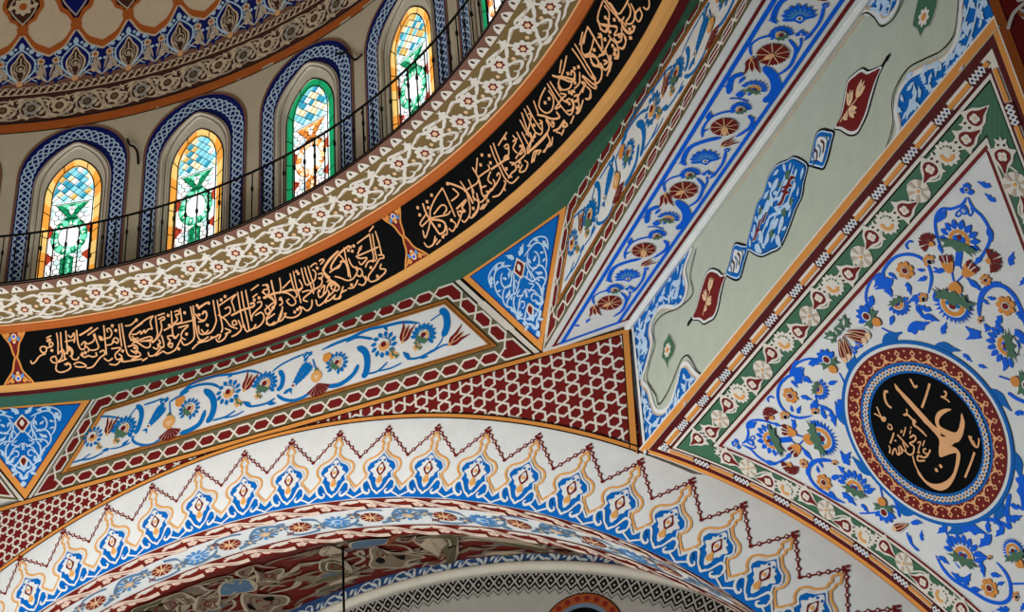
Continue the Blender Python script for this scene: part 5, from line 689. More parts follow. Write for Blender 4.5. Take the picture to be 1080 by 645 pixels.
# ------------------------------------------------------------------ cornice of the gallery
def ringbox(prof_pts, c, name, parent, az_a=10, az_b=175, n=130):
    """moulding: closed (r, z) section swept round the dome's axis"""
    P = []; A = np.radians(np.linspace(az_a, az_b, n)); m = len(prof_pts)
    for r, z in prof_pts: P.append(np.c_[r*np.cos(A), r*np.sin(A), 0*A+z])
    F = [(j*n+i, j*n+i+1, ((j+1) % m)*n+i+1, ((j+1) % m)*n+i) for j in range(m) for i in range(n-1)]
    F += [[j*n for j in range(m)], [j*n+n-1 for j in reversed(range(m))]]
    return mesh(name, np.concatenate(P), F, [c], [0]*len(F), parent)
corn = empty('trim_1', (0, 0, Z_LIP)); tag(corn, 'olive cornice with cream palmettes running under the window railing', 'cornice', kind='structure')
CL = S_corn.length; CU0, CU1 = az_u(150, 5.42), az_u(30, 5.42)
ringbox([(R_LIP+.012, Z_LIP+.003), (R_LIP+.012, Z_LIP+.012), (R_DRUM+.45, Z_LIP+.012), (R_INS0+.3, Z_INS0), (R_INS0+.02, Z_INS0+.006)], 'stone', 'gallery_slab', corn)
p = Paint(S_corn); VA, VB = CL*.197, CL*.85
p.grid(CU0, CU1, 0, VA, 150, 1, 'umber', 1)
q = 3.89/27*.99
for i in range(-22, 44):
    u = -1.542+.1385*i
    p.poly([(u-.058, VA-.004), (u-.05, VA-.03), (u-.03, VA-.062), (u, VA-.082), (u+.03, VA-.062), (u+.05, VA-.03), (u+.058, VA-.004)], 'cream', 2); p.petal(u, VA-.022, -pi/2, .045, .020, 'brown', 3)
p.grid(CU0, CU1, 0, .014, 150, 1, 'ink', 3); p.build('tooth_border', corn)
p = Paint(S_corn); p.grid(CU0, CU1, VA, VB, 150, 2, 'olive2', 1)
for i in range(-9, 16):
    u = -.695+.4555*i; A = np.array
    p.push(u, 0, 0, 1)
    for x, y, s in ((0, .249, 1), (.235, .323, .95)):
        for k in range(8): p.petal(x, y, k*pi/4+.2, .092*s, .06*s, 'cream', 3)
        p.disc(x, y, .058*s, 'cream', 3, 10); P = serr(6, .046*s, .032*s); p.poly([(x+a, y+b) for a, b in P], 'maroon', 4); p.disc(x, y, .022*s, 'warm', 5, 8)
    # finial between, arms to both blossoms and the scroll below
    p.blob([(.155, .175), (.185, .15), (.175, .125), (.20, .135), (.225, .125), (.215, .15), (.245, .175), (.22, .19), (.23, .215), (.20, .205), (.17, .215), (.18, .19)], 'cream', 3)
    p.stroke([(.20, .2), (.12, .185), (.05, .17), (-.02, .155), (-.06, .185)], [0.020, 0.027, 0.031, 0.020, 0.010], 'cream', 3)
    p.stroke([(.20, .2), (.15, .23), (.09, .265)], [0.014, 0.031, 0.020], 'cream', 3); p.stroke([(.20, .2), (.22, .24), (.235, .28)], .024, 'cream', 3)
    p.stroke([(.22, .2), (.30, .18), (.36, .165), (.40, .19), (.44, .22)], [0.014, 0.027, 0.031, 0.027, 0.020], 'cream', 3); p.stroke([(.09, .185), (.15, .178)], .012, 'tan', 4); p.stroke([(.29, .188), (.37, .176)], .012, 'tan', 4)
    p.stroke([(.0, .32), (-.06, .36), (-.075, .40), (-.03, .42), (.02, .40), (.0, .37)], [0.020, 0.031, 0.027, 0.020, 0.017, 0.007], 'cream', 3)
    p.stroke([(.03, .31), (.09, .335), (.12, .375), (.07, .40), (.02, .40)], [0.014, 0.027, 0.031, 0.020, 0.010], 'cream', 3); p.stroke([(.06, .335), (.09, .365)], .012, 'tan', 4)
    p.stroke([(.235, .40), (.17, .42), (.11, .43), (.06, .455), (-.03, .445), (-.1, .43)], [0.017, 0.024, 0.020, 0.020, 0.020, 0.014], 'cream', 3)
    p.stroke([(.30, .35), (.36, .38), (.33, .42), (.27, .43), (.22, .445), (.16, .45)], [0.020, 0.031, 0.027, 0.020, 0.020, 0.007], 'cream', 3); p.stroke([(.31, .39), (.34, .39)], .02, 'tan', 4)
    p.stroke([(.33, .42), (.38, .455), (.44, .46)], [0.014, 0.020, 0.007], 'cream', 3); p.disc(.11, .31, .018, 'warm', 3, 7); p.disc(.345, .30, .018, 'warm', 3, 7); p.disc(.155, .385, .016, 'tan', 3, 7); p.disc(-.055, .30, .016, 'tan', 3, 7)
    p.pop()
p.build('palmette_band', corn)
e0 = (R_LIP+(R_INS0-R_LIP)*.85, Z_LIP+(Z_INS0-Z_LIP)*.85)
ringbox([e0, (e0[0]+.012, e0[1]-.022), (e0[0]+.04, e0[1]-.036), (R_INS0-.01, Z_INS0-.028), (R_INS0+.012, Z_INS0-.012), (R_INS0+.02, Z_INS0+.03), (e0[0], e0[1]+.03)], 'rust', 'moulding', corn)
p = Paint(S_corn); p.grid(CU0, CU1, VB-.008, VB+.012, 150, 1, 'gold', 4); p.build('gold_highlight', corn)  # highlight along the moulding's upper edge, painted on as gold

# ------------------------------------------------------------------ railing on the cornice
RR = R_LIP+.02; rail = empty('railing', (0, RR, Z_LIP+.012)); tag(rail, 'thin black iron railing curving along the cornice in front of the windows', 'railing')
def rpt(az, z, r=RR): return V3(r*cos(radians(az)), r*sin(radians(az)), z)
IR = mat('wrought_iron', (22, 24, 24), .45, 0, metal=.6)
AZS = np.linspace(140, 35, 180)
ZT, ZB = Z_LIP+.545, Z_LIP+.024
V, F = sweep([rpt(a, ZT) for a in AZS], [(-.008, -.007), (.008, -.007), (.008, .007), (-.008, .007)]); mesh('top_rail', V, F, [IR], [0]*len(F), rail)
V, F = sweep([rpt(a, ZB) for a in AZS], [(-.008, -.008), (.008, -.008), (.008, .008), (-.008, .008)]); mesh('bottom_rail', V, F, [IR], [0]*len(F), rail)
for i in range(58):
    a = 122.0-1.27*i; main = i % 5 == 0
    b = tube('post' if main else 'baluster', [[rpt(a, Z_LIP+.012 if main else ZB), rpt(a, Z_LIP+.3), rpt(a, ZT)]], .009 if main else .0062, IR, rail, 5)
    kz = Z_LIP+.36; tube('knot', [[rpt(a, kz-.02), rpt(a, kz+.02)]], .0125, IR, b, 6)
    if main:
        sc = [[rpt(a+.10*cos(t)*k+.12, ZT-.07+.03*sin(t)*k) for t, k in zip(np.linspace(0, 5, 9), np.linspace(1, .4, 9))], [rpt(a+.10*cos(t)*k-.12*1, ZB+.16+.03*sin(t)*k) for t, k in zip(np.linspace(2, 7, 9), np.linspace(1, .4, 9))]]
        for q_ in sc: tube('scroll', [q_], .006, IR, b, 4)
# loose electric wire hanging along the drum between windows
def wire(name, label, pts):
    o = tube(name, [smooth(np.array([S_drum.at([(az_u(a, R_DRUM), Z_DOME-z)], .03)[0] for a, z in pts]), n=6)], .011, IR); tag(o, label, 'cable'); return o
wire('cable', 'thin black cable draped beside the right edge of the green-bordered window', [(76.6, 9.98), (76.0, 9.93), (75.2, 9.90), (74.6, 9.80), (74.0, 9.74), (73.2, 9.75)])
wire('cable', 'short black cable hooked on the drum right of the first whole window', [(101.0, 10.0), (100.7, 9.92), (100.2, 9.88), (99.8, 9.80), (99.6, 9.66)])

# ------------------------------------------------------------------ inscription band
IU0, IU1 = az_u(150, 5.852), az_u(28, 5.852); IL = S_ins.length
band = empty('trim_2', (0, 0, Z_INS1)); tag(band, 'black inscription band ring with light orange lower moulding below the olive cornice', 'frieze', kind='structure')
ringbox([(R_INS0+.02, Z_INS0+.02), (R_INS0+.25, Z_INS0+.03), (R_INS1+.2, Z_INS1+.12), (R_INS1+.03, Z_INS1+.03)], 'black', 'backing', band)
ringbox([(R_INS1, Z_INS1+.012), (R_INS1+.006, Z_INS1-.004), (R_INS1+.06, Z_INS1-.008), (R_INS1+.116, Z_INS1-.002), (R_INS1+.122, Z_INS1+.05), (R_INS1, Z_INS1+.05)], 'amber', 'amber_moulding', band)
ringbox([(R_INS1+.11, Z_INS1+.0), (R_INS1+.19, Z_INS1+.004), (R_INS1+.2, Z_INS1+.06), (R_INS1+.11, Z_INS1+.06)], 'darkred', 'red_fillet', band)
gs = empty('trim_3', (0, 0, Z_TOP)); tag(gs, 'dark green ledge ring between the inscription band and the tilted panels', 'ledge', kind='structure')
ringbox([(R_INS1+.185, Z_INS1+.012), (R_INS1+.30, Z_INS1+.06), (R_INS1+.6, Z_TOP-.01), (R_INS1+1.1, Z_TOP), (R_INS1+1.1, Z_TOP+.15), (R_INS1+.1, Z_TOP+.15)], 'deepgreen', 'green_ledge', gs)
DIV = [-2.161-3.89, -2.161, 1.729, 1.729+3.89]
VN = ['panel of gold script on black whose left end meets the picture edge', 'long black panel of gold script between the two divider knots', 'black panel of gold script rising to the top edge, right of the second divider knot']
def curve_edge(u, s, w=.10, n=26):
    """pinched outline of a divider: side s"""
    t = np.linspace(0, IL, n); y_ = np.abs(2*t/IL-1); x = w*1.12*(.55*y_+.45*y_**2.2+.05*np.sin(3*pi*y_))*(.92+.16*t/IL)+.006
    return np.c_[u+s*x, t]
for k in range(3):
    a, b = DIV[k], DIV[k+1]; p = Paint(S_ins)
    A, B = curve_edge(a, 1), curve_edge(b, -1)
    m = 40
    for j in range(m):
        x0, x1 = A+(B-A)*j/m, A+(B-A)*(j+1)/m; p.strip(x0, x1, 'black', 1)
    e = empty('calligraphy_frieze', tuple(S_ins.at([((a+b)/2, IL)])[0])); tag(e, VN[k], 'inscription panel', 'gold script panels of the ring band')
    p.build('black_field', e); INSC = globals().setdefault('INSC', {}); INSC[k] = e
for k in (1, 2):
    u = DIV[k]; p = Paint(S_ins); A, B = curve_edge(u, -1), curve_edge(u, 1)
    p.strip(A, B, 'maroon', 1); p.stroke(A, .016, 'orange', 3, sm=False); p.stroke(B, .016, 'orange', 3, sm=False)
    for s, v0 in ((1, 0), (-1, IL)):
        f = lambda y: v0+s*y
        for dx, dy, r in ((0, .05, .028), (-.055, .03, .02), (.055, .03, .02), (0, .10, .014)): p.disc(u+dx, f(dy), r, 'warm' if dx == 0 else 'orange', 4, 9)
        p.disc(u, f(.05), .014, 'blue2', 5, 7); p.stroke([(u-.10, f(.012)), (u-.05, f(.06)), (u, f(.085)), (u+.05, f(.06)), (u+.10, f(.012))], .014, 'orange', 4)
        for dx in (-.03, .03): p.petal(u+dx, f(.05), s*(pi/2-dx*12), .05, .025, 'sky', 5)
    o = p.build('hourglass_ornament'); tag(o, ['', 'red and orange hourglass divider in the black band near the left picture edge', 'red and orange hourglass divider in the black band above the big white trapezoid panel'][k], 'divider', 'hourglass dividers of the script band')
strokes = []
for s in SCRIPT.split('|'):
    q = [tuple(int(c)/1000 for c in t.split(',')) for t in s[1:].split()]
    strokes.append((0 if len(q) == 1 else .017 if s[0] == 'b' else .0132, q))
for k in range(3):
    p = Paint(S_ins)
    for w, q in strokes:
        mid_ = q[len(q)//2][0]; d_ = 0
        if k == 0:
            if mid_ > 1.7: continue
            q = [(x-3.89, y) for x, y in q]
        elif (mid_ < 1.72) != (k == 1): continue
        if w: p.stroke(q, w, 'gold', 4, n=5); p.disc(*q[0], w*.5, 'gold', 4, 6); p.disc(*q[-1], w*.35, 'gold', 4, 6)
        else: p.push(q[0][0], q[0][1], .6, .0125); p.poly([(-1, -1), (1, -1), (1, 1), (-1, 1)], 'gold', 4); p.pop()
    p.build('lettering', INSC[k])

# ------------------------------------------------------------------ tilted panels of the octagon
def trap(S, name, label, W, H, ul, ur, hb, dv=(0, .172, .222, .711, .75, .896), rec=None, n=(22, 26, 3), flowers=True, mirror=False):
    """W bottom length; ul, ur = u of the upper corners"""
    e = empty(name, tuple(S.at([(W/2, 0)])[0])); tag(e, label, 'painted panel', 'white flower panels around the octagon')
    P0 = [(0, 0), (W, 0), (ur, H), (ul, H)]
    p = Paint(S); p.quad(*P0, 40, 6, 'cream'); p.quad((.06, .05), (W-.06, .05), P0[2], P0[3], 40, 6, 'cream', -.1/LAY)
    for i_ in range(1, 4):
        a, b = np.array(P0[i_]), np.array(P0[(i_+1) % 4]); k_ = p.n; p.strip(np.linspace(a, b, 20), np.linspace(a, b, 20), 'cream', 0); p.h[-1] = np.r_[np.zeros(20), np.full(20, -.1)]
    for d in (.0, .052):
        for a, b in ((P0[1], P0[2]), (P0[3], P0[0])):
            Q = inset(P0, [0, d, 0, d]); p.line([Q[1], Q[2]] if a == P0[1] else [Q[3], Q[0]], .012, 'ink', 2)
    p.build('panel_board', e)
    Q = inset(P0, [0, .06, .014, .06]); p = Paint(S); p.quad(*Q, 40, 6, 'olive', 1); p.stroke(np.linspace(Q[2], Q[3], 30), .014, 'ink', 2, sm=False)
    t0, t1 = dv[1], H-dv[4]; I = inset(P0, [t0, .205, H-dv[4], .205]); mdl = inset(P0, [t0*.48, .125, (H-dv[4]+.01)*.52, .125])
    hw_ = (.105, .10)
    # corner pieces
    for i in range(4):
        a, b, c = mdl[i-1], mdl[i], mdl[(i+1) % 4]; d1, d2 = unit(a-b), unit(c-b); L = .155; w = .052
        n1 = np.array([d1[1], -d1[0]]); n2 = np.array([-d2[1], d2[0]])
        X = [b+d1*L, b+d1*(L-.05)+n1*w, None, b+d2*(L-.05)+n2*w, b+d2*L, b+d2*(L-.05)-n2*w, None, b+d1*(L-.05)-n1*w]
        bi = unit(d1+d2); sn = abs(d1[0]*d2[1]-d1[1]*d2[0])/np.linalg.norm(d1+d2); k = w/max(sn, .35)
        cs = 1 if (n1@bi) < 0 else -1
        X[2] = b-bi*k*cs; X[6] = b+bi*k*cs
        p.poly(X, 'maroon', 2); p.line(X, .018, 'cream', 3, True)
    for i, m in enumerate((n[0], n[2], n[1], n[2])):
        a, b = mdl[i], mdl[(i+1) % 4]; d = unit(b-a)
        hexlink(p, a+d*.155, b-d*.155, m, .098, 2, t=.018)
    p.build('hexagon_border', e)
    p = Paint(S); J = inset(I, [.046]*4)
    for i in range(4):
        j = (i+1) % 4; p.strip(np.linspace(I[i], I[j], 30), np.linspace(J[i], J[j], 30), 'orange', 3)
        p.stroke(np.linspace(I[i], I[j], 30), .006, 'ink', 4, sm=False); p.stroke(np.linspace(I[i]*.35+J[i]*.65, I[j]*.35+J[j]*.65, 30), .005, 'brown', 4, sm=False); p.build('orange_frame', e)
    p = Paint(S); p.quad(*J, 40, 8, 'white', 2)
    if flowers: run(p, 'floral', 3, dark='teal', tf=rec, wk=1.15, mk=1.25)
    p.build('flower_field', e); return e
trap(S_trapA, 'floral_panel', 'long white trapezoid panel of blue scrolls and tulips over the arch', 5.03, .915, .62, 4.39, .2, n=(24, 18, 3))
trap(S_trapB, 'floral_panel', 'steep white trapezoid panel of blue scrolls beside the upper right of the script band', 5.72, .915, .82, 4.86, .2,
     rec=lambda q: [(a*1.12+.12, b*1.02) for a, b in q], n=(23, 16, 3))
trap(S_trapC, 'floral_panel', 'corner of a white trapezoid panel at the left picture edge, left of the blue triangle', float(np.linalg.norm(K1-K0)), .915, .70, float(np.linalg.norm(K1-K0))-.70, .2, n=(22, 17, 3), rec=lambda q: [(a, b) for a, b in q])
def triangle(S, W, H, label, c0):
    e = empty('arabesque_panel', tuple(S.at([(0, 0)])[0])); tag(e, label, 'triangle panel', 'blue arabesque triangles at the octagon corners')
    P0 = [(0, 0), (c0+W/2, H), (c0-W/2, H)]; p = Paint(S); p.board(P0, 'orange', .10); p.line(P0, .016, 'ink', 1, True); p.build('orange_frame', e)
    Q = inset(P0, [.068, .05, .068]); p = Paint(S); p.poly(Q, 'blue', 2); p.line(Q, .008, 'navy', 3, True)
    ax = TR['tri'][-1][2]; u0 = ax[0][0]-.005
    D = {e_[1]: e_[2] for e_ in TR['tri'] if e_[0] == 'B'}
    k = W/1.37
    mf = lambda s: lambda q: [(s*(a-u0)*k+c0*b/H, b) for a, b in q]
    tf = mf(1)
    run(p, 'tri', 3, tf=tf, wk=1.45, mk=1.25); run(p, 'tri', 3, tf=mf(-1), wk=1.45, mk=1.25)
    for nm, c, l in (('d1', 'cream', 4), ('d1r', 'maroon', 5), ('d1c', 'cream', 6), ('d2', 'cream', 4), ('d2r', 'maroon', 5)): p.poly(tf(D[nm]), c, l); p.poly(mf(-1)(D[nm])[::-1], c, l)
    # lower tip, below the traced part
    p.push(c0*.3/H, 0)
    for s in (-1, 1):
        p.stroke([(0, .42), (s*.06, .36), (s*.085, .30), (s*.03, .26), (0, .20)], .016, 'pale', 3); motif(p, 'wl', (s*.02, .30), (s*.07, .33), 3); motif(p, 'wl', (s*.01, .2), (s*.045, .25), 3); motif(p, 'wl', (s*.09, .42), (s*.12, .36), 3)
    p.petal(0, .19, -pi/2, .06, .05, 'pale', 4); p.petal(0, .27, pi/2, .09, .06, 'pale', 4); p.pop(); p.build('blue_field', e)
tw = lambda a, b: float(np.linalg.norm(a-b)); th_ = lambda a, b, c: float(np.sqrt(((a+b)/2-c)@((a+b)/2-c)-(((a+b)/2-c)@unit(b-a))**2)); tc_ = lambda a, b, c: float(((a+b)/2-c)@unit(b-a))
triangle(S_triA, tw(T2, T3), th_(T2, T3, K2), 'blue triangle with white arabesque between the two flower panels, under the green ledge', tc_(T2, T3, K2))
triangle(S_triC, tw(T0, T1), th_(T0, T1, K1), 'blue triangle with white arabesque at the left picture edge', tc_(T0, T1, K1))

# ------------------------------------------------------------------ arch wall with its lattice and arch
wallf = empty('wall_front', (K1[0], K1[1], FLOOR_Z)); tag(wallf, 'arch wall under the octagon, white ground behind the lattice panels', 'wall', kind='structure')
def circ_pts(c, r, t0, t1, n): t = np.radians(np.linspace(t0, t1, n)); return np.c_[c[0]+r*np.sin(t), c[1]+r*np.cos(t)]
p = Paint(S_wall); p.base = -.02
arc_top = circ_pts(ARC_C, ARC_R, -88, 66, 90)
p.strip(arc_top, np.c_[arc_top[:, 0]*0+np.clip(arc_top[:, 0], -3.2, 9), np.maximum(arc_top[:, 1], 7.15)], 'white', 0)
p.strip(np.c_[arc_top[:, 0], np.maximum(arc_top[:, 1], 7.15)], np.c_[arc_top[:, 0], np.maximum(arc_top[:, 1], 7.15)+.6], 'white', -12)
p.build('ground', wallf)
def lattice(name, label, u0, u1, cut, e):
    o = empty(name, tuple(S_wall.at([((u0+u1)/2, 6.6)])[0])); tag(o, label, 'lattice panel', 'red star lattice panels over the arch')
    p = Paint(S_wall); a = .2035 if e > 0 else .155; lw = .0195 if e > 0 else .0165
    top = Z_OCT-.035
    arc = [q for q in circ_pts(OUT_C, OUT_R, -60, 60, 160) if u0 <= q[0] <= u1]
    if cut: arc = [q for q in arc if q[1] < top-.004]
    b = np.array(arc); p.strip(b, np.c_[b[:, 0], b[:, 0]*0+top], 'maroon', 2)
    if u0 < -.3: p.quad((u0, 5.2), (b[0, 0], 5.2), (b[0, 0], top), (u0, top), 1, 1, 'maroon', 2)
    p.build('red_ground', o)
    p = Paint(S_wall); rh = a*sqrt(3)/2*.95
    inr = lambda x, y: u0+.05 < x < u1-.06 and y < top-.012 and np.hypot(x-OUT_C[0], y-OUT_C[1]) > OUT_R+.012
    for j in range(-14, 4):
        v = 6.911+j*rh
        for i in range(-50, 50):
            u = 5.462+i*a+(j % 2)*a/2
            if not (u0-.2 < u < u1+.2 and v < top+.2): continue
            S = [(u+(a/2 if k % 2 == 0 else a/2/sqrt(3))*cos(pi/6*k), v+(a/2 if k % 2 == 0 else a/2/sqrt(3))*sin(pi/6*k)*.95) for k in range(12)]
            ok = [inr(*q) for q in S]
            if all(ok): p.line(S, lw, 'cream', 3, True)
            elif any(ok):
                for k in range(12):
                    if ok[k] and ok[(k+1) % 12]: p.stroke([S[k], S[(k+1) % 12]], lw, 'cream', 3, ext=.005)
                    elif ok[k] or ok[(k+1) % 12]:
                        A, B = (S[k], S[(k+1) % 12]) if ok[k] else (S[(k+1) % 12], S[k]); A, B = np.array(A), np.array(B)
                        t = max(t for t in np.linspace(0, 1, 13) if inr(*(A+(B-A)*t))); 
                        if t > .05: p.stroke([A, A+(B-A)*t], lw, 'cream', 3)
    p.build('star_tracery', o)
    return o
PU = 5.80
lat = lattice('lattice_panel', 'red star lattice filling the right corner above the arch', 2.45, PU, True, 1)
lat2 = lattice('lattice_panel', 'red star lattice tapering along the left shoulder of the arch', -3.0, 2.3, True, -1)
p = Paint(S_wall); p.base = .006
p.strip([(-3.2, Z_OCT-.045), (PU, Z_OCT-.045)], [(-3.2, Z_OCT+.004), (PU, Z_OCT+.004)], 'orange', 2); p.line([(-3.2, Z_OCT-.047), (PU, Z_OCT-.047)], .011, 'ink', 3); p.line([(-3.2, Z_OCT+.004), (PU, Z_OCT+.004)], .011, 'ink', 3)
R_ = [(PU, Z_OCT), (PU-.085, 5.955)]; p.strip([(PU-.075, Z_OCT-.04), (PU-.14, 6.02)], [(PU-.012, Z_OCT), (PU-.082, 5.955)], 'orange', 4); p.line([(PU-.075, Z_OCT-.04), (PU-.14, 6.02)], .009, 'ink', 5); p.line([(PU-.010, Z_OCT), (PU-.080, 5.955)], .010, 'ink', 5)
p.build('lattice_border', wallf)

arch = empty('arch', (K1[0]+2.3*WD[0], K1[1], 3.)); tag(arch, 'broad white arch with blue palmette crests and flowered soffit', 'arch')
AP = radians(4.225); A0 = radians(12.733)
p = Paint(S_wall); p.base = .012
n = 150; tt = np.linspace(-86, 64, n); inn = circ_pts(ARC_C, ARC_R, -86, 64, n)
outp = []
for t in np.radians(tt):
    d = np.array([sin(t), cos(t)]); o = np.array(ARC_C)
    cc, rr_ = (OUT_C, OUT_R) if t < radians(38.5) else (PEN_C, PEN_R)
    w = o-np.array(cc); b = w@d; outp.append(o+d*(-b+sqrt(b*b-(w@w-rr_*rr_))))
outp = np.array(outp)
p.strip(inn, outp, 'white', 0); k = p.n
p.strip(inn, inn, 'white', 0)
p.uv[-1] = np.r_[inn, inn]; p.h[-1] = np.r_[np.full(n, p.base), np.full(n, -.03)]
p.strip(outp, outp, 'white', 0); p.h[-1] = np.r_[np.full(n, p.base), np.full(n, -.03)]
p.build('white_face', arch)
p = Paint(S_wall); p.base = .012; ol = circ_pts(OUT_C, OUT_R, -70, 34.55, 120); ou = circ_pts(OUT_C, OUT_R+.042, -70, 34.6, 120)
p.strip(ol, ou, 'orange', 2); p.stroke(ol, .011, 'ink', 3, sm=False); p.stroke(ou, .011, 'ink', 3, sm=False); p.build('orange_edge', arch)
class ArcSurf(Surf):
    pass
S_crest = Surf(lambda uv: V3(K1[0], K1[1], 0)+(ARC_C[0]+(ARC_R+uv[:, 1:])*np.sin(A0+uv[:, :1]/ARC_R))*WD+(ARC_C[1]+(ARC_R+uv[:, 1:])*np.cos(A0+uv[:, :1]/ARC_R))*UPZ, (0, .3))
CP = AP*ARC_R
OR_R = [(0, .574), (.020, .540), (.036, .508), (.017, .484), (.024, .455), (.019, .43), (.040, .398), (.074, .368), (.132, .342), (.162, .297), (.154, .242), (.126, .208), (.146, .165), (CP/2, .102)]
OR = [(-a, b) for a, b in OR_R[:0:-1]]+OR_R
sc = lambda P, kx, ky, y0=0: [(a*kx, y0+(b-y0)*ky) for a, b in P]
BL_R = [(0, .404), (.05, .346), (.108, .316), (.132, .27), (.122, .24), (.096, .218), (.114, .165), (CP/2, .060), (CP/2, .0)]
BL = [(-a, b) for a, b in BL_R[::-1]]+BL_R[1:]
p = Paint(S_crest); p.base = .012; pz = Paint(S_crest); pz.base = .012
for i in range(-19, 11):
    for q in (p, pz): q.push(i*CP, 0)
    # blue crest
    p.poly(BL, 'blue', 2); p.stroke(BL[1:-1], .013, 'white', 3, sm=False)
    p.blob([(0, .372), (.03, .345), (.042, .31), (.066, .300), (.062, .275), (.098, .245), (.066, .215), (.06, .188), (.034, .17), (.028, .12), (0, .085), (-.028, .12), (-.034, .17), (-.06, .188), (-.066, .215), (-.098, .245), (-.062, .275), (-.066, .300), (-.042, .31), (-.03, .345)], 'white', 3, 3)
    p.blob([(0, .318), (.022, .285), (.042, .25), (.024, .215), (0, .19), (-.024, .215), (-.042, .25), (-.022, .285)], 'maroon', 4, 3); p.blob([(0, .298), (.02, .265), (.018, .235), (0, .21), (-.018, .235), (-.02, .265)], 'white', 5, 3); p.disc(0, .25, .017, 'amber', 6, 7)
    p.blob([(0, .2), (.02, .165), (.026, .14), (0, .12), (-.026, .14), (-.02, .165)], 'amber', 5, 3)
    for x, y in ((.02, .33), (-.02, .33), (.03, .105), (-.03, .105)): p.disc(x, y, .012, 'blue', 4, 6)
    for s in (-1, 1):
        p.stroke([(s*.014, .04), (s*.05, .075), (s*.075, .12), (s*.10, .158), (s*.135, .15), (s*.148, .11), (s*.13, .06), (s*.09, .035), (s*.07, .055), (s*.085, .075)], [.012, .014, .016, .022, .021, .021, .022, .022, .015, .008], 'white', 4); p.leaf(s*.128, .12, -pi/2-s*.2, .05, .022, 'blue', 5)
        p.stroke([(s*.016, .045), (0, .03)], .018, 'white', 4)
        p.stroke([(s*.12, .05), (s*.16, .03), (s*CP/2, .004)], .014, 'white', 4)
    p.line([(-.03, .062), (0, .032), (.03, .062)], .014, 'white', 4)
    pz.stroke(OR, .018, 'amber', 2, n=3)
    pz.pop(); p.pop()
p.build('blue_crests', arch); pz.build('orange_outline', arch)
p = Paint(S_crest); p.base = .012
for i in range(-19, 11):
    p.push(i*CP, 0); y0, y1 = .612, .372
    if i < 10:
        for a, b in (((0, y0), (CP/2, y1)), ((CP/2, y1), (CP, y0))):
            p.line([a, b], .013, 'maroon', 2)
            for t in (.18, .38, .58, .8) if a[1] > b[1] else (.2, .42, .62, .82):
                c = np.array(a)*(1-t)+np.array(b)*t; p.push(c[0], c[1], atan2(b[1]-a[1], b[0]-a[0]), .025); p.poly([(-1, 0), (0, .85), (1, 0), (0, -.85)], 'maroon', 2); p.poly([(-.4, 0), (0, .34), (.4, 0), (0, -.34)], 'cream', 3); p.pop()
    p.disc(CP/2, y1, .015, 'maroon', 3, 8)
    for x, y in ((-.018, 0), (.018, 0), (0, .024), (0, -.018)): p.poly([(x-.015, y0+y), (x, y0+y+.017), (x+.015, y0+y), (x, y0+y-.017)], 'maroon', 3)
    p.pop()
p.build('red_zigzag', arch)
# soffit
SU0, SU1 = -9.0, 6.3
p = Paint(S_soff); p.grid(SU0, SU1, 0, 1, 150, 6, 'white', 0); p.base = -.08; p.grid(SU0, SU1, .02, 1, 150, 2, 'white', 0); p.build('soffit_face', arch)
sp = Paint(S_soff); sw = .62     # v is a fraction of the depth
for v0, v1 in ((.0, .24), (.74, 1.0)):
    vm = (v0+v1)/2; sp.grid(SU0, SU1, v0, v1, 150, 1, 'redbrick', 1); hv = (v1-v0)*.5
    per = .42; N = int((SU1-SU0)/per)
    for i in range(N):
        u = SU0+i*per; Y = lambda y: vm+y*hv
        for s in (-1, 1):
            pts = [(u, Y(-.75*s)), (u+per*.25, Y(-.5*s)), (u+per*.5, Y(.2*s)), (u+per*.75, Y(.75*s)), (u+per, Y(.75*s))]
            if s > 0:
                A = np.array(pts); sp.strip(smooth(A+[0, .052]), smooth(A-[0, .052]), 'redbrick', 4); sp.strip(smooth(A+[0, .044]), smooth(A-[0, .044]), 'blush', 5); sp.strip(smooth(A[1:4]+[0, .006]), smooth(A[1:4]-[0, .006]), 'redbrick', 6)
        sp.add([(u+per*.55, Y(-.75)), (u+per*.72, Y(-.1)), (u+per*.95, Y(-.35)), (u+per*.9, Y(-.8))], [(0, 1, 2, 3)], 'cream', 2); [sp.disc(u+per*.16+.03*cos(t), Y(.4)+.036*sin(t), .021, 'blush', 2, 7, ry=.026) for t in (0, 1.26, 2.51, 3.77, 5.03)]; sp.disc(u+per*.16, Y(.4), .012, 'warm', 3, 6, ry=.014)
        A = np.array([(u+per*.5, Y(-.2)), (u+per*.8, Y(-.7)), (u+per*1.1, Y(-.75))]); sp.strip(smooth(A+[0, .026]), smooth(A-[0, .026]), 'blush', 2)
        sp.leaf(u+per*.3, Y(.25), .5, .10, .05, 'blush', 2); sp.leaf(u+per*.85, Y(-.3), 3.6, .10, .05, 'blush', 2)
    for v in (v0+.005, v1-.005): sp.grid(SU0, SU1, v-.012, v+.012, 150, 1, 'maroon', 3)
sp.build('braid_borders', arch)
sp = Paint(S_soff); per = 1.3
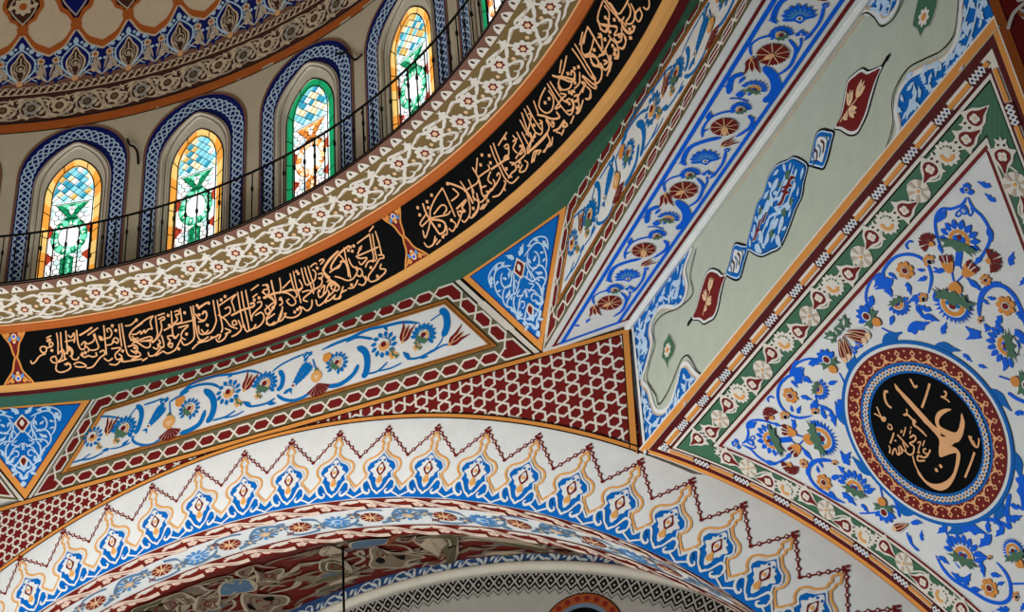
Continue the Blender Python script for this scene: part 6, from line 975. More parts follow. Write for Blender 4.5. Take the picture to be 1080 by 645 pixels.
for i in range(12):
    u = SU0+.3+i*per; W = .6
    q = lambda a, b: (u+a, .49+b/W)
    for a, b, kind in ((0, .0, 'c'), (.33, .01, 'l'), (.65, .0, 'c'), (.98, -.01, 'p')):
        if kind == 'c':
            P = serr(22, .082, .096); sp.poly([q(a+x*1.1, b+y*.8) for x, y in P], 'redbrick', 3)
            for k in range(9): t = k*2*pi/9; sp.line([q(a, b), q(a+.1*cos(t), b+.075*sin(t))], .012, 'warm', 4)
            sp.disc(*q(a-.03, b-.01), .02, 'gold', 5, 7, ry=.035)
        else:
            for k in range(11): t = k*2*pi/11; sp.poly([q(a+.045*cos(t-.26), b+.034*sin(t-.26)), q(a+.11*cos(t-.12), b+.078*sin(t-.12)), q(a+.125*cos(t), b+.088*sin(t)), q(a+.11*cos(t+.2), b+.078*sin(t+.2)), q(a+.045*cos(t+.26), b+.034*sin(t+.26))], 'sky' if kind == 'l' else ('sky' if k % 2 else 'slate'), 3)
            sp.disc(*q(a, b), .055, 'pale' if kind == 'l' else 'tan', 4, 10, ry=.062); sp.disc(*q(a+.01, b), .03, 'sky' if kind == 'l' else 'warm', 5, 8, ry=.035)
    for a, b in ((.16, .045), (.5, -.045), (.82, .05), (1.15, -.04)):
        for k in range(6): t = k*pi/3; sp.poly([q(a, b), q(a+.055*cos(t-.35), b+.04*sin(t-.35)), q(a+.07*cos(t), b+.05*sin(t)), q(a+.055*cos(t+.35), b+.04*sin(t+.35))], 'steel' if k % 2 else 'slate', 3)
        sp.disc(*q(a, b), .018, 'warm', 4, 6, ry=.03)
    for s, x0 in ((1, 0), (-1, .65)):
        P = [q(x0-.02+.16*1, b) for b in ()]
        A = np.array([q(x0+.05, -.10*s), q(x0+.16, -.06*s), q(x0+.2, .03*s), q(x0+.3, .11*s), q(x0+.45, .08*s), q(x0+.52, .02*s)]); sp.strip(smooth(A+[0, .03]), smooth(A-[0, .03]), 'steel', 2)
        A = np.array([q(x0-.14, .02*s), q(x0-.1, .1*s), q(x0+.02, .12*s), q(x0+.14, .10*s)]); sp.strip(smooth(A+[0, .022]), smooth(A-[0, .022]), 'steel', 2)
        sp.leaf(*q(x0+.45, .08*s), .6*s, .1, .06, 'steel', 3); sp.leaf(*q(x0+.2, .03*s), -1.2*s, .07, .06, 'slate', 3)
        for k in range(3): A = np.array([q(x0+.5+k*.022, -.09*s), q(x0+.52+k*.022, -.05*s)]); sp.strip(A+[.006, 0], A-[.006, 0], 'redbrick', 3)
sp.build('flower_band', arch)

# ------------------------------------------------------------------ diagonal beam with its flower strip
beam = empty('beam', tuple(S_beam.at([(2.8, .3)])[0])); BLn = float(np.linalg.norm(K3-K2))
tag(beam, 'slanting white beam underside with a blue and red flower strip, between the steep panel and the grey-green wall', 'beam')
_p = Paint(S_beam); _p.quad((-.01, 0), (BLn, 0), (BLn+.6, BEAM_W), (.60, BEAM_W), 40, 4, 'white', 0); _p.quad((-.01, 0), (BLn, 0), (BLn+.6, BEAM_W), (.60, BEAM_W), 10, 2, 'white', -.08/LAY); _p.build('white_underside', beam)
p = Paint(S_beam); ln = lambda a, b, c: p.strip(np.linspace((.07+a*1.05, a), (BLn, a), 40), np.linspace((.07+b*1.05, b), (BLn, b), 40), c, 2)
ln(.048, .070, 'maroon'); ln(.098, .128, 'blue2'); ln(.458, .486, 'blue2'); ln(.513, .540, 'maroon')
for v0, v1, d, w, c in ((.048, .540, .058, .022, 'maroon'), (.098, .486, .115, .028, 'blue2')):
    p.stroke(np.linspace((.07+v0*1.05, v0), (.07+v1*1.05, v1), 8), w, c, 2, sm=False)
p.build('border_lines', beam)
p = Paint(S_beam)
for k in range(-1, 3):
    off = k*1.435
    def tfb(q, off=off): return [(a+off, b) for a, b in q]
    for e in TR['beam']:
        pts = e[3] if e[0] == 'S' else e[2]; q = tfb(pts)
        if min(a-b*1.05 for a, b in q) < .20 or max(a for a, b in q) > BLn: continue
        if e[0] == 'S': p.stroke(q, e[1]*.9, e[2], 2, taper=True)
        else: q = np.array(q); motif(p, e[1], q[0], q[0]+(q[1]-q[0])*.95, lay=3)
p.build('flower_strip', beam)
mp = [S_beam.at([(u, BEAM_W)])[0] for u in (.45, BLn+1)]
V, F = sweep([Q1+V3(-.03, .02, 0), Q2], [(-.05, .03), (.0, -.012), (.03, -.022), (.055, -.010), (.06, .03), (.02, .06)]); mesh('moulding', V, F, ['white'], [0]*len(F), beam)
V, F = sweep([Q1+V3(.02, .0, -.035), Q2+V3(0, .0, -.035)], [(-.01, -.012), (.01, -.012), (.01, .012), (-.01, .012)]); mesh('tan_fillet', V, F, ['tan'], [0]*len(F), beam)

# ------------------------------------------------------------------ wall above the pendentive
DH = float(np.linalg.norm((Q1+Q2)/2-(P1+P2)/2)); wc = empty('wall_corner', tuple((P1+P2)/2)); tag(wc, 'grey-green corner wall between flower beam and pendentive, with blue arabesque corners', 'wall', kind='structure')
UE = 2.372
p = Paint(S_diag); p.board([(-UE, 0), (UE, 0), (UE-.035, DH), (-UE+.035, DH)], 'sage', .14); p.build('grey_field', wc)
p = Paint(S_diag); D = {}
for e in TR['dblue']: D[e[1]] = e[2]
p.strip([(-UE, -.02), (-UE+.03, DH)], [(-UE+.045, -.02), (-UE+.065, DH)], 'white', 6)
L = smooth(D['L'], n=5); Lk = smooth(D['Lk'], n=5)
def region(edge, close, c, lay): p.poly(list(map(tuple, edge))+close, c, lay)
region(L, [(L[-1][0], .012), (-UE+.01, .012), (-UE+.03, DH), (L[0][0], DH)], 'blue', 2)
p.stroke(L, .03, 'tan', 3, sm=False); p.stroke(L+[.024, .006], .034, 'white', 3, sm=False); p.stroke(Lk, .010, 'ink', 4, sm=False)
UP = [(1.838, .99), (2.007, .987), (2.07, .915), (2.057, .816), (2.126, .738), (2.211, .67), (2.29, .585), (2.275, .5)]
UPk = [(1.80, .90), (1.95, .928), (1.995, .865), (1.995, .754), (2.11, .672), (2.2, .568)]
Rr = smooth(D['N']+UP+D['R'][1:], n=5); Rk = smooth(D['Nk'][:-1]+UPk+D['Rk'], n=5)
region(Rr, [(Rr[-1][0], .012), (UE-.01, .012), (UE-.03, DH), (Rr[0][0], DH)], 'blue', 2)
p.stroke(Rr, .03, 'tan', 3, sm=False); p.stroke(Rr+[-.020, -.012], .034, 'white', 3, sm=False); p.stroke(Rk, .010, 'ink', 4, sm=False)
# the arabesque inside the blue: vines that follow the outline
rg = random.Random(5)
def arabesque(poly, seeds):
    for pts in seeds:
        Q = smooth(np.array(pts), n=8); run_ = []
        for q in list(Q)+[None]:
            if q is not None and inside(poly, q[0], q[1]): run_.append(q); continue
            if len(run_) > 3: p.stroke(np.array(run_), .017, 'pale', 4, sm=False)
            run_ = []
        for i in range(3, len(Q)-1, 3):
            d = Q[i]-Q[i-1]; a = atan2(d[1], d[0]); s = 1 if (i//3) % 2 else -1
            x, y = Q[i]; l = rg.uniform(.085, .125); b = a+s*rg.uniform(.6, 1.0)
            if all(inside(poly, x+cos(b)*l*t, y+sin(b)*l*t) for t in (0, .3, .7, 1.25)): motif(p, 'wl', (x, y), (x+cos(b)*l, y+sin(b)*l), 4)
PL = list(map(tuple, L))+[(L[-1][0], .012), (-UE+.01, .012), (-UE+.03, DH), (L[0][0], DH)]; PR = list(map(tuple, Rr))+[(Rr[-1][0], .012), (UE-.01, .012), (UE-.03, DH), (Rr[0][0], DH)]
for sg, PP in ((-1, PL), (1, PR)):
    arabesque(PP, [[(sg*2.30, 1.05), (sg*2.22, .92), (sg*2.30, .78), (sg*2.24, .62), (sg*2.30, .46), (sg*2.22, .32), (sg*2.10, .22), (sg*1.98, .12)], [(sg*2.30, .28), (sg*2.18, .14), (sg*2.02, .06), (sg*1.86, .05), (sg*1.72, .10)], [(sg*2.10, .22), (sg*1.95, .26), (sg*1.84, .22), (sg*1.74, .28), (sg*1.68, .36)], [(sg*1.62, .06), (sg*1.56, .16), (sg*1.48, .1)], [(sg*2.27, 1.1), (sg*2.15, 1.0), (sg*2.05, 1.08), (sg*1.92, 1.02), (sg*1.8, 1.08), (sg*1.68, .98), (sg*1.58, 1.06), (sg*1.5, .96), (sg*1.44, 1.05), (sg*1.38, 1.1)], [(sg*2.24, .98), (sg*2.14, .92), (sg*2.12, .84), (sg*2.2, .76)], [(sg*1.62, .95), (sg*1.54, .90), (sg*1.5, .98)]])
for PP, bx in ((PL, (-UE, -1.3, 0, DH)), (PR, (1.25, UE, 0, DH))): scatter(p, lambda x, y: inside(PP, x, y), bx, 'wl', .085, .062, 3, lay=4)
p.build('blue_corners', wc)
def offset_blob(P, k):
    P = np.array(P); c = P.mean(0); d = P-c; return c+d*(1+k/np.maximum(np.hypot(*d.T), .02))[:, None]
cart = empty('cartouche', tuple(S_diag.at([TR['cart'][0][2][0]])[0])); tag(cart, 'large blue medallion of leaves in the middle of the grey-green wall', 'cartouche')
p = Paint(S_diag); B = TR['cart'][0][2]; p.blob(offset_blob(B, .030), 'ink', 2); p.blob(offset_blob(B, .018), 'pale', 3); p.blob(offset_blob(B, .006), 'ink', 4); p.blob(B, 'blue', 5); p.build('outline', cart)
p = Paint(S_diag)
for e in TR['cart'][1:]: q = np.array(e[2]); motif(p, e[1], q[0], q[0]+(q[1]-q[0])*1.9, lay=7)
cx = np.array(B).mean(0)
for sg in (1, -1):
    p.stroke([(cx[0]-.28*sg, cx[1]-.02*sg), (cx[0]-.1*sg, cx[1]+.1*sg), (cx[0]+.1*sg, cx[1]+.02*sg), (cx[0]+.3*sg, cx[1]+.12*sg)], .022, 'pale', 6, taper=True); p.stroke([(cx[0]-.2*sg, cx[1]-.14*sg), (cx[0], cx[1]-.06*sg), (cx[0]+.22*sg, cx[1]-.1*sg)], .02, 'pale', 6, taper=True)
BP = list(map(tuple, smooth(np.array(TR['cart'][0][2]), True, 4))); scatter(p, lambda x, y: inside(BP, x, y), (cx[0]-.6, cx[0]+.6, cx[1]-.4, cx[1]+.4), 'pf', .075, .046, 8, taken=[((e[2][0][0]+e[2][1][0])/2, (e[2][0][1]+e[2][1][1])/2, .055) for e in TR['cart'][1:]], lay=6)
p.build('leaf_painting', cart)
for i, (nm, lab) in enumerate((('lo', 'small blue and white link below the large blue medallion'), ('up', 'small blue and white link above the large blue medallion'))):
    B = TR['link'][i][2]; p = Paint(S_diag); p.blob(offset_blob(B, .028), 'ink', 2); p.blob(offset_blob(B, .012), 'pale', 3); p.blob(B, 'blue', 4); p.blob(offset_blob(B, -.03), 'white', 5)
    c = np.array(B).mean(0); ax = np.array([.62, .78]) if nm == 'lo' else np.array([.62, -.78]); ax = unit(np.array(TR['red'][0 if nm == 'lo' else 3][2][0])-c) if 0 else unit(np.array([1, 0.]))
    for k in range(5): x = c[0]+(k-2)*.045; p.stroke([(x-.02, c[1]-.05), (x+.012, c[1]), (x-.012, c[1]+.05)], .016, 'brown' if k % 2 else 'steel', 6, n=3)
    o = p.build('cartouche_link'); tag(o, lab, 'cartouche link', 'links of the cartouche chain')
for i, (k, lab) in enumerate(((0, 'maroon leaf-shaped cartouche at the lower left end of the chain'), (3, 'maroon leaf-shaped cartouche at the upper right end of the chain'))):
    o = empty('cartouche_pendant', tuple(S_diag.at([TR['red'][k][2][0]])[0])); tag(o, lab, 'cartouche', 'maroon pendants of the cartouche chain')
    B = TR['red'][k][2]; p = Paint(S_diag); p.blob(offset_blob(B, .022), 'ink', 2); p.blob(offset_blob(B, .010), 'white', 3); p.blob(offset_blob(B, -.010), 'maroon', 4); s = TR['red'][k+1]; p.stroke(s[3], s[1]*1.3, 'ink', 2, taper=True); p.disc(*s[3][2], .02, 'ink', 2, 7); p.build('outline', o)
    p = Paint(S_diag); m = TR['red'][k+2]; motif(p, m[1], *m[2], lay=5); p.build('flower_sprig', o)
for i, lab in enumerate(('small green star rosette at the lower left of the grey-green wall', 'small green star rosette at the upper right of the grey-green wall')):
    B = TR['gmed'][i][2]; p = Paint(S_diag); p.poly(B, 'green', 2); p.line(list(offset_blob(B, .012)), .006, 'sage', 2, True); c = np.array(B).mean(0)
    for k in range(8): p.petal(c[0], c[1], k*pi/4, .062, .036, 'cream', 3)
    p.disc(c[0], c[1], .024, 'orange', 4, 8); o = p.build('rosette'); tag(o, lab, 'rosette', 'green rosettes on the grey-green wall')

# ------------------------------------------------------------------ pendentive
pen = empty('pendentive', tuple(S_pend.at([(0, 3.0)])[0])); tag(pen, 'large triangular pendentive at the right with green flowered border and blue scrollwork', 'pendentive')
VM = 3.6; vv = np.linspace(0, VM, 60); MX = -.08
def sL(v, d): return -pend_half(v)+d*.89
def vcorner(d): return d
def pband(p, d0, d1, c, lay):
    v = np.r_[np.linspace(d0, VM, 50)]; w = np.r_[np.linspace(d1, VM, 50)]
    A = np.c_[sL(v, d0), v]; B = np.c_[sL(w, d1), w]; p.strip(A, B, c, lay); p.strip(A*[-1, 1], B*[-1, 1], c, lay)
    p.quad((sL(d0, d0), d0), (-sL(d0, d0), d0), (-sL(d1, d1), d1), (sL(d1, d1), d1), 8, 1, c, lay)
p = Paint(S_pend); v = np.linspace(0, VM, 60); A = np.c_[sL(v, 0), v]; B = A*[-1, 1]; p.strip(A, B, 'white', 0); A2 = np.c_[sL(v, .01), v]
p.base = -.12; p.strip(A2, A2*[-1, 1], 'white', 0); p.build('shell', pen)
p = Paint(S_pend)
for a, b, c in ((0, .010, 'cream'), (.010, .056, 'orange'), (.056, .106, 'darkred'), (.106, .168, 'cream'), (.166, .186, 'darkred'), (.186, .206, 'cream'), (.206, .216, 'ink')): pband(p, a, b, c, 1)
p.build('orange_border', pen)
p = Paint(S_pend)
def along(d):
    """left edge then top edge positions at depth d, as a function of arc length from the left corner"""
    cL = np.array([sL(d, d), d]); v = np.linspace(d, VM-.3, 80); P = np.c_[sL(v, d), v]; return cL, P
per = .3525; d = .138
def seg(f0, f1, path):
    L = np.r_[0, np.cumsum(np.hypot(*np.diff(path, axis=0).T))]; s = np.linspace(f0, f1, 4); return np.c_[np.interp(s, L, path[:, 0]), np.interp(s, L, path[:, 1])]
topp = lambda d: np.array([(sL(d, d), d), (-sL(d, d), d)]); side = lambda d, sg: along(d)[1]*[sg, 1]
def chain(path, phase, first=True):
    L = np.hypot(*np.diff(path, axis=0).T).sum(); k = 0; s = phase
    while s+.02 < L:
        a, b = s, min(s+.205, L-.03)
        if b > a+.03: q = seg(max(a, .03), b, path); p.stroke(q, .028, 'orange', 4, sm=False)
        g0, g1 = s+.222, s+.345
        if g1 < L:
            q = seg(g0-.012, g1+.012, path); p.stroke(q, .066, 'darkred', 3, sm=False)
            for t in (.12, .37, .63, .88):
                c = seg(g0+(g1-g0)*t, g0+(g1-g0)*t+.002, path)[0]; dd = seg(g0, g1, path); an = atan2(*(dd[-1]-dd[0])[::-1]); p.push(c[0], c[1], an); p.poly([(-.023, 0), (0, .029), (.023, 0), (0, -.029)], 'white', 4); p.poly([(-.008, 0), (0, .011), (.008, 0), (0, -.011)], 'navy', 5); p.pop()
        s += per
mid_off = (-.07-sL(d, d)) % per
chain(topp(d), mid_off-per+.075); chain(side(d, 1), .06); chain(side(d, -1), .06)
p.build('chain_border', pen)
p = Paint(S_pend); pband(p, .216, .395, 'green', 1); pband(p, .395, .403, 'ink', 2); pband(p, .403, .430, 'cream', 1); pband(p, .430, .453, 'maroon', 2); pband(p, .453, .462, 'white', 1); p.build('green_border', pen)
p = Paint(S_pend)
def gflower(kind, x, y, a):
    p.push(x, y, a, .076 if kind != 't' else .09)
    if kind == 'r':
        p.disc(0, 0, 1.02, 'cream', 3, 14)
        for k in range(6): t = k*pi/3+.5; p.poly([(.32*cos(t-.25), .32*sin(t-.25)), (.98*cos(t-.2), .98*sin(t-.2)), (.98*cos(t+.2), .98*sin(t+.2)), (.32*cos(t+.25), .32*sin(t+.25))], 'tan', 4)
        p.disc(0, 0, .34, 'cream', 5, 9); p.disc(0, 0, .17, 'amber', 6, 7)
    elif kind == 'c':
        P = serr(13, .92, 1.12); p.poly(P, 'cream', 3); p.annulus(-.1, .05, .3, .62, 'amber', 4, 14, .7, 3.9); p.disc(.62, -.1, .12, 'ink', 4, 6)
        for k in range(5): t = -1.6+k*.5; p.disc(.62*cos(t), .62*sin(t), .1, 'leaf', 4, 6)
    else:
        p.poly([(0, -1.35), (.3, -.7), (.62, -.3), (.75, .2), (1.0, .55), (.5, .62), (.35, 1.0), (.42, 1.3), (.12, 1.15), (0, 1.45), (-.12, 1.15), (-.42, 1.3), (-.35, 1.0), (-.5, .62), (-1.0, .55), (-.75, .2), (-.62, -.3), (-.3, -.7)], 'cream', 3)
        p.blob([(0, -1.15), (.22, -.5), (.5, -.1), (.5, .3), (.2, .55), (-.2, .55), (-.5, .3), (-.5, -.1), (-.22, -.5)], 'maroon', 4, 3)
        for k in range(4): t = k*pi/2+.78; p.disc(.17*cos(t), .08+.17*sin(t), .19, 'cream', 5, 8)
        p.disc(0, .08, .11, 'warm', 6, 6)
        for s in (-1, 1): p.disc(.2*s, .85, .09, 'ink', 5, 6)
    p.pop()
def gband(path, ph, step=.166, flip=1, stop=.05):
    L = np.r_[0, np.cumsum(np.hypot(*np.diff(path, axis=0).T))]; s = ph; k = 0; S_ = []
    while s < L[-1]-stop:
        c = seg(s, s+.01, path); a = atan2(*(c[-1]-c[0])[::-1]); n_ = np.array([-sin(a), cos(a)]); off = .022*(1 if k % 4 < 2 else -1)*flip
        kind = 'trtc'[k % 4]; cc = c[0]+n_*off*(0.4 if kind != 't' else 1)
        gflower(kind, cc[0], cc[1], a+(pi/2*1.15 if (k % 4 == 0) else -pi/2*1.15) if kind == 't' else a, )
        S_.append(c[0]-n_*.055*(1 if k % 2 else -1)*flip); s += step; k += 1
    if len(S_) > 2: p.stroke(S_, .012, 'cream', 2)
gband(topp(.305), .26, .168, stop=.22); gband(side(.305, 1)[4:], .12, .17, -1); gband(side(.305, -1)[4:], .12, .17, 1)
for sg in (-1, 1): gflower('t', sg*(pend_half(.3)-.305*.89-.10), .285, pi/2*sg+.1)
p.build('green_border_flowers', pen)
p = Paint(S_pend); run(p, 'pend', 2, mirror=MX, wk=.95, mk=1.0); motif(p, 'bigpal', *TR['pendmid'][0][2], lay=3); motif(p, 'orb3', *TR['pendmid'][1][2], lay=4)
RC = np.array([-.14, 1.373])
taken = []
for e in TR['pend']+TR['pendmid']:
    q = np.array(e[3] if e[0] == 'S' else e[2])
    for f in (1, -1):
        g = q if f == 1 else np.c_[2*MX-q[:, 0], q[:, 1]]
        if e[0] == 'S': taken += [(x, y, .058) for x, y in smooth(g, n=4)]
        else: c_ = g.mean(0); taken += [(c_[0], c_[1], max(.062, .62*float(np.hypot(*(g[1]-g[0])))+.03)), (g[0][0], g[0][1], .06)]
scatter(p, lambda x, y: .51 < y < 3.0 and abs(x) < pend_half(y)-.50*.89 and np.hypot(x-RC[0], y-RC[1]) > .68, (-1.9, 1.9, .5, 3.0), 'lfw', .085, .068, 21, taken=taken, lay=2)
for a0 in (.1, .75, 1.35, 1.95, 2.6, 3.2, 3.8, 4.5, 5.1, 5.7):
    motif(p, 'lfw', (RC[0]+.64*cos(a0), RC[1]+.64*sin(a0)), (RC[0]+.70*cos(a0+.26), RC[1]+.70*sin(a0+.26)), lay=2, dark='blue')
p.build('scrollwork', pen)
med = empty('medallion', tuple(S_pend.at([RC])[0])); tag(med, 'round black medallion with gold Arabic name inside a red diamond ring', 'medallion')
p = Paint(S_pend); an = lambda a, b, c, l: p.annulus(RC[0], RC[1], a, b, c, l, 90)
an(.622, .648, 'blue', 4); an(.598, .622, 'white', 4); an(.49, .600, 'maroon', 5); an(.417, .497, 'blue', 5); p.build('ring', med)
p = Paint(S_pend); N = 30
for k in range(N):
    a = k*2*pi/N; p.push(RC[0], RC[1], a); r = .56
    p.poly([(r-.026, 0), (r, .022), (r+.026, 0), (r, -.022)], 'gold', 6); p.poly([(r-.011, 0), (r, .01), (r+.011, 0), (r, -.01)], 'maroon', 7)
    for s in (-1, 1): p.stroke([(r-.022, 0), (r-.045, s*.022), (r-.058, s*.05)], .011, 'gold', 6, n=3)
    p.poly([(r-.03, 0), (r-.042, .012), (r-.055, 0), (r-.042, -.012)], 'gold', 6)
    p.pop(); b = a+pi/N; p.disc(RC[0]+.575*cos(b), RC[1]+.575*sin(b), .008, 'gold', 6, 6); p.disc(RC[0]+.53*cos(b), RC[1]+.53*sin(b), .008, 'gold', 6, 6)
t = np.linspace(0, 2*pi, 400)
for ph in (0, pi): r = .457+.016*np.sin(t*46+ph); p.stroke(np.c_[RC[0]+r*np.cos(t), RC[1]+r*np.sin(t)], .011, 'warm' if ph else 'pale', 7+ph*.2, sm=False)
an(.436, .440, 'ink', 6); an(.476, .480, 'ink', 6); p.build('ring_ornament', med)
p = Paint(S_pend); a = np.linspace(0, 2*pi, 60); 
for r0, r1 in ((0, .14), (.14, .28), (.28, .42)): an(max(r0, .001), r1, 'black', 6)
p.build('black_field', med)
p = Paint(S_pend)
for e in TR['ali']:
    if e[0] == 'B' and e[1] == 'gold': p.blob(e[2], 'gold', 9, 4)
    elif e[0] == 'S': p.stroke(e[3], e[1], 'gold', 9)
p.build('lettering', med)

# ------------------------------------------------------------------ right-hand wall beyond the pendentive: red ground with white flowers
def _soffR(uv):
    t = pi/2-uv[:, 0]/PEN_R
    q = np.c_[PEN_C[0]+PEN_R*np.cos(t), PEN_C[1]+PEN_R*np.sin(t)]
    P = V3(K1[0], K1[1], 0)+q[:, :1]*WD+q[:, 1:]*UPZ-uv[:, 1:]*WN
    return P[:, [1, 0, 2]]
S_soffR = Surf(_soffR, (3.5, .3))
wr = empty('wall_right', (6.5, -2, FLOOR_Z)); tag(wr, 'dark red underside of the side arch with white flowers at the far right edge', 'arch underside', kind='structure')
p = Paint(S_soffR); p.slab(-3, 7.2, 0, 2.0, 60, 4, 'maroon', .12); p.build('red_ground', wr)
p = Paint(S_soffR); p.grid(-3, 7.2, 0, .05, 60, 1, 'rust', 1)
for k in range(22):
    c = (-1.2+k*.36, .24+.04*(-1)**k); p.push(c[0], c[1], k*1.3, .62)
    for j in range(7): p.petal(0, 0, j*2*pi/7, .125, .095, 'cream', 2)
    p.disc(0, 0, .035, 'rust', 3, 8); p.stroke([(0, .1), (.1, .2), (.14, .34)], .03, 'cream', 2); p.leaf(.05, .16, 2.2, .2, .1, 'cream', 2); p.leaf(.07, .18, 2.2, .1, .03, 'rust', 3); p.pop()
    c = (c[0]+.18, .55); p.push(c[0], c[1], k*2.1, .62); p.leaf(0, 0, 0, .3, .12, 'cream', 2); p.leaf(0, .02, 2, .25, .12, 'cream', 2); p.stroke([(0, 0), (-.1, -.15), (-.05, -.3)], .03, 'cream', 2); p.pop()
p.build('white_flowers', wr)

# ------------------------------------------------------------------ bay behind the arch
vault = empty('vault', tuple(S_vault.at([(0, .5)])[0])); tag(vault, 'dim vault behind the arch painted with cream and olive clouds on dark red', 'vault', kind='structure')
p = Paint(S_vault); p.grid(-9, 7, 0, 1, 90, 24, 'redbrick', 0); p.base = -.15; p.grid(-9, 7, 0, 1, 60, 8, 'redbrick', 0); p.build('red_ground', vault)
p = Paint(S_vault); p.base = .012; rg = random.Random(11)
for k in range(170):
    x, y = rg.uniform(-6.2, 4.6), rg.uniform(.16, .97); a = rg.uniform(-.6, .6); L = rg.uniform(.16, .34)
    p.push(x, y, 0, L, L*.34)
    if k % 3: p.stroke([(-1, 0), (-.4, .45*(-1)**k), (.1, -.2), (.5, .3*(-1)**k), (1, -.1)], [.05, .3, .16, .34, .05], 'clay' if k % 4 else 'tan', 1, n=4); p.poly([(-.1, 0), (.2, .5), (.5, .1), (.2, -.5)], 'clay', 1)
    else: p.blob([(-1, 0), (-.6, .3), (-.3, .2), (0, .6), (.35, .25), (.9, .4), (.6, -.1), (.8, -.5), (.2, -.35), (-.3, -.6), (-.5, -.2)], 'clay', 1, 3); p.blob([(-.5, 0), (-.2, .1), (0, .3), (.2, .1), (.5, .15), (.4, -.2), (-.2, -.3)], rg.choice(['olive', 'sand', 'slate']), 2, 3)
    p.pop()
def clouds(tf, keep=lambda q: True):
    for e in TR['vault']:
        if e[0] == 'B':
            q = np.array(tf(e[2])); c_ = q.mean(0); w_ = np.ptp(q[:, 0]); q = c_+(q-c_)*min(1, .75/max(w_, .01))
            if not keep(q): continue
            if e[1] in ('tan', 'olive', 'slate'): p.poly(offset_blob(smooth(np.array(q), True, 3), (.020 if e[1] != 'olive' else .012)), 'sand', {'olive': 2, 'slate': 4, 'tan': 5}[e[1]])
            p.blob(q, {'slate': 'steel', 'tan': 'clay'}.get(e[1], e[1]), {'olive': 3, 'slate': 5, 'tan': 6, 'rustdark': 3, 'black': 8}[e[1]], 3)
            if e[1] in ('tan', 'olive'): p.stroke(c_+(q-c_)*.66, .014, 'sand' if e[1] == 'olive' else 'umber', 7, closed=True, n=3); p.stroke(c_+(q-c_)*.34, .016, 'redbrick', 7, closed=True, n=3)
        else:
            q = tf(e[3])
            if keep(q): p.stroke(q, e[1], e[2], 6, taper=True)
clouds(lambda q: q)
us_ = [a for e in TR['vault'] for a, b in (e[2] if e[0] == 'B' else e[3])]; lo, hi = min(us_), max(us_)
clouds(lambda q: [(2*hi-a-.1, b) for a, b in q]); clouds(lambda q: [(a-(hi-lo), b) for a, b in q])
p.build('cloud_painting', vault)
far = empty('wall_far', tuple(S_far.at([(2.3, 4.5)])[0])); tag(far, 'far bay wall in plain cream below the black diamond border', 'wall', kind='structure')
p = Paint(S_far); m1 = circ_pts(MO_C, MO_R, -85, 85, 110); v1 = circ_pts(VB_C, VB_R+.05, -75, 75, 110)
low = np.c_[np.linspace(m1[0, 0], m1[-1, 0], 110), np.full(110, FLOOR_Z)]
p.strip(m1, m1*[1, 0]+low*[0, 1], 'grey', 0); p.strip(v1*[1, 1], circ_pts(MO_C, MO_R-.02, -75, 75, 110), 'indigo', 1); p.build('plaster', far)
p = Paint(S_far)
S_fb = Surf(lambda uv: S_far.f(np.c_[MO_C[0]+(MO_R+uv[:, 1])*np.sin(uv[:, 0]/MO_R), MO_C[1]+(MO_R+uv[:, 1])*np.cos(uv[:, 0]/MO_R)]), (0, .1))
p = Paint(S_fb)
for i in range(-24, 40):
    u = i*.19; s = 1 if i % 2 else -1; y = .105
    p.stroke([(u-.02, y+s*.05), (u+.05, y+s*.062), (u+.11, y+s*.01), (u+.17, y-s*.05), (u+.22, y-s*.055)], .016, 'silver', 3)
    p.stroke([(u+.09, y+s*.03), (u+.12, y+s*.07), (u+.17, y+s*.06), (u+.16, y+s*.03)], .012, 'silver', 3)
    p.leaf(u+.06, y+s*.055, -s*.9, .10, .034, 'silver', 3); p.leaf(u+.15, y-s*.03, s*1.0, .09, .032, 'silver', 3); p.leaf(u+.04, y-s*.05, s*.5, .09, .03, 'steel', 3); p.leaf(u+.02, y, -s*.6, .07, .03, 'silver', 3)
p.build('blue_scroll_band', far)
mo = [S_far.at([q], .03)[0] for q in circ_pts(MO_C, MO_R+.01, -80, 80, 120)]
tube('moulding', [mo], .055, 'stone', far, 8)
p = Paint(S_fb); dp = .112; Y0, HH = -.055, .155
for i in range(-50, 70):
    u = i*dp; f = 'grey'
    p.poly([(u-dp/2, Y0), (u+dp/2, Y0), (u+dp/2, Y0-HH+.035), (u, Y0-HH-.02), (u-dp/2, Y0-HH+.035)], 'ink', 2)
    for s in (-1, 1): p.line([(u, Y0-.005), (u+s*dp, Y0-HH+.012)], .017, f, 3)
    for y in (Y0-.012, Y0-HH*.5): p.push(u+(dp/2 if y > Y0-.03 else 0), y, 0, .015); p.poly([(-1, 0), (0, 1), (1, 0), (0, -1)], f, 3); p.pop()
    p.push(u+dp/2, Y0-HH*.48, 0, .015); p.poly([(-1, 0), (0, 1), (1, 0), (0, -1)], f, 3); p.pop()
    p.line([(u-dp/2, Y0-HH), (u, Y0-HH-.055), (u+dp/2, Y0-HH)], .007, 'ink', 2)
p.build('diamond_border', far)
fm = empty('medallion', tuple(S_far.at([(4.15, 5.95)])[0])); tag(fm, 'top of a red and black round medallion on the cream far wall', 'medallion')
p = Paint(S_far); p.base = .004; fc = (4.15, 5.93); FR = .44; p.disc(*fc, FR, 'rustdark', 1, 50); p.annulus(*fc, FR-.012, FR, 'ink', 2, 50); p.annulus(*fc, FR*.66, FR*.76, 'slate', 2, 50)
for k in range(24): a = k*pi/12; p.disc(fc[0]+FR*.87*cos(a), fc[1]+FR*.87*sin(a), .03, 'redbrick', 2, 8)
p.annulus(*fc, .001, FR*.66, 'black', 2, 50); p.build('ring', fm)
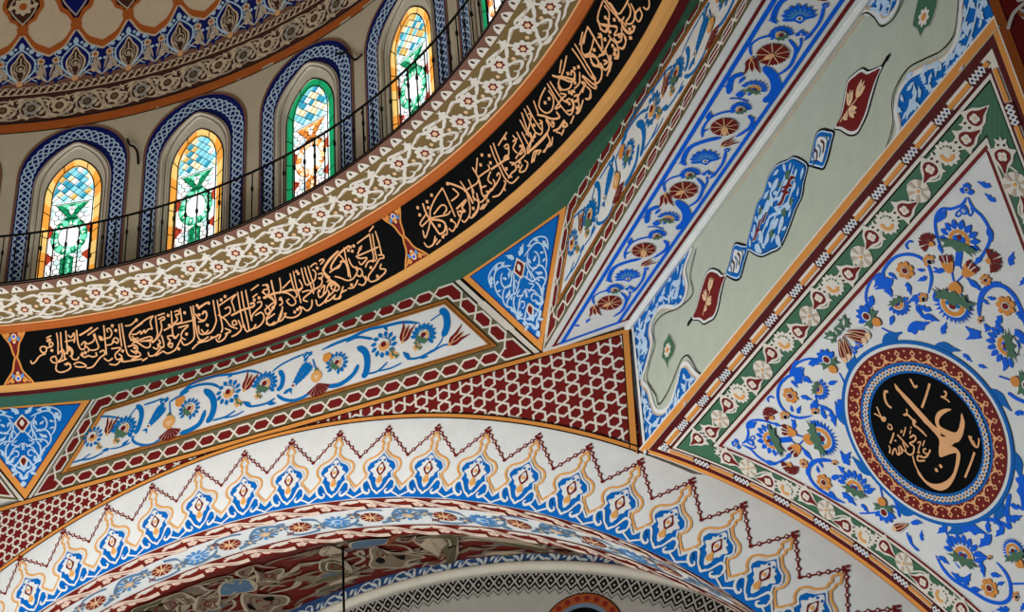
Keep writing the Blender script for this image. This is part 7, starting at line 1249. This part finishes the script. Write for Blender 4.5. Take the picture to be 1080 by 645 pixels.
# chandelier cable
cb = tube('chandelier_cable', [[S_far.at([(2.63, z)], 1.9)[0] for z in (2.0, 4., 6.45)]], .011, IR, None, 6); tag(cb, 'thin dark vertical chandelier cable hanging from the vault behind the arch', 'cable')

# ------------------------------------------------------------------ floor, light, camera
fl = mesh('floor', [(-14, -14, FLOOR_Z), (14, -14, FLOOR_Z), (14, 14, FLOOR_Z), (-14, 14, FLOOR_Z)], [(0, 1, 2, 3)], ['slate'], [0]); tag(fl, 'carpeted hall floor far below the arch', 'floor', kind='structure')
def area(name, loc, target, sx, sy, power, rgb=(1, 1, 1)):
    l = bpy.data.lights.new(name, 'AREA'); l.shape = 'RECTANGLE'; l.size = sx; l.size_y = sy; l.energy = power; l.color = rgb
    o = bpy.data.objects.new(name, l); C.objects.link(o); o.location = loc
    from mathutils import Vector
    o.rotation_euler = (Vector(target)-Vector(loc)).to_track_quat('-Z', 'Y').to_euler(); return o
area('hall_fill_light', (-6.2, -1.5, .0), (2.4, 6.2, 6.2), 4.0, 2.4, 80, (1, .99, .97))  # added area fill from the hall's lower left; no window built there
area('hall_fill_light', (-.5, -7.0, .6), (1.0, 6.0, 6.2), 4.0, 2.0, 90, (.96, .98, 1))  # added area fill from the unseen hall facing the arch
area('bay_fill_light', tuple(S_far.at([(0.2, 1.6)], 1.0)[0]), tuple(S_far.at([(2.6, 6.4)], 2.6)[0]), 2.2, 1.4, 22, (1, .98, .95))  # added fill inside the bay, brightens the arch soffit from below
area('drum_fill_light', (0, -1.0, 9.4), (-.6, 5.3, 10.2), 2.0, 1.0, 14, (1, .97, .92))  # added fill near the dome axis, lifts the drum wall
for pos, en in (((.4, 3.5, 4.0), 455), ((-1.8, 3.4, 4.0), 320), ((-.6, 2.0, 4.0), 120)):       # added point fills for arch and corner falloff; no chandelier stands here
    l = bpy.data.lights.new('hall_point_fill', 'POINT'); l.energy = en; l.shadow_soft_size = .55; l.color = (1, .985, .96)
    o = bpy.data.objects.new('hall_point_fill', l); C.objects.link(o); o.location = pos
w = bpy.data.worlds.new('daylight'); bpy.context.scene.world = w; w.use_nodes = True
w.node_tree.nodes['Background'].inputs['Color'].default_value = (.86, .93, 1, 1); w.node_tree.nodes['Background'].inputs['Strength'].default_value = .04
from mathutils import Matrix
cd = bpy.data.cameras.new('camera'); cam = bpy.data.objects.new('camera', cd); C.objects.link(cam)
cd.sensor_width = 36; cd.lens = FOCAL_PX/1080*36; cd.clip_start = .1; cd.clip_end = 200
r, u, f = CAM_R; cam.matrix_world = Matrix(((r[0], u[0], -f[0], CAM[0]), (r[1], u[1], -f[1], CAM[1]), (r[2], u[2], -f[2], CAM[2]), (0, 0, 0, 1)))
sc_ = bpy.context.scene; sc_.camera = cam
sc_.view_settings.view_transform = 'Standard'; sc_.view_settings.look = 'None'; sc_.view_settings.gamma = 1; sc_.view_settings.use_curve_mapping = False; sc_.view_settings.exposure = 0
